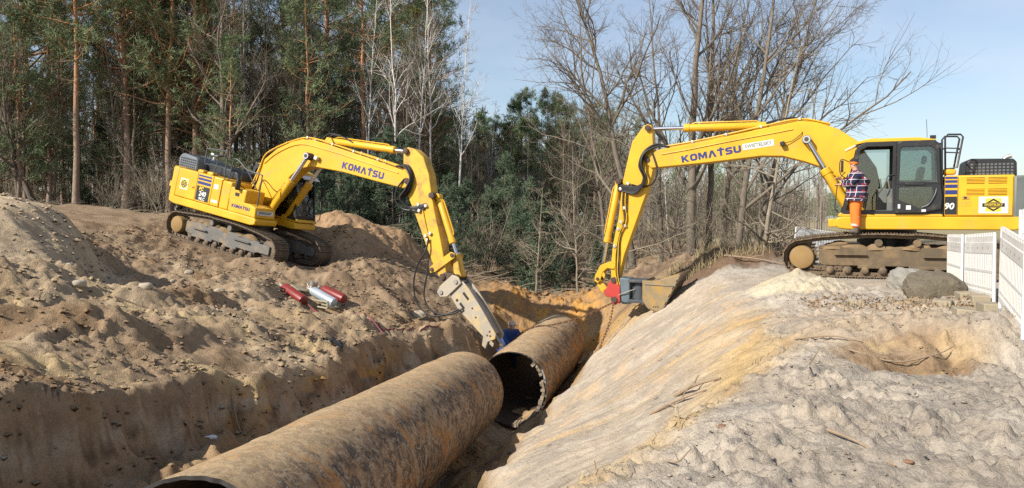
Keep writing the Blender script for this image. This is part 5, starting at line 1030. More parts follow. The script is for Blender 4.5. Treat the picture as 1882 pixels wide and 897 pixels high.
def person(loc, yaw, label, group, lean, arms, jacket, trousers, hat, hatband=None, bands=False, look=0.0, beard=False, crouch=0.0):
    root = empty('person', loc, (0, 0, yaw)); tag(root, label, 'person', group)
    L = lambda p: (p[0] + lean*max(0, p[2] - 0.9), p[1], p[2] - crouch*0.0)
    hx = 0.06 + look
    V = [((0, 0, 0.95), (0.13, 0.10)), (L((0.0, 0, 1.14)), (0.14, 0.10)), (L((0.01, 0, 1.34)), (0.16, 0.11)), (L((0.03, 0, 1.47)), (0.08, 0.07)), (L((0.045, 0, 1.53)), 0.055),
         (L((hx, 0, 1.60)), (0.078, 0.085)), (L((hx + 0.005, 0, 1.68)), (0.078, 0.09)), (L((hx, 0, 1.735)), 0.05)]
    E = [(0,1),(1,2),(2,3),(3,4),(4,5),(5,6),(6,7)]
    for s in (-1, 1):
        a = len(V); sh, el, wr = L((0.02, s*0.19, 1.42)), L(arms[s][0]), L(arms[s][1])
        V += [(sh, 0.062), (el, 0.046), (wr, 0.032)]; E += [(2, a), (a, a+1), (a+1, a+2)]
        d = (Vector(wr) - Vector(el)).normalized(); side = d.cross(Vector((0, 0, 1))).normalized(); pw = Vector(wr) + d*0.07
        V.append((tuple(pw), (0.042, 0.024))); E.append((a+2, a+3)); up = side.cross(d)
        for k, (off, ln) in enumerate(((-0.030, 0.065), (-0.010, 0.078), (0.010, 0.074), (0.030, 0.058))):
            b = len(V); p0 = pw + side*off + d*0.035; p1 = p0 + d*ln*0.55 - up*0.006; p2 = p1 + d*ln*0.25 - up*ln*0.45
            V += [(tuple(p0), 0.010), (tuple(p1), 0.009), (tuple(p2), 0.008)]; E += [(a+3, b), (b, b+1), (b+1, b+2)]
        b = len(V); t0 = Vector(wr) + d*0.035 - side*s*0.038 ; t1 = t0 + d*0.035 - side*s*0.020 - up*0.01; V += [(tuple(t0), 0.013), (tuple(t1), 0.010)]; E += [(a+2, b), (b, b+1)]
        b = len(V); V += [((0.0, s*0.10, 0.90), 0.088), ((0.03, s*0.115, 0.50), 0.062), ((-0.02, s*0.125, 0.10), 0.045), ((0.02, s*0.13, 0.045), 0.045), ((0.14, s*0.135, 0.035), 0.038)]; E += [(0, b), (b, b+1), (b+1, b+2), (b+2, b+3), (b+3, b+4)]
    skin('body', V, E, M['skin'], root)
    # face
    f = MB(); fx = L((hx + 0.083, 0, 1.635))[0]
    f.add([(fx - 0.01, -0.014, 1.620), (fx - 0.01, 0.014, 1.620), (fx + 0.026, 0, 1.618), (fx - 0.004, 0, 1.665)], [(0,2,1),(0,3,2),(1,2,3)]); f.build('nose', M['skin'], root)
    for s in (-1, 1):
        e = MB(); e.cyl((fx - 0.004, s*0.030, 1.662), (fx + 0.004, s*0.030, 1.662), 0.010, 8); e.build('eye', M['eye'], root)
        e = MB(); cx = L((hx - 0.01, 0, 1.645))[0]; e.cyl((cx, s*0.078, 1.645), (cx, s*0.094, 1.648), 0.026, 10, 0.020); e.build('ear', M['skin'], root)
    MB().box((fx - 0.002, 0, 1.592), (0.008, 0.045, 0.010)).build('mouth', M['red'], root)
    if beard: MB().lathe([(0, 0.02), (0.03, 0.055), (0.07, 0.06), (0.10, 0.045)], (fx - 0.045, 0, 1.535), (fx - 0.050, 0, 1.64), 12).build('beard', M['beard'], root)
    # jacket
    J = [(L((0.0, 0, 0.86)), (0.215, 0.165)), (L((-0.01, 0, 1.02)), (0.20, 0.155)), (L((-0.01, 0, 1.20)), (0.20, 0.155)), (L((0.0, 0, 1.36)), (0.20, 0.145)), (L((0.025, 0, 1.46)), (0.12, 0.10)), (L((0.04, 0, 1.515)), 0.085)]
    JE = [(0,1),(1,2),(2,3),(3,4),(4,5)]
    for s in (-1, 1):
        a = len(J); sh, el, wr = L((0.01, s*0.20, 1.41)), L(arms[s][0]), L(arms[s][1]); J += [(sh, 0.092), (el, 0.080), (tuple(Vector(el).lerp(Vector(wr), 0.55)), 0.066), (tuple(Vector(el).lerp(Vector(wr), 0.93)), 0.056)]; JE += [(3, a), (a, a+1), (a+1, a+2), (a+2, a+3)]
    skin('jacket', J, JE, jacket, root, 1, fat=1.42)
    T = [((0, 0, 0.97), (0.165, 0.125)), ((0, 0, 0.88), (0.17, 0.13))]; TE = [(0,1)]
    for s in (-1, 1):
        a = len(T); T += [((0.0, s*0.10, 0.76), 0.108), ((0.025, s*0.115, 0.50), 0.092), ((0.0, s*0.122, 0.28), 0.084), ((-0.015, s*0.125, 0.09), 0.080)]; TE += [(1, a), (a, a+1), (a+1, a+2), (a+2, a+3)]
        if bands:
            for z0 in (0.345, 0.165): MB().cyl((0.005, s*0.122, z0), (0.0, s*0.123, z0 + 0.055), 0.102, 18).build('reflective_band', M['reflect'], root)
        bt = MB(); bt.lathe([(0, 0.045), (0.03, 0.06), (0.12, 0.055), (0.17, 0.06)], (-0.02, s*0.125, 0.0), (-0.02, s*0.125, 0.2), 14); bt.lathe([(0, 0.03), (0.04, 0.052), (0.15, 0.05), (0.20, 0.02)], (-0.05, s*0.128, 0.045), (0.2, s*0.14, 0.035), 12); bt.build('boot', M['boot'], root)
    skin('trousers', T, TE, trousers, root, 0, fat=1.36)
    hz = 1.672; cx = L((hx, 0, 1.70))[0]
    MB().lathe([(0, 0.094), (0.03, 0.098), (0.07, 0.09), (0.10, 0.06), (0.115, 0.02)], (cx - 0.01, 0, hz), (cx - 0.02, 0, hz + 0.2), 18).build('cap', hat, root)
    if hatband: MB().lathe([(0, 0.096), (0.01, 0.104), (0.04, 0.104), (0.055, 0.098)], (cx - 0.005, 0, hz - 0.02), (cx - 0.012, 0, hz + 0.2), 18).build('cap_band', hatband, root)
    return root

fp = EXR @ np.array([0.80, 1.47, 1.115, 1])
person(tuple(fp[:3]), R_(158 - 8), 'man in plaid jacket and orange trousers standing on the excavator track by its open door', None, 0.0,
       {-1: ((0.12, -0.27, 1.20), (0.36, -0.10, 1.30)), 1: ((0.08, 0.27, 1.17), (0.34, 0.10, 1.17))}, M['plaid'], M['orange'], M['blackcap'], M['orange'], True, 0.015)
wx, wy = -0.10, 22.1
person((wx, wy, H(wx, wy) + 0.0), R_(-70), 'worker in blue jacket and grey beanie bending behind the short pipe', None, 0.28,
       {-1: ((0.22, -0.24, 1.20), (0.42, -0.08, 1.12)), 1: ((0.22, 0.24, 1.18), (0.42, 0.10, 1.12))}, M['bluejacket'], M['bluejacket'], M['beanie'], None, False, 0.04, True)

# ================================================================== BARRIERS, STONES, BOTTLES, CHAINS
def barrier(a, b, za, zb, label, group, raise_=0.0, hgt=1.0, feet=True, tilt=0.0):
    a, b = Vector((a[0], a[1], za)), Vector((b[0], b[1], zb)); L = (b - a).length; d = (b - a).normalized(); yaw = math.atan2(d.y, d.x)
    root = empty('barrier', tuple(a), (tilt, -math.asin(d.z), yaw)); tag(root, label, 'barrier', group)
    z0, z1 = raise_, raise_ + hgt; mb = MB()
    mb.box2((0.02, -0.012, z0 + 0.04), (L - 0.02, 0.012, z1 - 0.03)); mb.box2((0, -0.026, z0 + 0.02), (L, 0.026, z0 + 0.10)); mb.box2((0.002, -0.024, z1 - 0.30), (L - 0.002, 0.024, z1 - 0.12)); mb.box2((0.004, -0.022, z0 + 0.40), (L - 0.004, 0.022, z0 + 0.45)); mb.box2((0.004, -0.021, z0 + 0.14), (L - 0.004, 0.021, z0 + 0.18))
    p = mb.build('panel', M['whitedirty'], root, bevel=0.006)
    n = 17
    rib = MB(); rib.box((0, 0, 0), (L/n*0.52, 0.040, hgt*0.60)); rm = rib.mesh('rib', M['whitedirty'], False); tooth = MB(); tooth.box((0, 0, 0), (L/n*0.60, 0.032, 0.06)); tm = tooth.mesh('tooth', M['whitedirty'], False)
    for i in range(n):
        o = bpy.data.objects.new('rib', rm); COL.objects.link(o); o.parent = p; o.location = (L*(i + 0.5)/n, 0, z0 + 0.10 + hgt*0.30)
        o = bpy.data.objects.new('tooth', tm); COL.objects.link(o); o.parent = p; o.location = (L*(i + 0.5)/n, 0, z1)
    hp = MB()
    for i in range(5): hp.cyl((L*(0.14 + 0.18*i), -0.0262, z1 - 0.21), (L*(0.14 + 0.18*i), 0.0262, z1 - 0.21), 0.018, 8)
    hp.build('rivet', M['greypaint'], p)
    for x in (0.0, L):
        t = MB(); t.cyl((x, 0, z0 - 0.03 - raise_*0.98), (x, 0, z1 + 0.02), 0.026, 12); t.build('post', M['whitedirty'], root)
        t = MB(); t.cyl((x, 0, -0.14), (x, 0, 0.03), 0.021, 10); t.build('post_foot', M['galv'], root)
    return root, p
gB = 'white barriers along the terrace'
b3, b3p = barrier((5.9, 8.75), (6.85, 10.65), H(5.9, 8.75) + 0.06, H(6.85, 10.65) + 0.14, 'white slatted plastic barrier with a tall post planted in bare sand', gB, 0.05, 1.04)
b2, b2p = barrier((7.30, 11.5), (8.12, 13.6), 0.32, 0.24, 'white plastic barrier with a dark diamond emblem raised on concrete kerb blocks', gB, 0.03, 1.0)
b1, b1p = barrier((8.14, 13.75), (8.95, 15.6), 0.24, 0.20, 'white plastic barrier behind the brown boulder beside the excavator track', gB, 0.03, 1.0)
barrier((9.9, 26.8), (11.75, 27.5), H(9.9, 26.6), H(11.7, 27.6), 'white plastic barrier standing in the field behind the excavator', gB, 0.03, 1.0)
tb, _ = barrier((6.98, 10.45), (8.6, 9.75), H(7, 10.5), H(8.6, 9.8), 'tall white barrier panel set on a higher stand next to the leaning one', gB, 0.40, 1.02)
# little printed mark on the middle panel
em = MB(); em.add([(0.44, -0.030, 0.80), (0.53, -0.030, 0.72), (0.53, -0.030, 0.88), (0.62, -0.030, 0.80), (0.53, -0.0305, 0.80)], [(0,1,4),(1,3,4),(3,2,4),(2,0,4)]); em.build('emblem', M['greypaint'], b2p, smooth=False)
em = MB(); em.box((1.1, -0.032, 0.38), (0.10, 0.02, 0.30)); em.build('coupling', M['whitedirty'], b2p, bevel=0.008)
em = MB(); em.box((1.3, -0.034, 0.62), (0.16, 0.02, 0.14)); em.build('coupling', M['whitedirty'], b1p, bevel=0.008)

def boulder(name, c, s, seed, mat, label, yaw=0.0):
    K, N = (54, 36) if max(s) > 0.2 else (20, 14)
    ph = (np.pi*np.arange(N + 1)/N - np.pi/2)[:, None]; th = (2*np.pi*np.arange(K)/K)[None]; x, y, z = np.cos(ph)*np.cos(th), np.cos(ph)*np.sin(th), np.sin(ph) + 0*th
    k = 1 + 0.16*fbm(x*1.2 + z*0.7 + 5, y*1.2 - z*0.9 + 3, 3, seed) + 0.07*fbm(x*3.5 + z*3, y*3.5 - z*2, 5, seed + 4, 0.6)
    q = lambda t: np.sign(t)*np.abs(t)**0.85; vs = np.stack([q(x)*s[0]*k, q(y)*s[1]*k, q(z)*s[2]*k], -1).reshape(-1, 3).tolist()
    fs = [(i*K + j, i*K + (j+1) % K, (i+1)*K + (j+1) % K, (i+1)*K + j) for i in range(N) for j in range(K)]
    o = MB().add(vs, fs).build(name, mat); o.location = c; o.rotation_euler = (0, 0, yaw); return o
o = boulder('boulder', (7.62, 14.6, H(7.62, 14.6) + 0.13), (0.36, 0.33, 0.27), 3, M['boulder_a'], ''); tag(o, 'smooth pale grey boulder in front of the excavator track', 'boulder', 'boulders by the barrier')
o = boulder('boulder', (7.45, 13.45, H(7.45, 13.45) + 0.10), (0.50, 0.40, 0.33), 9, M['boulder_b'], ''); tag(o, 'rough brown lichen covered boulder beside the white barrier', 'boulder', 'boulders by the barrier')
for i, (x, y, yaw, L) in enumerate(((7.62, 12.75, 1.2, 0.6), (7.35, 11.95, 1.15, 0.62), (7.08, 11.25, 1.2, 0.6), (6.75, 11.9, 1.0, 0.5), (6.55, 11.0, 1.15, 0.75))):
    mb = MB(); mb.box((0, 0, 0), (L, 0.26, 0.18)); o = mb.build('kerb_block', M['concrete'], bevel=0.02); o.location = (x, y, H(x, y) + 0.05); o.rotation_euler = (0.03*i - 0.06, 0.04, yaw); tag(o, ('worn concrete kerb block nearest the boulders under the raised barrier', 'concrete kerb block in the middle of the row under the raised barrier', 'concrete kerb block at the end of the row beside the planted post', 'low kerb block lying apart in the dry leaves', 'longest weathered kerb block lying flat before the leaning barrier')[i], 'kerb block', 'kerb blocks under the barriers')

def gas_bottle(a, b, r, mbody, mshould, label, valve=True):
    a, b = Vector(a), Vector(b); root = empty('gas_bottle', tuple(b)); tag(root, label, 'gas bottle', 'gas bottles lying on the soil')
    inv = Matrix.Translation(-b); L = (b - a).length
    o = MB().lathe([(0.0, r*0.72), (0.015, r*0.92), (0.05, r), (L*0.80, r), (L*0.86, r*0.93)], b, a, 24).build('cylinder', mbody, root); o.matrix_parent_inverse = inv
    o = MB().lathe([(L*0.86, r*0.93), (L*0.91, r*0.72), (L*0.95, r*0.40), (L*0.97, r*0.34)], b, a, 24).build('shoulder', mshould, root); o.matrix_parent_inverse = inv
    o = MB().lathe([(L*0.97, r*0.32), (L*1.10, r*0.30), (L*1.12, r*0.2)], b, a, 14).build('valve_cap', M['fitting'], root); o.matrix_parent_inverse = inv
    return root
def on(x, y, h): return (x, y, H(x, y) + h)
gas_bottle(on(-5.62, 18.55, 0.13), on(-4.92, 17.95, 0.12), 0.125, M['bottle_red'], M['bottle_red'], 'dark red gas bottle lying alone on the brown soil')
gas_bottle(on(-4.98, 18.75, 0.22), on(-4.26, 18.25, 0.20), 0.115, M['bottle_grey'], M['bottle_white'], 'silver gas bottle with white shoulder lying on a khaki carrier')
gas_bottle(on(-4.78, 19.0, 0.20), on(-4.08, 18.5, 0.18), 0.115, M['bottle_red'], M['bottle_red'], 'red gas bottle lying close behind the silver one')
cr = empty('bottle_carrier', on(-4.6, 18.3, 0)); tag(cr, 'khaki steel bottle carrier frame under the silver gas bottle', 'carrier')
cr.rotation_euler = (0, 0.05, math.atan2(-0.5, 0.72)); mb = MB()
for (y, z) in ((-0.16, 0.02), (0.16, 0.02), (-0.16, 0.17)): mb.box2((-0.42, y - 0.02, z), (0.42, y + 0.02, z + 0.035))
mb.build('rail', M['olive'], cr, bevel=0.005); mb = MB()
for x in (-0.42, 0.39): mb.box2((x, -0.16, 0.02), (x + 0.03, 0.16, 0.06)); mb.box2((x, -0.18, 0.02), (x + 0.03, -0.14, 0.20))
mb.build('end_frame', M['olive'], cr, bevel=0.005)
o = MB().box((0, 0, 0), (0.30, 0.36, 0.02)).build('flap_board', M['olive'], bevel=0.004); o.location = on(-5.30, 18.95, 0.10); o.rotation_euler = (0.35, 0.2, 0.9); tag(o, 'small khaki board lying at an angle between the gas bottles', 'board')
rg = MB(); p0 = Vector(on(-5.02, 18.86, 0.2))
rg.cyl(p0, p0 + Vector((0.10, 0.05, 0.10)), 0.03, 10); rg.cyl(p0 + Vector((0.06, -0.02, 0.08)), p0 + Vector((0.06, -0.02, 0.20)), 0.045, 12); rg.cyl(p0 + Vector((0.14, 0.06, 0.06)), p0 + Vector((0.16, 0.02, 0.18)), 0.045, 12); rg.tube([p0, p0 + Vector((-0.08, 0.06, 0.12)), p0 + Vector((0.08, 0.12, 0.14))], 0.014, 6)
o = rg.build('pressure_regulator', M['fitting']); tag(o, 'chrome pressure regulators on top of the gas bottle valves', 'regulator')
for nm, pts, lab in (('gas_hose', [(-5.1, 18.6), (-5.0, 18.2), (-4.5, 17.7), (-4.0, 17.5), (-3.6, 17.6), (-3.2, 17.3), (-2.9, 17.0), (-2.6, 17.3), (-2.2, 17.9), (-1.8, 18.4)], 'dark red gas hose trailing from the bottles down to the trench'), ('gas_hose', [(-5.15, 18.8), (-5.25, 18.4), (-4.9, 18.1), (-4.6, 17.9), (-4.2, 17.85), (-3.8, 17.2), (-3.3, 16.9), (-2.8, 16.6)], 'second red hose curling beside the khaki carrier')):
    P = [on(x, y, 0.03) for x, y in pts]; sp = smooth_pts(P, 8); sp = [(p.x, p.y, max(p.z, H(p.x, p.y) + 0.018)) for p in sp]; o = MB().tube(sp, 0.016, 6).build(nm, M['hosered']); tag(o, lab, 'hose', 'gas hoses')

# chains from the coupler to the short pipe
lk = MB(); ring = [(0.055*math.copysign(1, math.cos(t))*0.55 + 0.028*math.cos(t), 0.026*math.sin(t), 0) for t in np.linspace(0, 2*math.pi, 14, endpoint=False)]; lk.tube(ring, 0.0105, 6, close=True); link_me = lk.mesh('link', M['chain'], True)
def chain(pts, label):
    sp = smooth_pts(pts, 40); d = [0]
    for a, b in zip(sp[:-1], sp[1:]): d.append(d[-1] + (b - a).length)
    root = empty('chain', tuple(sp[0])); tag(root, label, 'chain', 'lifting chains at the short pipe'); n = int(d[-1]/0.085); dd = np.array(d); xs = np.array([tuple(p) for p in sp])
    for i in range(n):
        s = (i + 0.5)*d[-1]/n; p = Vector([np.interp(s, dd, xs[:, k]) for k in range(3)]); q = Vector([np.interp(min(s + 0.02, d[-1]), dd, xs[:, k]) for k in range(3)]); t = (q - p).normalized()
        o = bpy.data.objects.new('link', link_me); COL.objects.link(o); o.parent = root; qt = t.to_track_quat('X', 'Z') @ Euler((R_(45 + 90*(i % 2)), 0, 0)).to_quaternion(); o.rotation_mode = 'QUATERNION'; o.rotation_quaternion = qt; o.location = p - Vector(sp[0])
cpw = (EXR @ np.array([7.08, 0.30, -0.95, 1]))[:3]
def on_pipe2(s, th, off=0.03): p = a2 + t2*s + rt2*math.cos(R_(th))*(0.9 + off) + up2*math.sin(R_(th))*(0.9 + off); return tuple(p)
e2 = [on_pipe2(3.2, 150), on_pipe2(3.35, 130), on_pipe2(3.5, 112), on_pipe2(3.7, 95), on_pipe2(3.9, 80)]; mid_ = (Vector(e2[-1])*0.5 + Vector(cpw)*0.5) + Vector((0, 0, -0.10))
chain([on_pipe2(3.1, 172)] + e2 + [tuple(mid_), tuple(cpw)], 'rusty lifting chain running from the red coupler over the short pipe')
gx_, gy_ = 2.55, 21.6
chain([tuple(cpw), tuple(Vector(cpw) + Vector((-0.15, -0.15, -0.6))), (gx_, gy_, H(gx_, gy_) + 0.25), (gx_ - 0.1, gy_ - 0.2, H(gx_ - 0.1, gy_ - 0.2) + 0.02), (gx_ - 0.3, gy_ - 0.25, H(gx_ - 0.3, gy_ - 0.25) + 0.02)], 'rusty chain hanging straight down from the red coupler')

# torn black sheet and white foam at the ledge
o = None
rs = random.Random(2); mb = MB(); K = 7
cx, cy = -3.42, 14.6
P = []
for i in range(K):
    for j in range(K):
        u, v_ = i/(K-1) - 0.5, j/(K-1) - 0.5; x, y = cx + 0.30*u + 0.10*v_, cy - 0.35*v_; P.append((x + rs.uniform(-.03, .03), y + rs.uniform(-.03, .03), H(x, y) + 0.03 + rs.uniform(0, 0.05)))
mb.add(P, [(i*K + j, (i+1)*K + j, (i+1)*K + j + 1, i*K + j + 1) for i in range(K-1) for j in range(K-1)]); o = mb.build('plastic_sheet', M['plasticblack']); so2 = o.modifiers.new('thick', 'SOLIDIFY'); so2.thickness = 0.006; tag(o, 'crumpled black plastic scrap stuck in the earth ledge', 'plastic scrap')
o = boulder('foam_lump', (-4.18, 10.45, H(-4.18, 10.45) + 0.02), (0.13, 0.05, 0.06), 21, M['white'], '', 0.5); tag(o, 'white foam lump lying at the foot of the earth ledge', 'foam')
o = boulder('stone_block', (-2.55, 20.9, H(-2.55, 20.9) + 0.08), (0.22, 0.16, 0.14), 13, M['clod'], '', 0.4); tag(o, 'pale stone lump stuck in the slope below the breaker hoses', 'stone')

# sticks, roots and brick bits on the terrace and slope
def stick(pts, r, label, group, forks=()):
    root = None; P = [Vector((x, y, H(x, y) + h)) for x, y, h in pts]; sp = smooth_pts(P, 5); n = len(sp)
    mb = MB(); mb.tube(sp, [r*(1 - 0.6*i/n) for i in range(n)], 7)
    for (i, dx, dy, dz) in forks: q = sp[i]; mb.tube(smooth_pts([q, q + Vector((dx, dy, dz))*0.5 + Vector((0, 0, 0.02)), q + Vector((dx, dy, dz))], 4), [r*0.5*(1 - 0.08*k) for k in range(9)], 6)
    o = mb.build('broken_branch', M['stick']); tag(o, label, 'branch', group); return o
stick([(1.75, 9.6, 0.02), (2.05, 9.5, 0.05), (2.4, 9.35, 0.02)], 0.022, 'forked grey branch lying on the raked slope', 'broken branches', ((6, 0.2, 0.25, 0.12), (3, 0.1, -0.2, 0.06)))
stick([(2.15, 10.0, 0.02), (2.35, 9.8, 0.10), (2.62, 9.5, 0.03)], 0.028, 'short thick broken branch beside the forked one on the slope', 'broken branches', ((5, 0.12, 0.18, 0.1),))
stick([(2.30, 5.5, 0.015), (2.42, 5.25, 0.02), (2.52, 4.95, 0.02)], 0.014, 'thin pale stick half sunk in the trampled terrace sand', 'broken branches')
stick([(1.05, 5.1, 0.01), (1.10, 4.98, 0.07), (1.16, 4.9, 0.14)], 0.009, 'dark twig sticking up from the sandy terrace edge', 'broken branches', ((5, -0.05, 0.05, 0.08),))
stick([(4.0, 9.0, 0.03), (4.4, 8.7, 0.10), (4.9, 8.75, 0.05), (5.2, 8.9, 0.04)], 0.012, 'bare root curling out of the small pit', 'broken branches', ((6, 0.25, 0.05, 0.06),))
stick([(3.7, 9.9, 0.03), (4.0, 9.5, 0.08), (4.25, 9.2, 0.03)], 0.016, 'brown root lying on the rim of the small pit', 'broken branches')
stick([(3.1, 7.9, 0.02), (3.12, 7.8, 0.10), (3.15, 7.75, 0.20)], 0.008, 'upright dry stalk at the yellow sand edge', 'broken branches')
stick([(6.3, 22.6, 0.05), (7.1, 22.0, 0.12), (8.0, 21.6, 0.05)], 0.03, 'long bare root on the dark soil mound', 'broken branches', ((4, 0.3, -0.3, 0.1), (7, 0.4, 0.1, 0.1)))
for x, y, s in ((1.55, 5.55, 0.035), (2.62, 4.98, 0.022)):
    o = boulder('brick_fragment', (x, y, H(x, y) + s*0.3), (s*1.5, s, s*0.6), 17, M['brickbit'] if 'brickbit' in M else M.setdefault('brickbit', simple('brick_bit', (0.21, 0.115, 0.07), 0.9, 0, (0.3, 0.22, 0.15), 0.3, 12)), '', x); tag(o, 'small reddish brick fragment half buried in the terrace sand', 'brick fragment', 'brick fragments on the terrace')

stick([(-6.9, 13.2, 0.03), (-6.5, 13.35, 0.08), (-6.1, 13.3, 0.03)], 0.016, 'thin root lying across the lumpy bench above the ledge', 'broken branches', ((5, 0.1, -0.2, 0.08),))
stick([(-4.35, 11.6, 0.02), (-4.1, 11.4, 0.06), (-3.85, 11.5, 0.16)], 0.02, 'bare root poking out of the earth ledge', 'broken branches', ((4, 0.12, 0.02, 0.14),))
rq = random.Random(12)
for k in range(9):
    x, y = rq.uniform(-8, -4.2), rq.uniform(10.5, 19); s_ = rq.uniform(0.05, 0.11)
    if x < float(xL(y)) - 0.3:
        o = boulder('stone', (x, y, H(x, y) + s_*0.25), (s_*1.3, s_, s_*0.75), 40 + k, M['clod'], '', rq.uniform(0, 6)); tag(o, 'small stone lying on the lumpy bench above the ledge', 'stone', 'small stones on the bench')
# loose clods and pebbles: far too many to count
def scatter_clods(name, n, seed, region, smin, smax, mat, keep):
    rg = np.random.RandomState(seed); x0, x1, y0, y1 = region; x = rg.uniform(x0, x1, n*3); y = y0 + (y1 - y0)*rg.rand(n*3)**1.35; ok = keep(x, y, rg); x, y = x[ok][:n], y[ok][:n]; n = len(x)
    z = height(x, y); s = smin + (smax - smin)*rg.rand(n)**3.2
    base = np.array([(1,0,0),(-1,0,0),(0,1,0),(0,-1,0),(0,0,1),(0,0,-1),(.62,.62,.55),(-.62,.62,.5),(.62,-.62,.5),(-.62,-.62,.55)]); 
    tri = np.array([(4,6,0),(4,0,8),(4,8,3),(4,3,9),(4,9,1),(4,1,7),(4,7,2),(4,2,6),(0,6,2),(0,3,8),(1,9,3),(1,2,7),(5,2,0),(5,0,3),(5,3,1),(5,1,2)])
    jit = rg.uniform(0.65, 1.25, (n, 10, 1)); an = rg.rand(n)*6.28; ca_, sa_ = np.cos(an), np.sin(an); V = base[None]*jit*s[:, None, None]; V = V*rg.uniform(0.7, 1.4, (n, 1, 3)); V[:, :, 2] *= 0.8
    X = V[:, :, 0]*ca_[:, None] - V[:, :, 1]*sa_[:, None] + x[:, None]; Y = V[:, :, 0]*sa_[:, None] + V[:, :, 1]*ca_[:, None] + y[:, None]; Zz = V[:, :, 2] + z[:, None] + s[:, None]*0.12
    VV = np.stack([X, Y, Zz], -1).reshape(-1, 3); FF = (tri[None] + (np.arange(n)*10)[:, None, None]).reshape(-1, 3)
    o = mesh_np(name, VV, FF, [mat]); scol = np.repeat(soil(x, y, z), 10, 0); at_ = o.data.color_attributes.new('soil', 'FLOAT_COLOR', 'POINT'); at_.data.foreach_set('color', np.concatenate([scol, np.ones((len(scol), 1))], 1).astype(np.float32).ravel()); return o
def mesh_np(name, V, F, mats, mi=None, smooth=False, link=True):
    me = bpy.data.meshes.new(name); k = F.shape[1]; me.vertices.add(len(V)); me.vertices.foreach_set('co', V.astype(np.float32).ravel()); me.loops.add(F.size); me.loops.foreach_set('vertex_index', F.astype(np.int32).ravel())
    me.polygons.add(len(F)); me.polygons.foreach_set('loop_start', np.arange(0, F.size, k, dtype=np.int32)); me.polygons.foreach_set('loop_total', np.full(len(F), k, np.int32))
    for m in mats: me.materials.append(m)
    if mi is not None: me.polygons.foreach_set('material_index', mi.astype(np.int32))
    if smooth: me.polygons.foreach_set('use_smooth', np.ones(len(F), bool))
    me.update(calc_edges=True)
    if not link: return me
    o = bpy.data.objects.new(name, me); COL.objects.link(o); return o
o = scatter_clods('sand_clods', 3500, 1, (-1, 8, 3.6, 13.5), 0.004, 0.022, mg, lambda x, y, r: (x > xE(y) - 0.2) & (perlin(x*0.9, y*0.9, 200) + r.uniform(-0.5, 0.5, len(x)) > -0.05)); tag(o, 'loose grey sand clods and pebbles strewn over the terrace', 'clods', kind='stuff')
o = scatter_clods('earth_clods', 13000, 2, (-12, -1, 6.5, 27), 0.008, 0.055, mg, lambda x, y, r: (x < xL(y) + 0.5) & (masks(x, y)['mach'] > 0.1) & (perlin(x*0.7, y*0.7, 201) + r.uniform(-0.5, 0.5, len(x)) > 0.0)); tag(o, 'loose brown earth clods strewn over the dug bench', 'clods', kind='stuff')
o = scatter_clods('trench_clods', 3500, 3, (-6, 4, 4, 28), 0.006, 0.045, mg, lambda x, y, r: (x > xL(y) + 0.2) & (x < xE(y)) & (perlin(x*0.8, y*0.8, 202) > 0.05) & ((x < xT(y)) | (r.rand(len(x)) < 0.12) | (y > 22))); tag(o, 'loose earth crumbs on the trench floor and slope', 'clods', kind='stuff')

def grass_stuff(name, n, seed, keep, region, h0, h1, mat, label, lie=0.5):
    rg = np.random.RandomState(seed); x0, x1, y0, y1 = region; x = rg.uniform(x0, x1, n*4); y = rg.uniform(y0, y1, n*4); ok = keep(x, y, rg); x, y = x[ok][:n], y[ok][:n]; n = len(x); z = height(x, y)
    an = rg.rand(n)*6.28; L = rg.uniform(h0, h1, n); el = rg.uniform(lie, 1.5, n); d = np.stack([np.cos(an)*np.cos(el), np.sin(an)*np.cos(el), np.sin(el)], -1); sd = np.stack([-np.sin(an), np.cos(an), 0*an], -1)*0.0045
    p = np.stack([x, y, z - 0.01], -1); mid = p + d*(L*0.55)[:, None]; tip = p + d*L[:, None] + np.stack([np.cos(an), np.sin(an), -0.5 + 0*an], -1)*(L*0.25)[:, None]
    V = np.stack([p - sd, p + sd, mid + sd, mid - sd, tip - sd*0.2, tip + sd*0.2], 1).reshape(-1, 3); F = np.array([(0,1,2,3),(3,2,5,4)])[None] + (np.arange(n)*6)[:, None, None]
    o = mesh_np(name, V, F.reshape(-1, 4), [mat]); tag(o, label, 'grass', kind='stuff'); return o
grass_stuff('dry_grass', 2600, 4, lambda x, y, r: (np.hypot((x - 6.8)/2.2, (y - 24)/1.6) < 1) & (perlin(x*1.2, y*1.2, 9) > -0.2), (4, 9.5, 22, 26), 0.15, 0.5, M['drygrass'], 'dry straw coloured grass on top of the dark soil mound')
grass_stuff('roadside_grass', 1500, 5, lambda x, y, r: (np.abs(y - (12.2 + (6.5 - x)*0.4)) < 0.8) & (perlin(x*1.6, y*1.6, 19) > 0.05), (5.2, 8.4, 10.5, 14), 0.03, 0.14, M['drygrass'], 'sparse dry grass around the boulders', 0.2)
grass_stuff('edge_grass', 900, 6, lambda x, y, r: (np.abs(x - xE(y) + 0.3) < 0.3) & (perlin(x*1.5, y*1.5, 29) > 0.1), (0, 5, 4.5, 11), 0.03, 0.16, M['drygrass'], 'thin dry stalks along the yellow sand edge', 0.3)
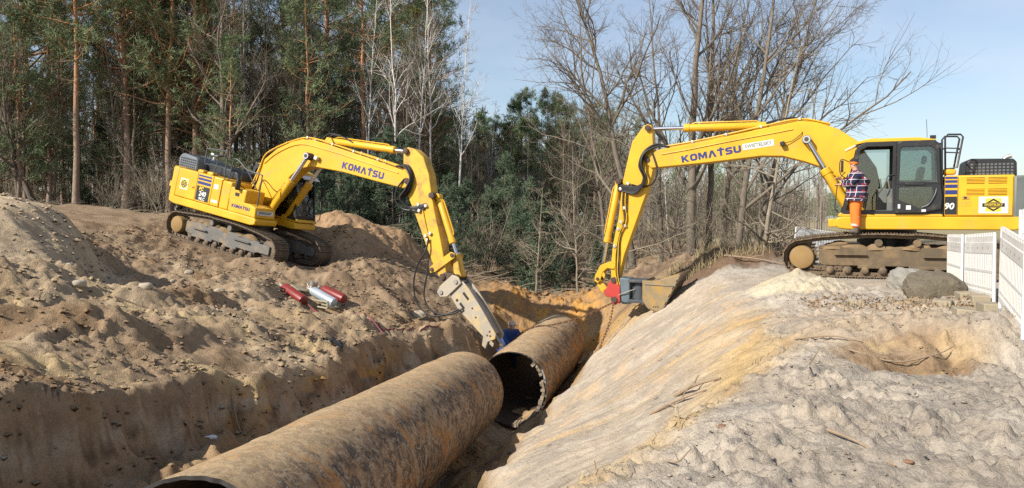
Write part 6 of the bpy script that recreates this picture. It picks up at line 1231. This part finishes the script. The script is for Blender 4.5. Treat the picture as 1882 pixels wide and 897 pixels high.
def leaf_stuff(name, n, seed, keep, region, s0, s1, label):
    rg = np.random.RandomState(seed); x0, x1, y0, y1 = region; x = rg.uniform(x0, x1, n*4); y = rg.uniform(y0, y1, n*4); ok = keep(x, y, rg); x, y = x[ok][:n], y[ok][:n]; n = len(x); z = height(x, y) + 0.015
    s = rg.uniform(s0, s1, n); q = rg.normal(0, 1, (n, 3)); q[:, 2] *= 0.35; q /= np.linalg.norm(q, axis=1)[:, None]; w = np.cross(q, rg.normal(0, 1, (n, 3))); w /= np.linalg.norm(w, axis=1)[:, None]; p = np.stack([x, y, z], -1)
    V = np.stack([p - q*s[:, None], p + w*s[:, None]*0.6, p + q*s[:, None], p - w*s[:, None]*0.6], 1).reshape(-1, 3); F = np.arange(n*4).reshape(n, 4); o = mesh_np(name, V, F, [M['litter']]); tag(o, label, 'leaves', kind='stuff')
leaf_stuff('dead_leaves', 1400, 7, lambda x, y, r: (np.abs(y - (12.4 + (6.5 - x)*0.4)) < 0.7 + 0.3*r.rand(len(x))), (5.0, 8.4, 10.5, 14.2), 0.012, 0.04, 'brown dead leaves scattered around the boulders')

# ================================================================== TREES
def bark_mat(name, lo, hi, z0, z1, mark=None, bump=0.6):
    m, nt, bs = new_mat(name); v = coords(nt); sp = nt.nodes.new('ShaderNodeSeparateXYZ'); nt.links.new(v, sp.inputs[0])
    mr = nd(nt, 'ShaderNodeMapRange'); mr.inputs['From Min'].default_value = z0; mr.inputs['From Max'].default_value = z1; nt.links.new(sp.outputs['Z'], mr.inputs['Value'])
    ad = nd(nt, 'ShaderNodeMath', operation='MULTIPLY_ADD'); ad.inputs[1].default_value = 0.7; nt.links.new(noise(nt, v, 1.3, 4), ad.inputs[0]); nt.links.new(mr.outputs['Result'], ad.inputs[2])
    r = ramp(nt, [(0.25, 0.0), (1.0, 1.0)]); nt.links.new(ad.outputs[0], r.inputs['Fac'])
    c = mixc(nt, lo, hi, r.outputs['Color']); vz = coords(nt, (5, 5, 1.4)); n = noise(nt, vz, 3.5, 6, 0.7); rr = ramp(nt, [(0.3, 0.55), (0.7, 1.3)]); nt.links.new(n, rr.inputs['Fac']); c = mixc(nt, c, rr.outputs['Color'], 1.0, 'MULTIPLY')
    if mark:
        vm = coords(nt, (2.0, 2.0, 9)); rm = ramp(nt, [(0.60, 0.0), (0.66, 0.9)]); nt.links.new(noise(nt, vm, 2.4, 4, 0.6), rm.inputs['Fac']); c = mixc(nt, c, mark, rm.outputs['Color'])
    nt.links.new(c, bs.inputs['Base Color']); bs.inputs['Roughness'].default_value = 0.9; add_bump(nt, bs, n, bump, 0.02); return m
M['pinebark'] = bark_mat('pine_bark', (0.23, 0.18, 0.14), (0.44, 0.225, 0.11), 3.5, 12.0)
M['birchbark'] = bark_mat('birch_bark', (0.42, 0.40, 0.37), (0.66, 0.64, 0.60), 0.0, 3.0, (0.06, 0.05, 0.045))
M['greybark'] = bark_mat('grey_bark', (0.115, 0.096, 0.075), (0.18, 0.15, 0.115), 0.0, 8.0)
M['darkbark'] = bark_mat('dark_bark', (0.105, 0.085, 0.066), (0.185, 0.15, 0.115), 0.0, 8.0)
M['palebark'] = bark_mat('pale_bark', (0.20, 0.17, 0.125), (0.27, 0.23, 0.17), 0.0, 4.0)
M['twig'] = simple('brown_twig', (0.15, 0.118, 0.09), 0.9)
M['twigred'] = simple('reddish_twig', (0.24, 0.17, 0.14), 0.9)
M['twigpale'] = simple('pale_twig', (0.26, 0.215, 0.155), 0.9)
def leafy(name, a, b, sc=0.6):
    m, nt, bs = new_mat(name); v = coords(nt); r = ramp(nt, [(0.35, a), (0.7, b)]); nt.links.new(noise(nt, v, sc, 3), r.inputs['Fac']); nt.links.new(r.outputs['Color'], bs.inputs['Base Color']); bs.inputs['Roughness'].default_value = 0.7; bs.inputs['Specular IOR Level'].default_value = 0.25; return m
M['needle'] = leafy('pine_needles', (0.085, 0.135, 0.066), (0.20, 0.245, 0.12))
M['spruce'] = leafy('young_conifer_needles', (0.06, 0.092, 0.058), (0.13, 0.17, 0.10))
M['mistle'] = leafy('mistletoe', (0.09, 0.10, 0.02), (0.15, 0.15, 0.03))

def tubes_np(P, Rr, K):
    """P (M,n,3) polylines, Rr (M,n) radii -> verts, quads"""
    Mn, n, _ = P.shape; T = np.empty_like(P); T[:, 1:-1] = P[:, 2:] - P[:, :-2]; T[:, 0] = P[:, 1] - P[:, 0]; T[:, -1] = P[:, -1] - P[:, -2]; T /= np.linalg.norm(T, axis=2, keepdims=True) + 1e-9
    ref = np.where(np.abs(T[:, :1, 2:3]) > 0.8, np.array([1.0, 0, 0]), np.array([0, 0, 1.0])); N = np.cross(T, np.broadcast_to(ref, T.shape)); N /= np.linalg.norm(N, axis=2, keepdims=True) + 1e-9; B = np.cross(T, N)
    a = np.arange(K)*2*np.pi/K; V = P[:, :, None] + Rr[:, :, None, None]*(np.cos(a)[None, None, :, None]*N[:, :, None] + np.sin(a)[None, None, :, None]*B[:, :, None])
    i = (np.arange(Mn)*n*K)[:, None, None] + (np.arange(n-1)*K)[None, :, None]; j = np.arange(K)[None, None]; j2 = (j + 1) % K
    F = np.stack([i + j, i + j2, i + K + j2, i + K + j], -1).reshape(-1, 4); return V.reshape(-1, 3), F
def unit(v): return v/(np.linalg.norm(v, axis=-1, keepdims=True) + 1e-9)
def grow(rg, P, Rr, cnt, t0, t1, ang, lf, n, up, wig, rf, rmin=0.004, lens=None, taper=0.25, updec=0.0):
    """children of polylines P; angle range deg; length = lf(t)*parent length"""
    Mn, m, _ = P.shape; idx = np.repeat(np.arange(Mn), cnt); k = len(idx); t = t0 + (t1 - t0)*rg.rand(k); f = t*(m - 1); i0 = np.minimum(f.astype(int), m - 2); w = (f - i0)[:, None]
    pos = P[idx, i0]*(1 - w) + P[idx, i0 + 1]*w; tan = unit(P[idx, i0 + 1] - P[idx, i0]); pr = Rr[idx, i0]*(1 - w[:, 0]) + Rr[idx, i0 + 1]*w[:, 0]
    plen = np.linalg.norm(np.diff(P, axis=1), axis=2).sum(1)[idx]; a = np.radians(rg.uniform(ang[0], ang[1], k)); q = rg.normal(0, 1, (k, 3)); q = unit(q - tan*(q*tan).sum(1, keepdims=True))
    d = tan*np.cos(a)[:, None] + q*np.sin(a)[:, None]; L = plen*lf(t)*rg.uniform(0.65, 1.25, k); step = (L/(n - 1))[:, None]; pts = [pos]; dd = d
    for s in range(n - 1):
        dd = unit(dd + np.array([0, 0, 1.0])*(up - updec*s/(n-1)) + rg.normal(0, wig, (k, 3))); pts.append(pts[-1] + dd*step)
    C = np.stack(pts, 1); r0 = np.maximum(rmin, np.minimum(pr*rf, L*0.02 + 0.003)); Rc = r0[:, None]*np.linspace(1, taper, n)[None]; return C, np.maximum(Rc, rmin*0.55)
def trunk_line(rg, h, r, lean=(0, 0), n=12, wob=0.12, tip=0.12, curve=(0, 0)):
    t = np.linspace(0, 1, n); wx_ = np.cumsum(rg.normal(0, wob, n))/n*h*0.35; wy_ = np.cumsum(rg.normal(0, wob, n))/n*h*0.35; wx_ -= wx_[0]; wy_ -= wy_[0]
    P = np.stack([lean[0]*t*h + curve[0]*t*t*h + wx_, lean[1]*t*h + curve[1]*t*t*h + wy_, t*h - 0.3], -1)[None]; R = (r*(1 - (1 - tip)*t**0.85))[None]; R[0, 0] *= 1.35; return P, R
def pack(lst):
    V = []; F = []; o = 0
    for v, f in lst: V.append(v); F.append(f + o); o += len(v)
    return np.concatenate(V), np.concatenate(F)
def tufts(rg, pts, dirs, k, L, w):
    n = len(pts); p = np.repeat(pts, k, 0); d = unit(np.repeat(dirs, k, 0)*0.55 + rg.normal(0, 1, (n*k, 3))*0.75 + np.array([0, 0, 0.18])); s = unit(np.cross(d, rg.normal(0, 1, (n*k, 3))))*(w/2); ln = (L*rg.uniform(0.6, 1.2, n*k))[:, None]; p = p + rg.normal(0, L*0.22, (n*k, 3))
    V = np.stack([p - s, p + s, p + d*ln + s*0.5, p + d*ln - s*0.5], 1).reshape(-1, 3); return V, np.arange(n*k*4).reshape(-1, 4)

def pine_parts(seed, h=19, r=0.20, crown=0.5, nb=46, k=9, lean=(0, 0), w=0.030):
    rg = np.random.RandomState(seed); P, R = trunk_line(rg, h, r, lean, 12, 0.10); stems = [tubes_np(P, R, 9)]
    B, BR = grow(rg, P, R, nb, crown, 0.985, (55, 95), lambda t: 0.20*(1.15 - t)**0.55*(0.55 + 0.45*np.minimum(1, (t - crown)/0.15 + 0.3)), 6, 0.10, 0.12, 0.5); stems.append(tubes_np(B, BR, 4))
    D, DR = grow(rg, P, R, 12, 0.18, crown + 0.05, (70, 105), lambda t: 0.07 + 0*t, 5, -0.03, 0.16, 0.22); stems.append(tubes_np(D, DR, 3))
    C, CR = grow(rg, B, BR, 7, 0.25, 1.0, (30, 70), lambda t: 0.42*(1.2 - 0.6*t), 4, 0.10, 0.16, 0.55, 0.006); stems.append(tubes_np(C, CR, 3))
    pts = np.concatenate([C[:, -1], C[:, 2], C[:, 1], B[:, -1]]); dr = np.concatenate([unit(C[:, -1] - C[:, -2])]*3 + [unit(B[:, -1] - B[:, -2])]); return pack(stems), tufts(rg, pts, dr, k, 0.30, w)
def bare_parts(seed, h=13, r=0.12, nb=22, lean=(0, 0), ang=(25, 60), up=0.10, levels=(7, 5, 0), lf=0.34, t0=0.28, curve=(0, 0), rmin=0.005, kseg=7, wig=0.13, dense_tip=False):
    rg = np.random.RandomState(seed); P, R = trunk_line(rg, h, r, lean, 14, 0.14, 0.10, curve); lv = [tubes_np(P, R, kseg)]; tw = []
    B, BR = grow(rg, P, R, nb, t0, 0.99, ang, lambda t: lf*(1.25 - t), 8, up, wig, 0.62, rmin*1.6); lv.append(tubes_np(B, BR, 5))
    C, CR = grow(rg, B, BR, levels[0], 0.18, 1.0, (22, 60), lambda t: 0.48*(1.15 - 0.6*t), 6, up*0.8, wig*1.1, 0.62, rmin*1.2); lv.append(tubes_np(C, CR, 4))
    D, DR = grow(rg, C, CR, levels[1], 0.15, 1.0, (22, 60), lambda t: 0.52*(1.15 - 0.5*t), 5, up*0.6, wig*1.2, 0.65, rmin); tw.append(tubes_np(D, DR, 3))
    if levels[2]:
        E, ER = grow(rg, D, DR, levels[2], 0.2, 1.0, (22, 60), lambda t: 0.55*(1.1 - 0.4*t), 4, up*0.4, wig*1.3, 0.7, rmin*0.85); tw.append(tubes_np(E, ER, 3))
    return pack(lv), pack(tw)
def spruce_parts(seed, h=4.5, r=0.06, nb=60, k=8, wide=0.30):
    rg = np.random.RandomState(seed); P, R = trunk_line(rg, h, r, (0, 0), 9, 0.05); st = [tubes_np(P, R, 6)]
    B, BR = grow(rg, P, R, nb, 0.06, 0.99, (70, 100), lambda t: wide*(1.02 - t)**0.8 + 0.02, 6, 0.05, 0.10, 0.4); st.append(tubes_np(B, BR, 3)); C, CR = grow(rg, B, BR, 5, 0.3, 1.0, (35, 70), lambda t: 0.35*(1.2 - 0.7*t), 4, 0.03, 0.14, 0.5); st.append(tubes_np(C, CR, 3))
    pts = np.concatenate([C[:, -1], C[:, 1], C[:, 2], B[:, -1], B[:, 3]]); dr = np.concatenate([unit(C[:, -1] - C[:, -2])]*3 + [unit(B[:, -1] - B[:, -2])]*2); return pack(st), tufts(rg, pts, dr, k, 0.20, 0.022)
def shrub_parts(seed, h=2.6, stems=9, spread=0.5, lv=(8, 5)):
    rg = np.random.RandomState(seed); a = rg.rand(stems)*6.28; n = 8; t = np.linspace(0, 1, n); ls = rg.uniform(0.2, spread, stems); hh = h*rg.uniform(0.6, 1.1, stems)
    P = np.stack([np.cos(a)[:, None]*(0.15 + ls[:, None]*hh[:, None]*t**1.3), np.sin(a)[:, None]*(0.15 + ls[:, None]*hh[:, None]*t**1.3), hh[:, None]*t - 0.1], -1) + rg.normal(0, 0.03, (stems, n, 3)); R = (0.016*hh/h)[:, None]*np.linspace(1, 0.25, n)[None] + 0.003
    C, CR = grow(rg, P, R, lv[0], 0.2, 1.0, (20, 65), lambda t: 0.40*(1.2 - 0.6*t), 5, 0.05, 0.15, 0.6, 0.004); D, DR = grow(rg, C, CR, lv[1], 0.2, 1.0, (20, 65), lambda t: 0.5*(1.1 - 0.5*t), 4, 0.04, 0.18, 0.7, 0.0035); return tubes_np(P, R, 5), pack([tubes_np(C, CR, 3), tubes_np(D, DR, 3)])

PROTO = {}
def proto(key, parts, m1, m2, names=('trunk', 'crown'), smooth=True):
    (v1, f1), (v2, f2) = parts
    PROTO[key] = (mesh_np(names[0], v1, f1, [m1], smooth=True, link=False), mesh_np(names[1], v2, f2, [m2], link=False), names)
def plant(key, name, x, y, label, cat, group, sc=1.0, rz=0.0, z=None, sz=1.0):
    z = H(x, y) if z is None else z
    root = empty(name, (x, y, z), (0, 0, rz)); root.scale = (sc, sc, sc*sz); tag(root, label, cat, group); a, b, nm = PROTO[key]
    for me_, n_ in ((a, nm[0]), (b, nm[1])): o = bpy.data.objects.new(n_, me_); COL.objects.link(o); o.parent = root
    return root
for i in range(4): proto('pine%d' % i, pine_parts(100 + i, 19 + i, 0.19 + 0.02*i, (0.42, 0.30, 0.52, 0.24)[i], (52, 62, 42, 74)[i], 9), M['pinebark'], M['needle'])
for i in range(3): proto('bushpine%d' % i, pine_parts(130 + i, 12 + i, 0.15, 0.22, 70, 9, w=0.032), M['pinebark'], M['needle'])
for i in range(2): proto('lowpine%d' % i, pine_parts(150 + i, 13 + 2*i, 0.14, 0.12, 56, 7, w=0.028), M['pinebark'], M['needle'])
for i in range(3): proto('birch%d' % i, bare_parts(200 + i, 15 + i, 0.085, 24, ((0.05, 0), (0.0, 0.02), (-0.06, 0.0))[i], (18, 40), 0.05, (6, 5, 0), 0.22, 0.35, rmin=0.0045, kseg=7), M['birchbark'], M['twigred'])
for i in range(5): proto('slim%d' % i, bare_parts(300 + i, 13 + 0.8*i, 0.07 + 0.015*i, 22, (0.04*(i - 2), 0.02), (22, 55), 0.08, (6, 5, 0), 0.28, 0.22, rmin=0.0055), M['darkbark' if i % 2 else 'greybark'], M['twig'])
for i in range(3): proto('bush%d' % i, shrub_parts(400 + i, 2.6 + 0.5*i, 10, 0.55), M['palebark'], M['twigpale'], ('stems', 'twigs'))
for i in range(3): proto('conifer%d' % i, spruce_parts(500 + i, 3.6 + i, 0.05 + 0.012*i), M['darkbark'], M['spruce'])

def xu(u, y): return (u - 941)/1400.0*y
rt_ = random.Random(21)
# --- pines and old trees one can pick out along the forest edge on the left
gP, gB2, gS, gC, gU = 'tall pines of the forest edge', 'birches among the pines', 'slim leafless trees of the forest', 'young conifers under the trees', 'leafless bushes at the forest edge'
for u, y, k, s, rz, lab in ((140, 40, 0, 1.0, 0.3, 'tall pine with bright orange bark standing in front of the leafy forest floor'), (232, 42, 1, 1.08, 1.7, 'stout pine with orange upper trunk above the excavator hood'), (306, 44, 2, 1.0, 2.6, 'straight pine with high crown just behind the excavator counterweight'), (362, 43, 3, 0.92, 0.9, 'dark crowned pine behind the tilted excavator cab'), (52, 43, 3, 1.0, 4.1, 'dense pine with low hanging boughs above the pale earth mound'), (275, 55, 2, 1.05, 5.0, 'slender reddish pine deeper in the wood above the counterweight'), (528, 48, 1, 0.98, 3.3, 'dark green pine rising behind the boom knee'), (672, 47, 0, 1.02, 2.2, 'pine with orange trunk behind the boom lettering'), (722, 50, 3, 1.0, 1.1, 'dense dark pine behind the arm cylinder'), (600, 52, 3, 1.05, 0.2, 'broad dark pine between the birches behind the boom'), (782, 54, 1, 0.95, 4.4, 'last tall pine beside the open sky')):
    plant('pine%d' % k, 'pine_tree', xu(u, y), y, lab, 'pine tree', gP, s, rz)
for u, y, k, s, rz, lab in ((665, 44, 0, 0.95, 0.4, 'white stemmed birch behind the middle of the boom'), (735, 43, 1, 1.0, 2.0, 'straight pale birch rising above the arm elbow'), (758, 45, 2, 0.95, 3.0, 'birch with forked white stem right of the arm elbow'), (835, 46, 0, 1.0, 0.0, 'leaning white birch against the blue sky gap'), (545, 46, 1, 0.9, 5.2, 'thin birch behind the boom knee'), (800, 48, 2, 1.0, 1.0, 'slim birch over the spoil heap'), (110, 52, 1, 0.95, 0.6, 'thin birch standing deep behind the orange pine')):
    plant('birch%d' % k, 'birch_tree', xu(u, y), y, lab, 'birch tree', gB2, s, rz)
# forked dark oak left of the boom and leaning group at the far left
for i, (u, y, h, ln, nb, lab) in enumerate(((412, 41, 15, (0.02, 0), 26, 'dark forked oak directly behind the tilted excavator'), (10, 39, 11, (-0.22, 0.05), 24, 'dark leaning tree with several stems behind the pale earth mound'), (40, 40, 12, (-0.12, 0.0), 22, 'second dark stem leaning over the pale earth mound'), (70, 41, 11, (-0.32, 0.0), 20, 'strongly tilted dark tree at the brushwood'))):
    proto('oak%d' % i, bare_parts(600 + i, h, 0.24 if i == 0 else 0.17, nb, ln, (28, 65), 0.09, (7, 6, 0), 0.36, 0.2, rmin=0.006), M['darkbark'], M['twig']); plant('oak%d' % i, 'oak_tree', xu(u, y), y, lab, 'oak tree', 'dark oaks at the forest edge', 1.0, 0.0)
# --- the rest of the wood, tree by tree, filling in behind
def clear_of(u, y): return True
names = {'pine': ('pine_tree', 'pine tree', gP, 'tall pine standing deep in the wood behind the excavators'), 'birch': ('birch_tree', 'birch tree', gB2, 'thin pale birch standing deep in the wood'), 'slim': ('leafless_tree', 'leafless tree', gS, 'slim leafless tree standing among the other trunks of the wood'), 'bushpine': ('bushy_pine', 'pine tree', 'bushy pines at the end of the wood', 'bushy dark pine at the lower end of the wood')}
for n_, kind, nv, u0, u1, y0, y1, s0, s1 in ((20, 'pine', 4, 250, 810, 50, 80, 0.85, 1.15), (10, 'pine', 4, -100, 420, 42, 60, 0.8, 1.05), (22, 'birch', 3, 100, 900, 46, 75, 0.75, 1.05), (64, 'slim', 5, -100, 830, 41, 70, 0.7, 1.1), (34, 'slim', 5, 840, 1180, 44, 72, 0.40, 0.66), (30, 'slim', 5, 1080, 1500, 40, 66, 0.42, 0.62), (15, 'bushpine', 3, 790, 1120, 56, 86, 0.70, 1.0), (8, 'birch', 3, 900, 1250, 50, 66, 0.45, 0.6)):
    nm, cat, gr, lab = names[kind]
    for i in range(n_):
        u = u0 + (u1 - u0)*((i + rt_.random())/n_); y = rt_.uniform(y0, y1); s = rt_.uniform(s0, s1)
        if kind == 'bushpine': s = min(s, (1.6 + (400 - (150 if u < 920 else 195))/1400*y)/12.5)
        plant('%s%d' % (kind, rt_.randrange(nv)), nm, xu(u, y), y, lab if u < 830 or kind in ('birch', 'bushpine') else 'slim leafless tree of the low wood beyond the trench', cat, gr, s, rt_.uniform(0, 6.28))
for i in range(15):
    u = -60 + 640*((i + rt_.random())/15); y = rt_.uniform(39.5, 50); plant('lowpine%d' % rt_.randrange(2), 'pine_tree', xu(u, y), y, 'pine with green boughs hanging low over the forest edge', 'pine tree', gP, rt_.uniform(0.7, 1.05), rt_.uniform(0, 6.28))
# --- young conifers and bushes
for i in range(34):
    u = 560 + (1130 - 560)*((i + rt_.random())/34); y = rt_.uniform(32, 44) if u > 800 else rt_.uniform(34, 42); plant('conifer%d' % rt_.randrange(3), 'young_conifer', xu(u, y), y, 'young dark green conifer under the trees beyond the trench', 'conifer', gC, rt_.uniform(0.6, 1.15) if u < 1000 else rt_.uniform(0.35, 0.7), rt_.uniform(0, 6.28))
for i in range(14):
    u = -40 + 500*((i + rt_.random())/14); y = rt_.uniform(43, 56); plant('conifer%d' % rt_.randrange(3), 'young_conifer', xu(u, y), y, 'young conifer among the trunks above the brushwood', 'conifer', gC, rt_.uniform(0.6, 1.1), rt_.uniform(0, 6.28))
for i in range(34):
    u = 860 + (1460 - 860)*((i + rt_.random())/34); y = rt_.uniform(33, 44); plant('bush%d' % rt_.randrange(3), 'leafless_bush', xu(u, y), y, 'pale leafless bush in the hollow beyond the trench', 'bush', gU, rt_.uniform(0.6, 1.25), rt_.uniform(0, 6.28))
for i in range(26):
    u = -60 + (620)*((i + rt_.random())/26); y = rt_.uniform(39, 47); plant('bush%d' % rt_.randrange(3), 'leafless_bush', xu(u, y), y, 'pale leafless bush among the trunks of the forest edge', 'bush', gU, rt_.uniform(0.6, 1.2), rt_.uniform(0, 6.28))

# --- the big leafless trees beyond the bucket, each its own shape
gH = 'big leafless trees beyond the bucket'
heroes = [  # u, y, h, r, lean, curve, nb, ang, up, levels, lf, t0, seed, label
 (1268, 33, 17, 0.25, (0.03, 0.0), (0.02, 0), 20, (25, 55), 0.10, (9, 6, 3), 0.36, 0.16, 11, 'thickest leafless tree with straight grey trunk behind the boom lettering'),
 (1300, 34, 18, 0.17, (0.02, 0.0), (0.0, 0), 20, (18, 42), 0.12, (8, 6, 3), 0.34, 0.22, 12, 'tall leafless tree standing close beside the thickest trunk'),
 (1165, 31, 14, 0.17, (-0.10, 0.0), (-0.14, 0), 22, (28, 62), 0.07, (9, 6, 3), 0.40, 0.18, 13, 'leafless tree leaning away from the bucket arm towards the open sky'),
 (1352, 32, 15, 0.17, (0.10, 0.0), (0.06, 0), 21, (22, 55), 0.09, (10, 6, 3), 0.42, 0.14, 14, 'leafless tree leaning over the boom with a wide fan of limbs'),
 (1388, 34, 13.5, 0.15, (0.14, 0.0), (0.10, 0), 20, (20, 55), 0.07, (10, 6, 3), 0.42, 0.16, 15, 'far reaching leafless tree bending towards the cab roof'),
 (1330, 37, 16, 0.13, (0.05, 0.0), (0.05, 0), 15, (22, 50), 0.10, (8, 6, 2), 0.36, 0.2, 16, 'leafless tree half hidden behind the thick trunk and the leaning one'),
 (1215, 36, 15, 0.11, (-0.02, 0.0), (-0.04, 0), 15, (25, 55), 0.09, (8, 6, 2), 0.36, 0.2, 17, 'slender leafless tree above the bucket arm elbow'),
 (1120, 35, 13, 0.12, (-0.05, 0.0), (-0.10, 0), 18, (28, 60), 0.06, (8, 5, 2), 0.38, 0.2, 18, 'thin leafless tree with long drooping twigs at the edge of the hollow')]
for i, (u, y, h, r, ln, cv, nb, an, up, lv, lf, t0, sd, lab) in enumerate(heroes):
    proto('hero%d' % i, bare_parts(700 + sd, h, r, nb, ln, an, up, lv, lf, t0, cv, 0.0044, 9), M['greybark'], M['twig']); plant('hero%d' % i, 'leafless_tree', xu(u, y), y, lab, 'leafless tree', gH, 1.0, 0.0)
proto('larch', bare_parts(750, 8.2, 0.10, 34, (0.10, 0), (65, 95), -0.01, (5, 4, 0), 0.24, 0.1, (0.02, 0), 0.005, 8), M['palebark'], M['twigpale']); plant('larch', 'larch_tree', xu(1404, 27.5), 27.5, 'slim tree with level bare branches beside the track end', 'larch tree', None, 1.0)
for i, (u, y, h, ln, lab) in enumerate(((1062, 29.5, 6.0, (-0.02, 0), 'leafless sapling with wide arching branches at the trench end'), (1150, 29, 7.0, (0.03, 0), 'slender sapling growing from the orange bank beside the bucket arm'), (1225, 33, 5.2, (0.25, 0), 'pale crooked sapling in front of the thick trunk'), (985, 31, 4.6, (0.05, 0), 'small leafless sapling in the middle of the hollow'))):
    proto('sap%d' % i, bare_parts(770 + i, h, 0.06, 20, ln, (45, 85), 0.0, (7, 5, 0), 0.42, 0.12, (0, 0), 0.0045, 7), M['palebark'], M['twigpale']); plant('sap%d' % i, 'sapling', xu(u, y), y, lab, 'sapling', 'saplings around the trench end', 1.0, 0.3*i)
# mistletoe balls in the crowns
for u, v_, y, s in ((495, 95, 46, 0.42), (772, 178, 49, 0.34), (765, 28, 48, 0.30)):
    rg = np.random.RandomState(int(u)); pts = unit(rg.normal(0, 1, (160, 3)))*rg.uniform(0.1, 1, (160, 1))**0.5*s; V, F_ = tufts(rg, pts, unit(pts), 6, 0.16, 0.03); o = mesh_np('mistletoe', V, F_, [M['mistle']]); o.location = (xu(u, y), y, 1.6 + (400 - v_)/1400*y); tag(o, 'yellowish mistletoe ball hanging in the tree tops', 'mistletoe', 'mistletoe balls')

# --- far wood: a mass nobody could count
def far_wood(name, n, seed, u0, u1, y0, y1, h0, h1, label, green, tw=26):
    rg = np.random.RandomState(seed); u = rg.uniform(u0, u1, n); y = rg.uniform(y0, y1, n); x = xu(u, y); z = height(x, y); h = rg.uniform(h0, h1, n); t = np.linspace(0, 1, 5)
    P = np.stack([x[:, None] + rg.normal(0, 0.03, (n, 1))*h[:, None]*t, y[:, None] + 0*t, z[:, None] - 0.3 + h[:, None]*t], -1); R = rg.uniform(0.05, 0.12, (n, 1))*np.linspace(1, 0.25, 5)[None]*(h[:, None]/12 + 0.3)
    B, BR = grow(rg, P, R, 14, 0.2, 1.0, (25, 65), lambda t: 0.24*(1.2 - t), 4, 0.08, 0.15, 0.6, 0.012); C, CR = grow(rg, B, BR, 6, 0.2, 1.0, (25, 65), lambda t: 0.5 + 0*t, 3, 0.05, 0.2, 0.7, 0.009)
    V, F_ = pack([tubes_np(P, R, 5), tubes_np(B, BR, 3), tubes_np(C, CR, 3)]); o = mesh_np(name, V, F_, [M['farbark']]); tag(o, label, 'wood', kind='stuff')
    if green:
        sel = rg.rand(n) < green; k = sel.sum(); ii = np.repeat(np.where(sel)[0], 60); tt = rg.rand(len(ii)); a = rg.rand(len(ii))*6.28; rr = (1.05 - tt)*0.16*h[ii]*rg.rand(len(ii))**0.5 + 0.1
        pts = np.stack([x[ii] + np.cos(a)*rr, y[ii] + np.sin(a)*rr, z[ii] + h[ii]*(0.25 + 0.75*tt)], -1); V, F_ = tufts(rg, pts, unit(pts - np.stack([x[ii], y[ii], pts[:, 2] - 0.3], -1)), 6, 0.55, 0.10); o = mesh_np(name + '_needles', V, F_, [M['needle']]); tag(o, 'dark green needles of the wood further back', 'wood', kind='stuff')
M['farbark'] = simple('far_bark', (0.25, 0.21, 0.17), 0.9)
far_wood('deep_wood', 300, 31, -220, 860, 78, 110, 9, 15, 'mass of grey brown trunks filling the depth of the wood', 0.12)
far_wood('low_wood', 260, 32, 840, 1180, 70, 105, 8, 13, 'mass of low grey brown trees beyond the hollow', 0.18)
far_wood('hedge_wood', 200, 33, 1150, 1520, 66, 110, 5, 9, 'mass of low leafless trees beyond the big trunks', 0.08)
far_wood('horizon_wood', 620, 34, 1440, 2150, 260, 420, 8, 13, 'distant dark tree line on the horizon', 0.75)
# brushwood and litter on the forest edge
leaf_stuff('forest_litter', 9000, 41, lambda x, y, r: (perlin(x*0.4, y*0.4, 55) > -0.5) & (y > 29 - 0.2*x), (-30, -6, 31, 46), 0.03, 0.10, 'brown leaf litter along the forest edge')
leaf_stuff('hollow_litter', 6000, 42, lambda x, y, r: x == x, (-6, 14, 29.5, 44), 0.03, 0.09, 'brown leaf litter in the hollow beyond the trench')
def brush(name, n, seed, region, label, keep):
    rg = np.random.RandomState(seed); x = rg.uniform(region[0], region[1], n*3); y = rg.uniform(region[2], region[3], n*3); ok = keep(x, y); x, y = x[ok][:n], y[ok][:n]; n = len(x); z = height(x, y); a = rg.rand(n)*6.28; L = rg.uniform(0.3, 1.4, n); t = np.linspace(0, 1, 4)
    P = np.stack([x[:, None] + np.cos(a)[:, None]*L[:, None]*t, y[:, None] + np.sin(a)[:, None]*L[:, None]*t, (z + 0.03)[:, None] + (rg.uniform(-0.03, 0.3, n)*L)[:, None]*t], -1) + rg.normal(0, 0.02, (n, 4, 3)); R = rg.uniform(0.006, 0.02, (n, 1))*np.linspace(1, 0.4, 4)[None]; V, F_ = tubes_np(P, R, 4); o = mesh_np(name, V, F_, [M['twigpale']]); tag(o, label, 'brushwood', kind='stuff')
brush('brushwood', 1500, 43, (-28, -8, 31, 41), 'dry brushwood and twigs strewn before the forest', lambda x, y: y > 30)
brush('hollow_brushwood', 900, 44, (-5, 12, 28.5, 36), 'dry twigs strewn in the hollow beyond the trench', lambda x, y: y > 28)
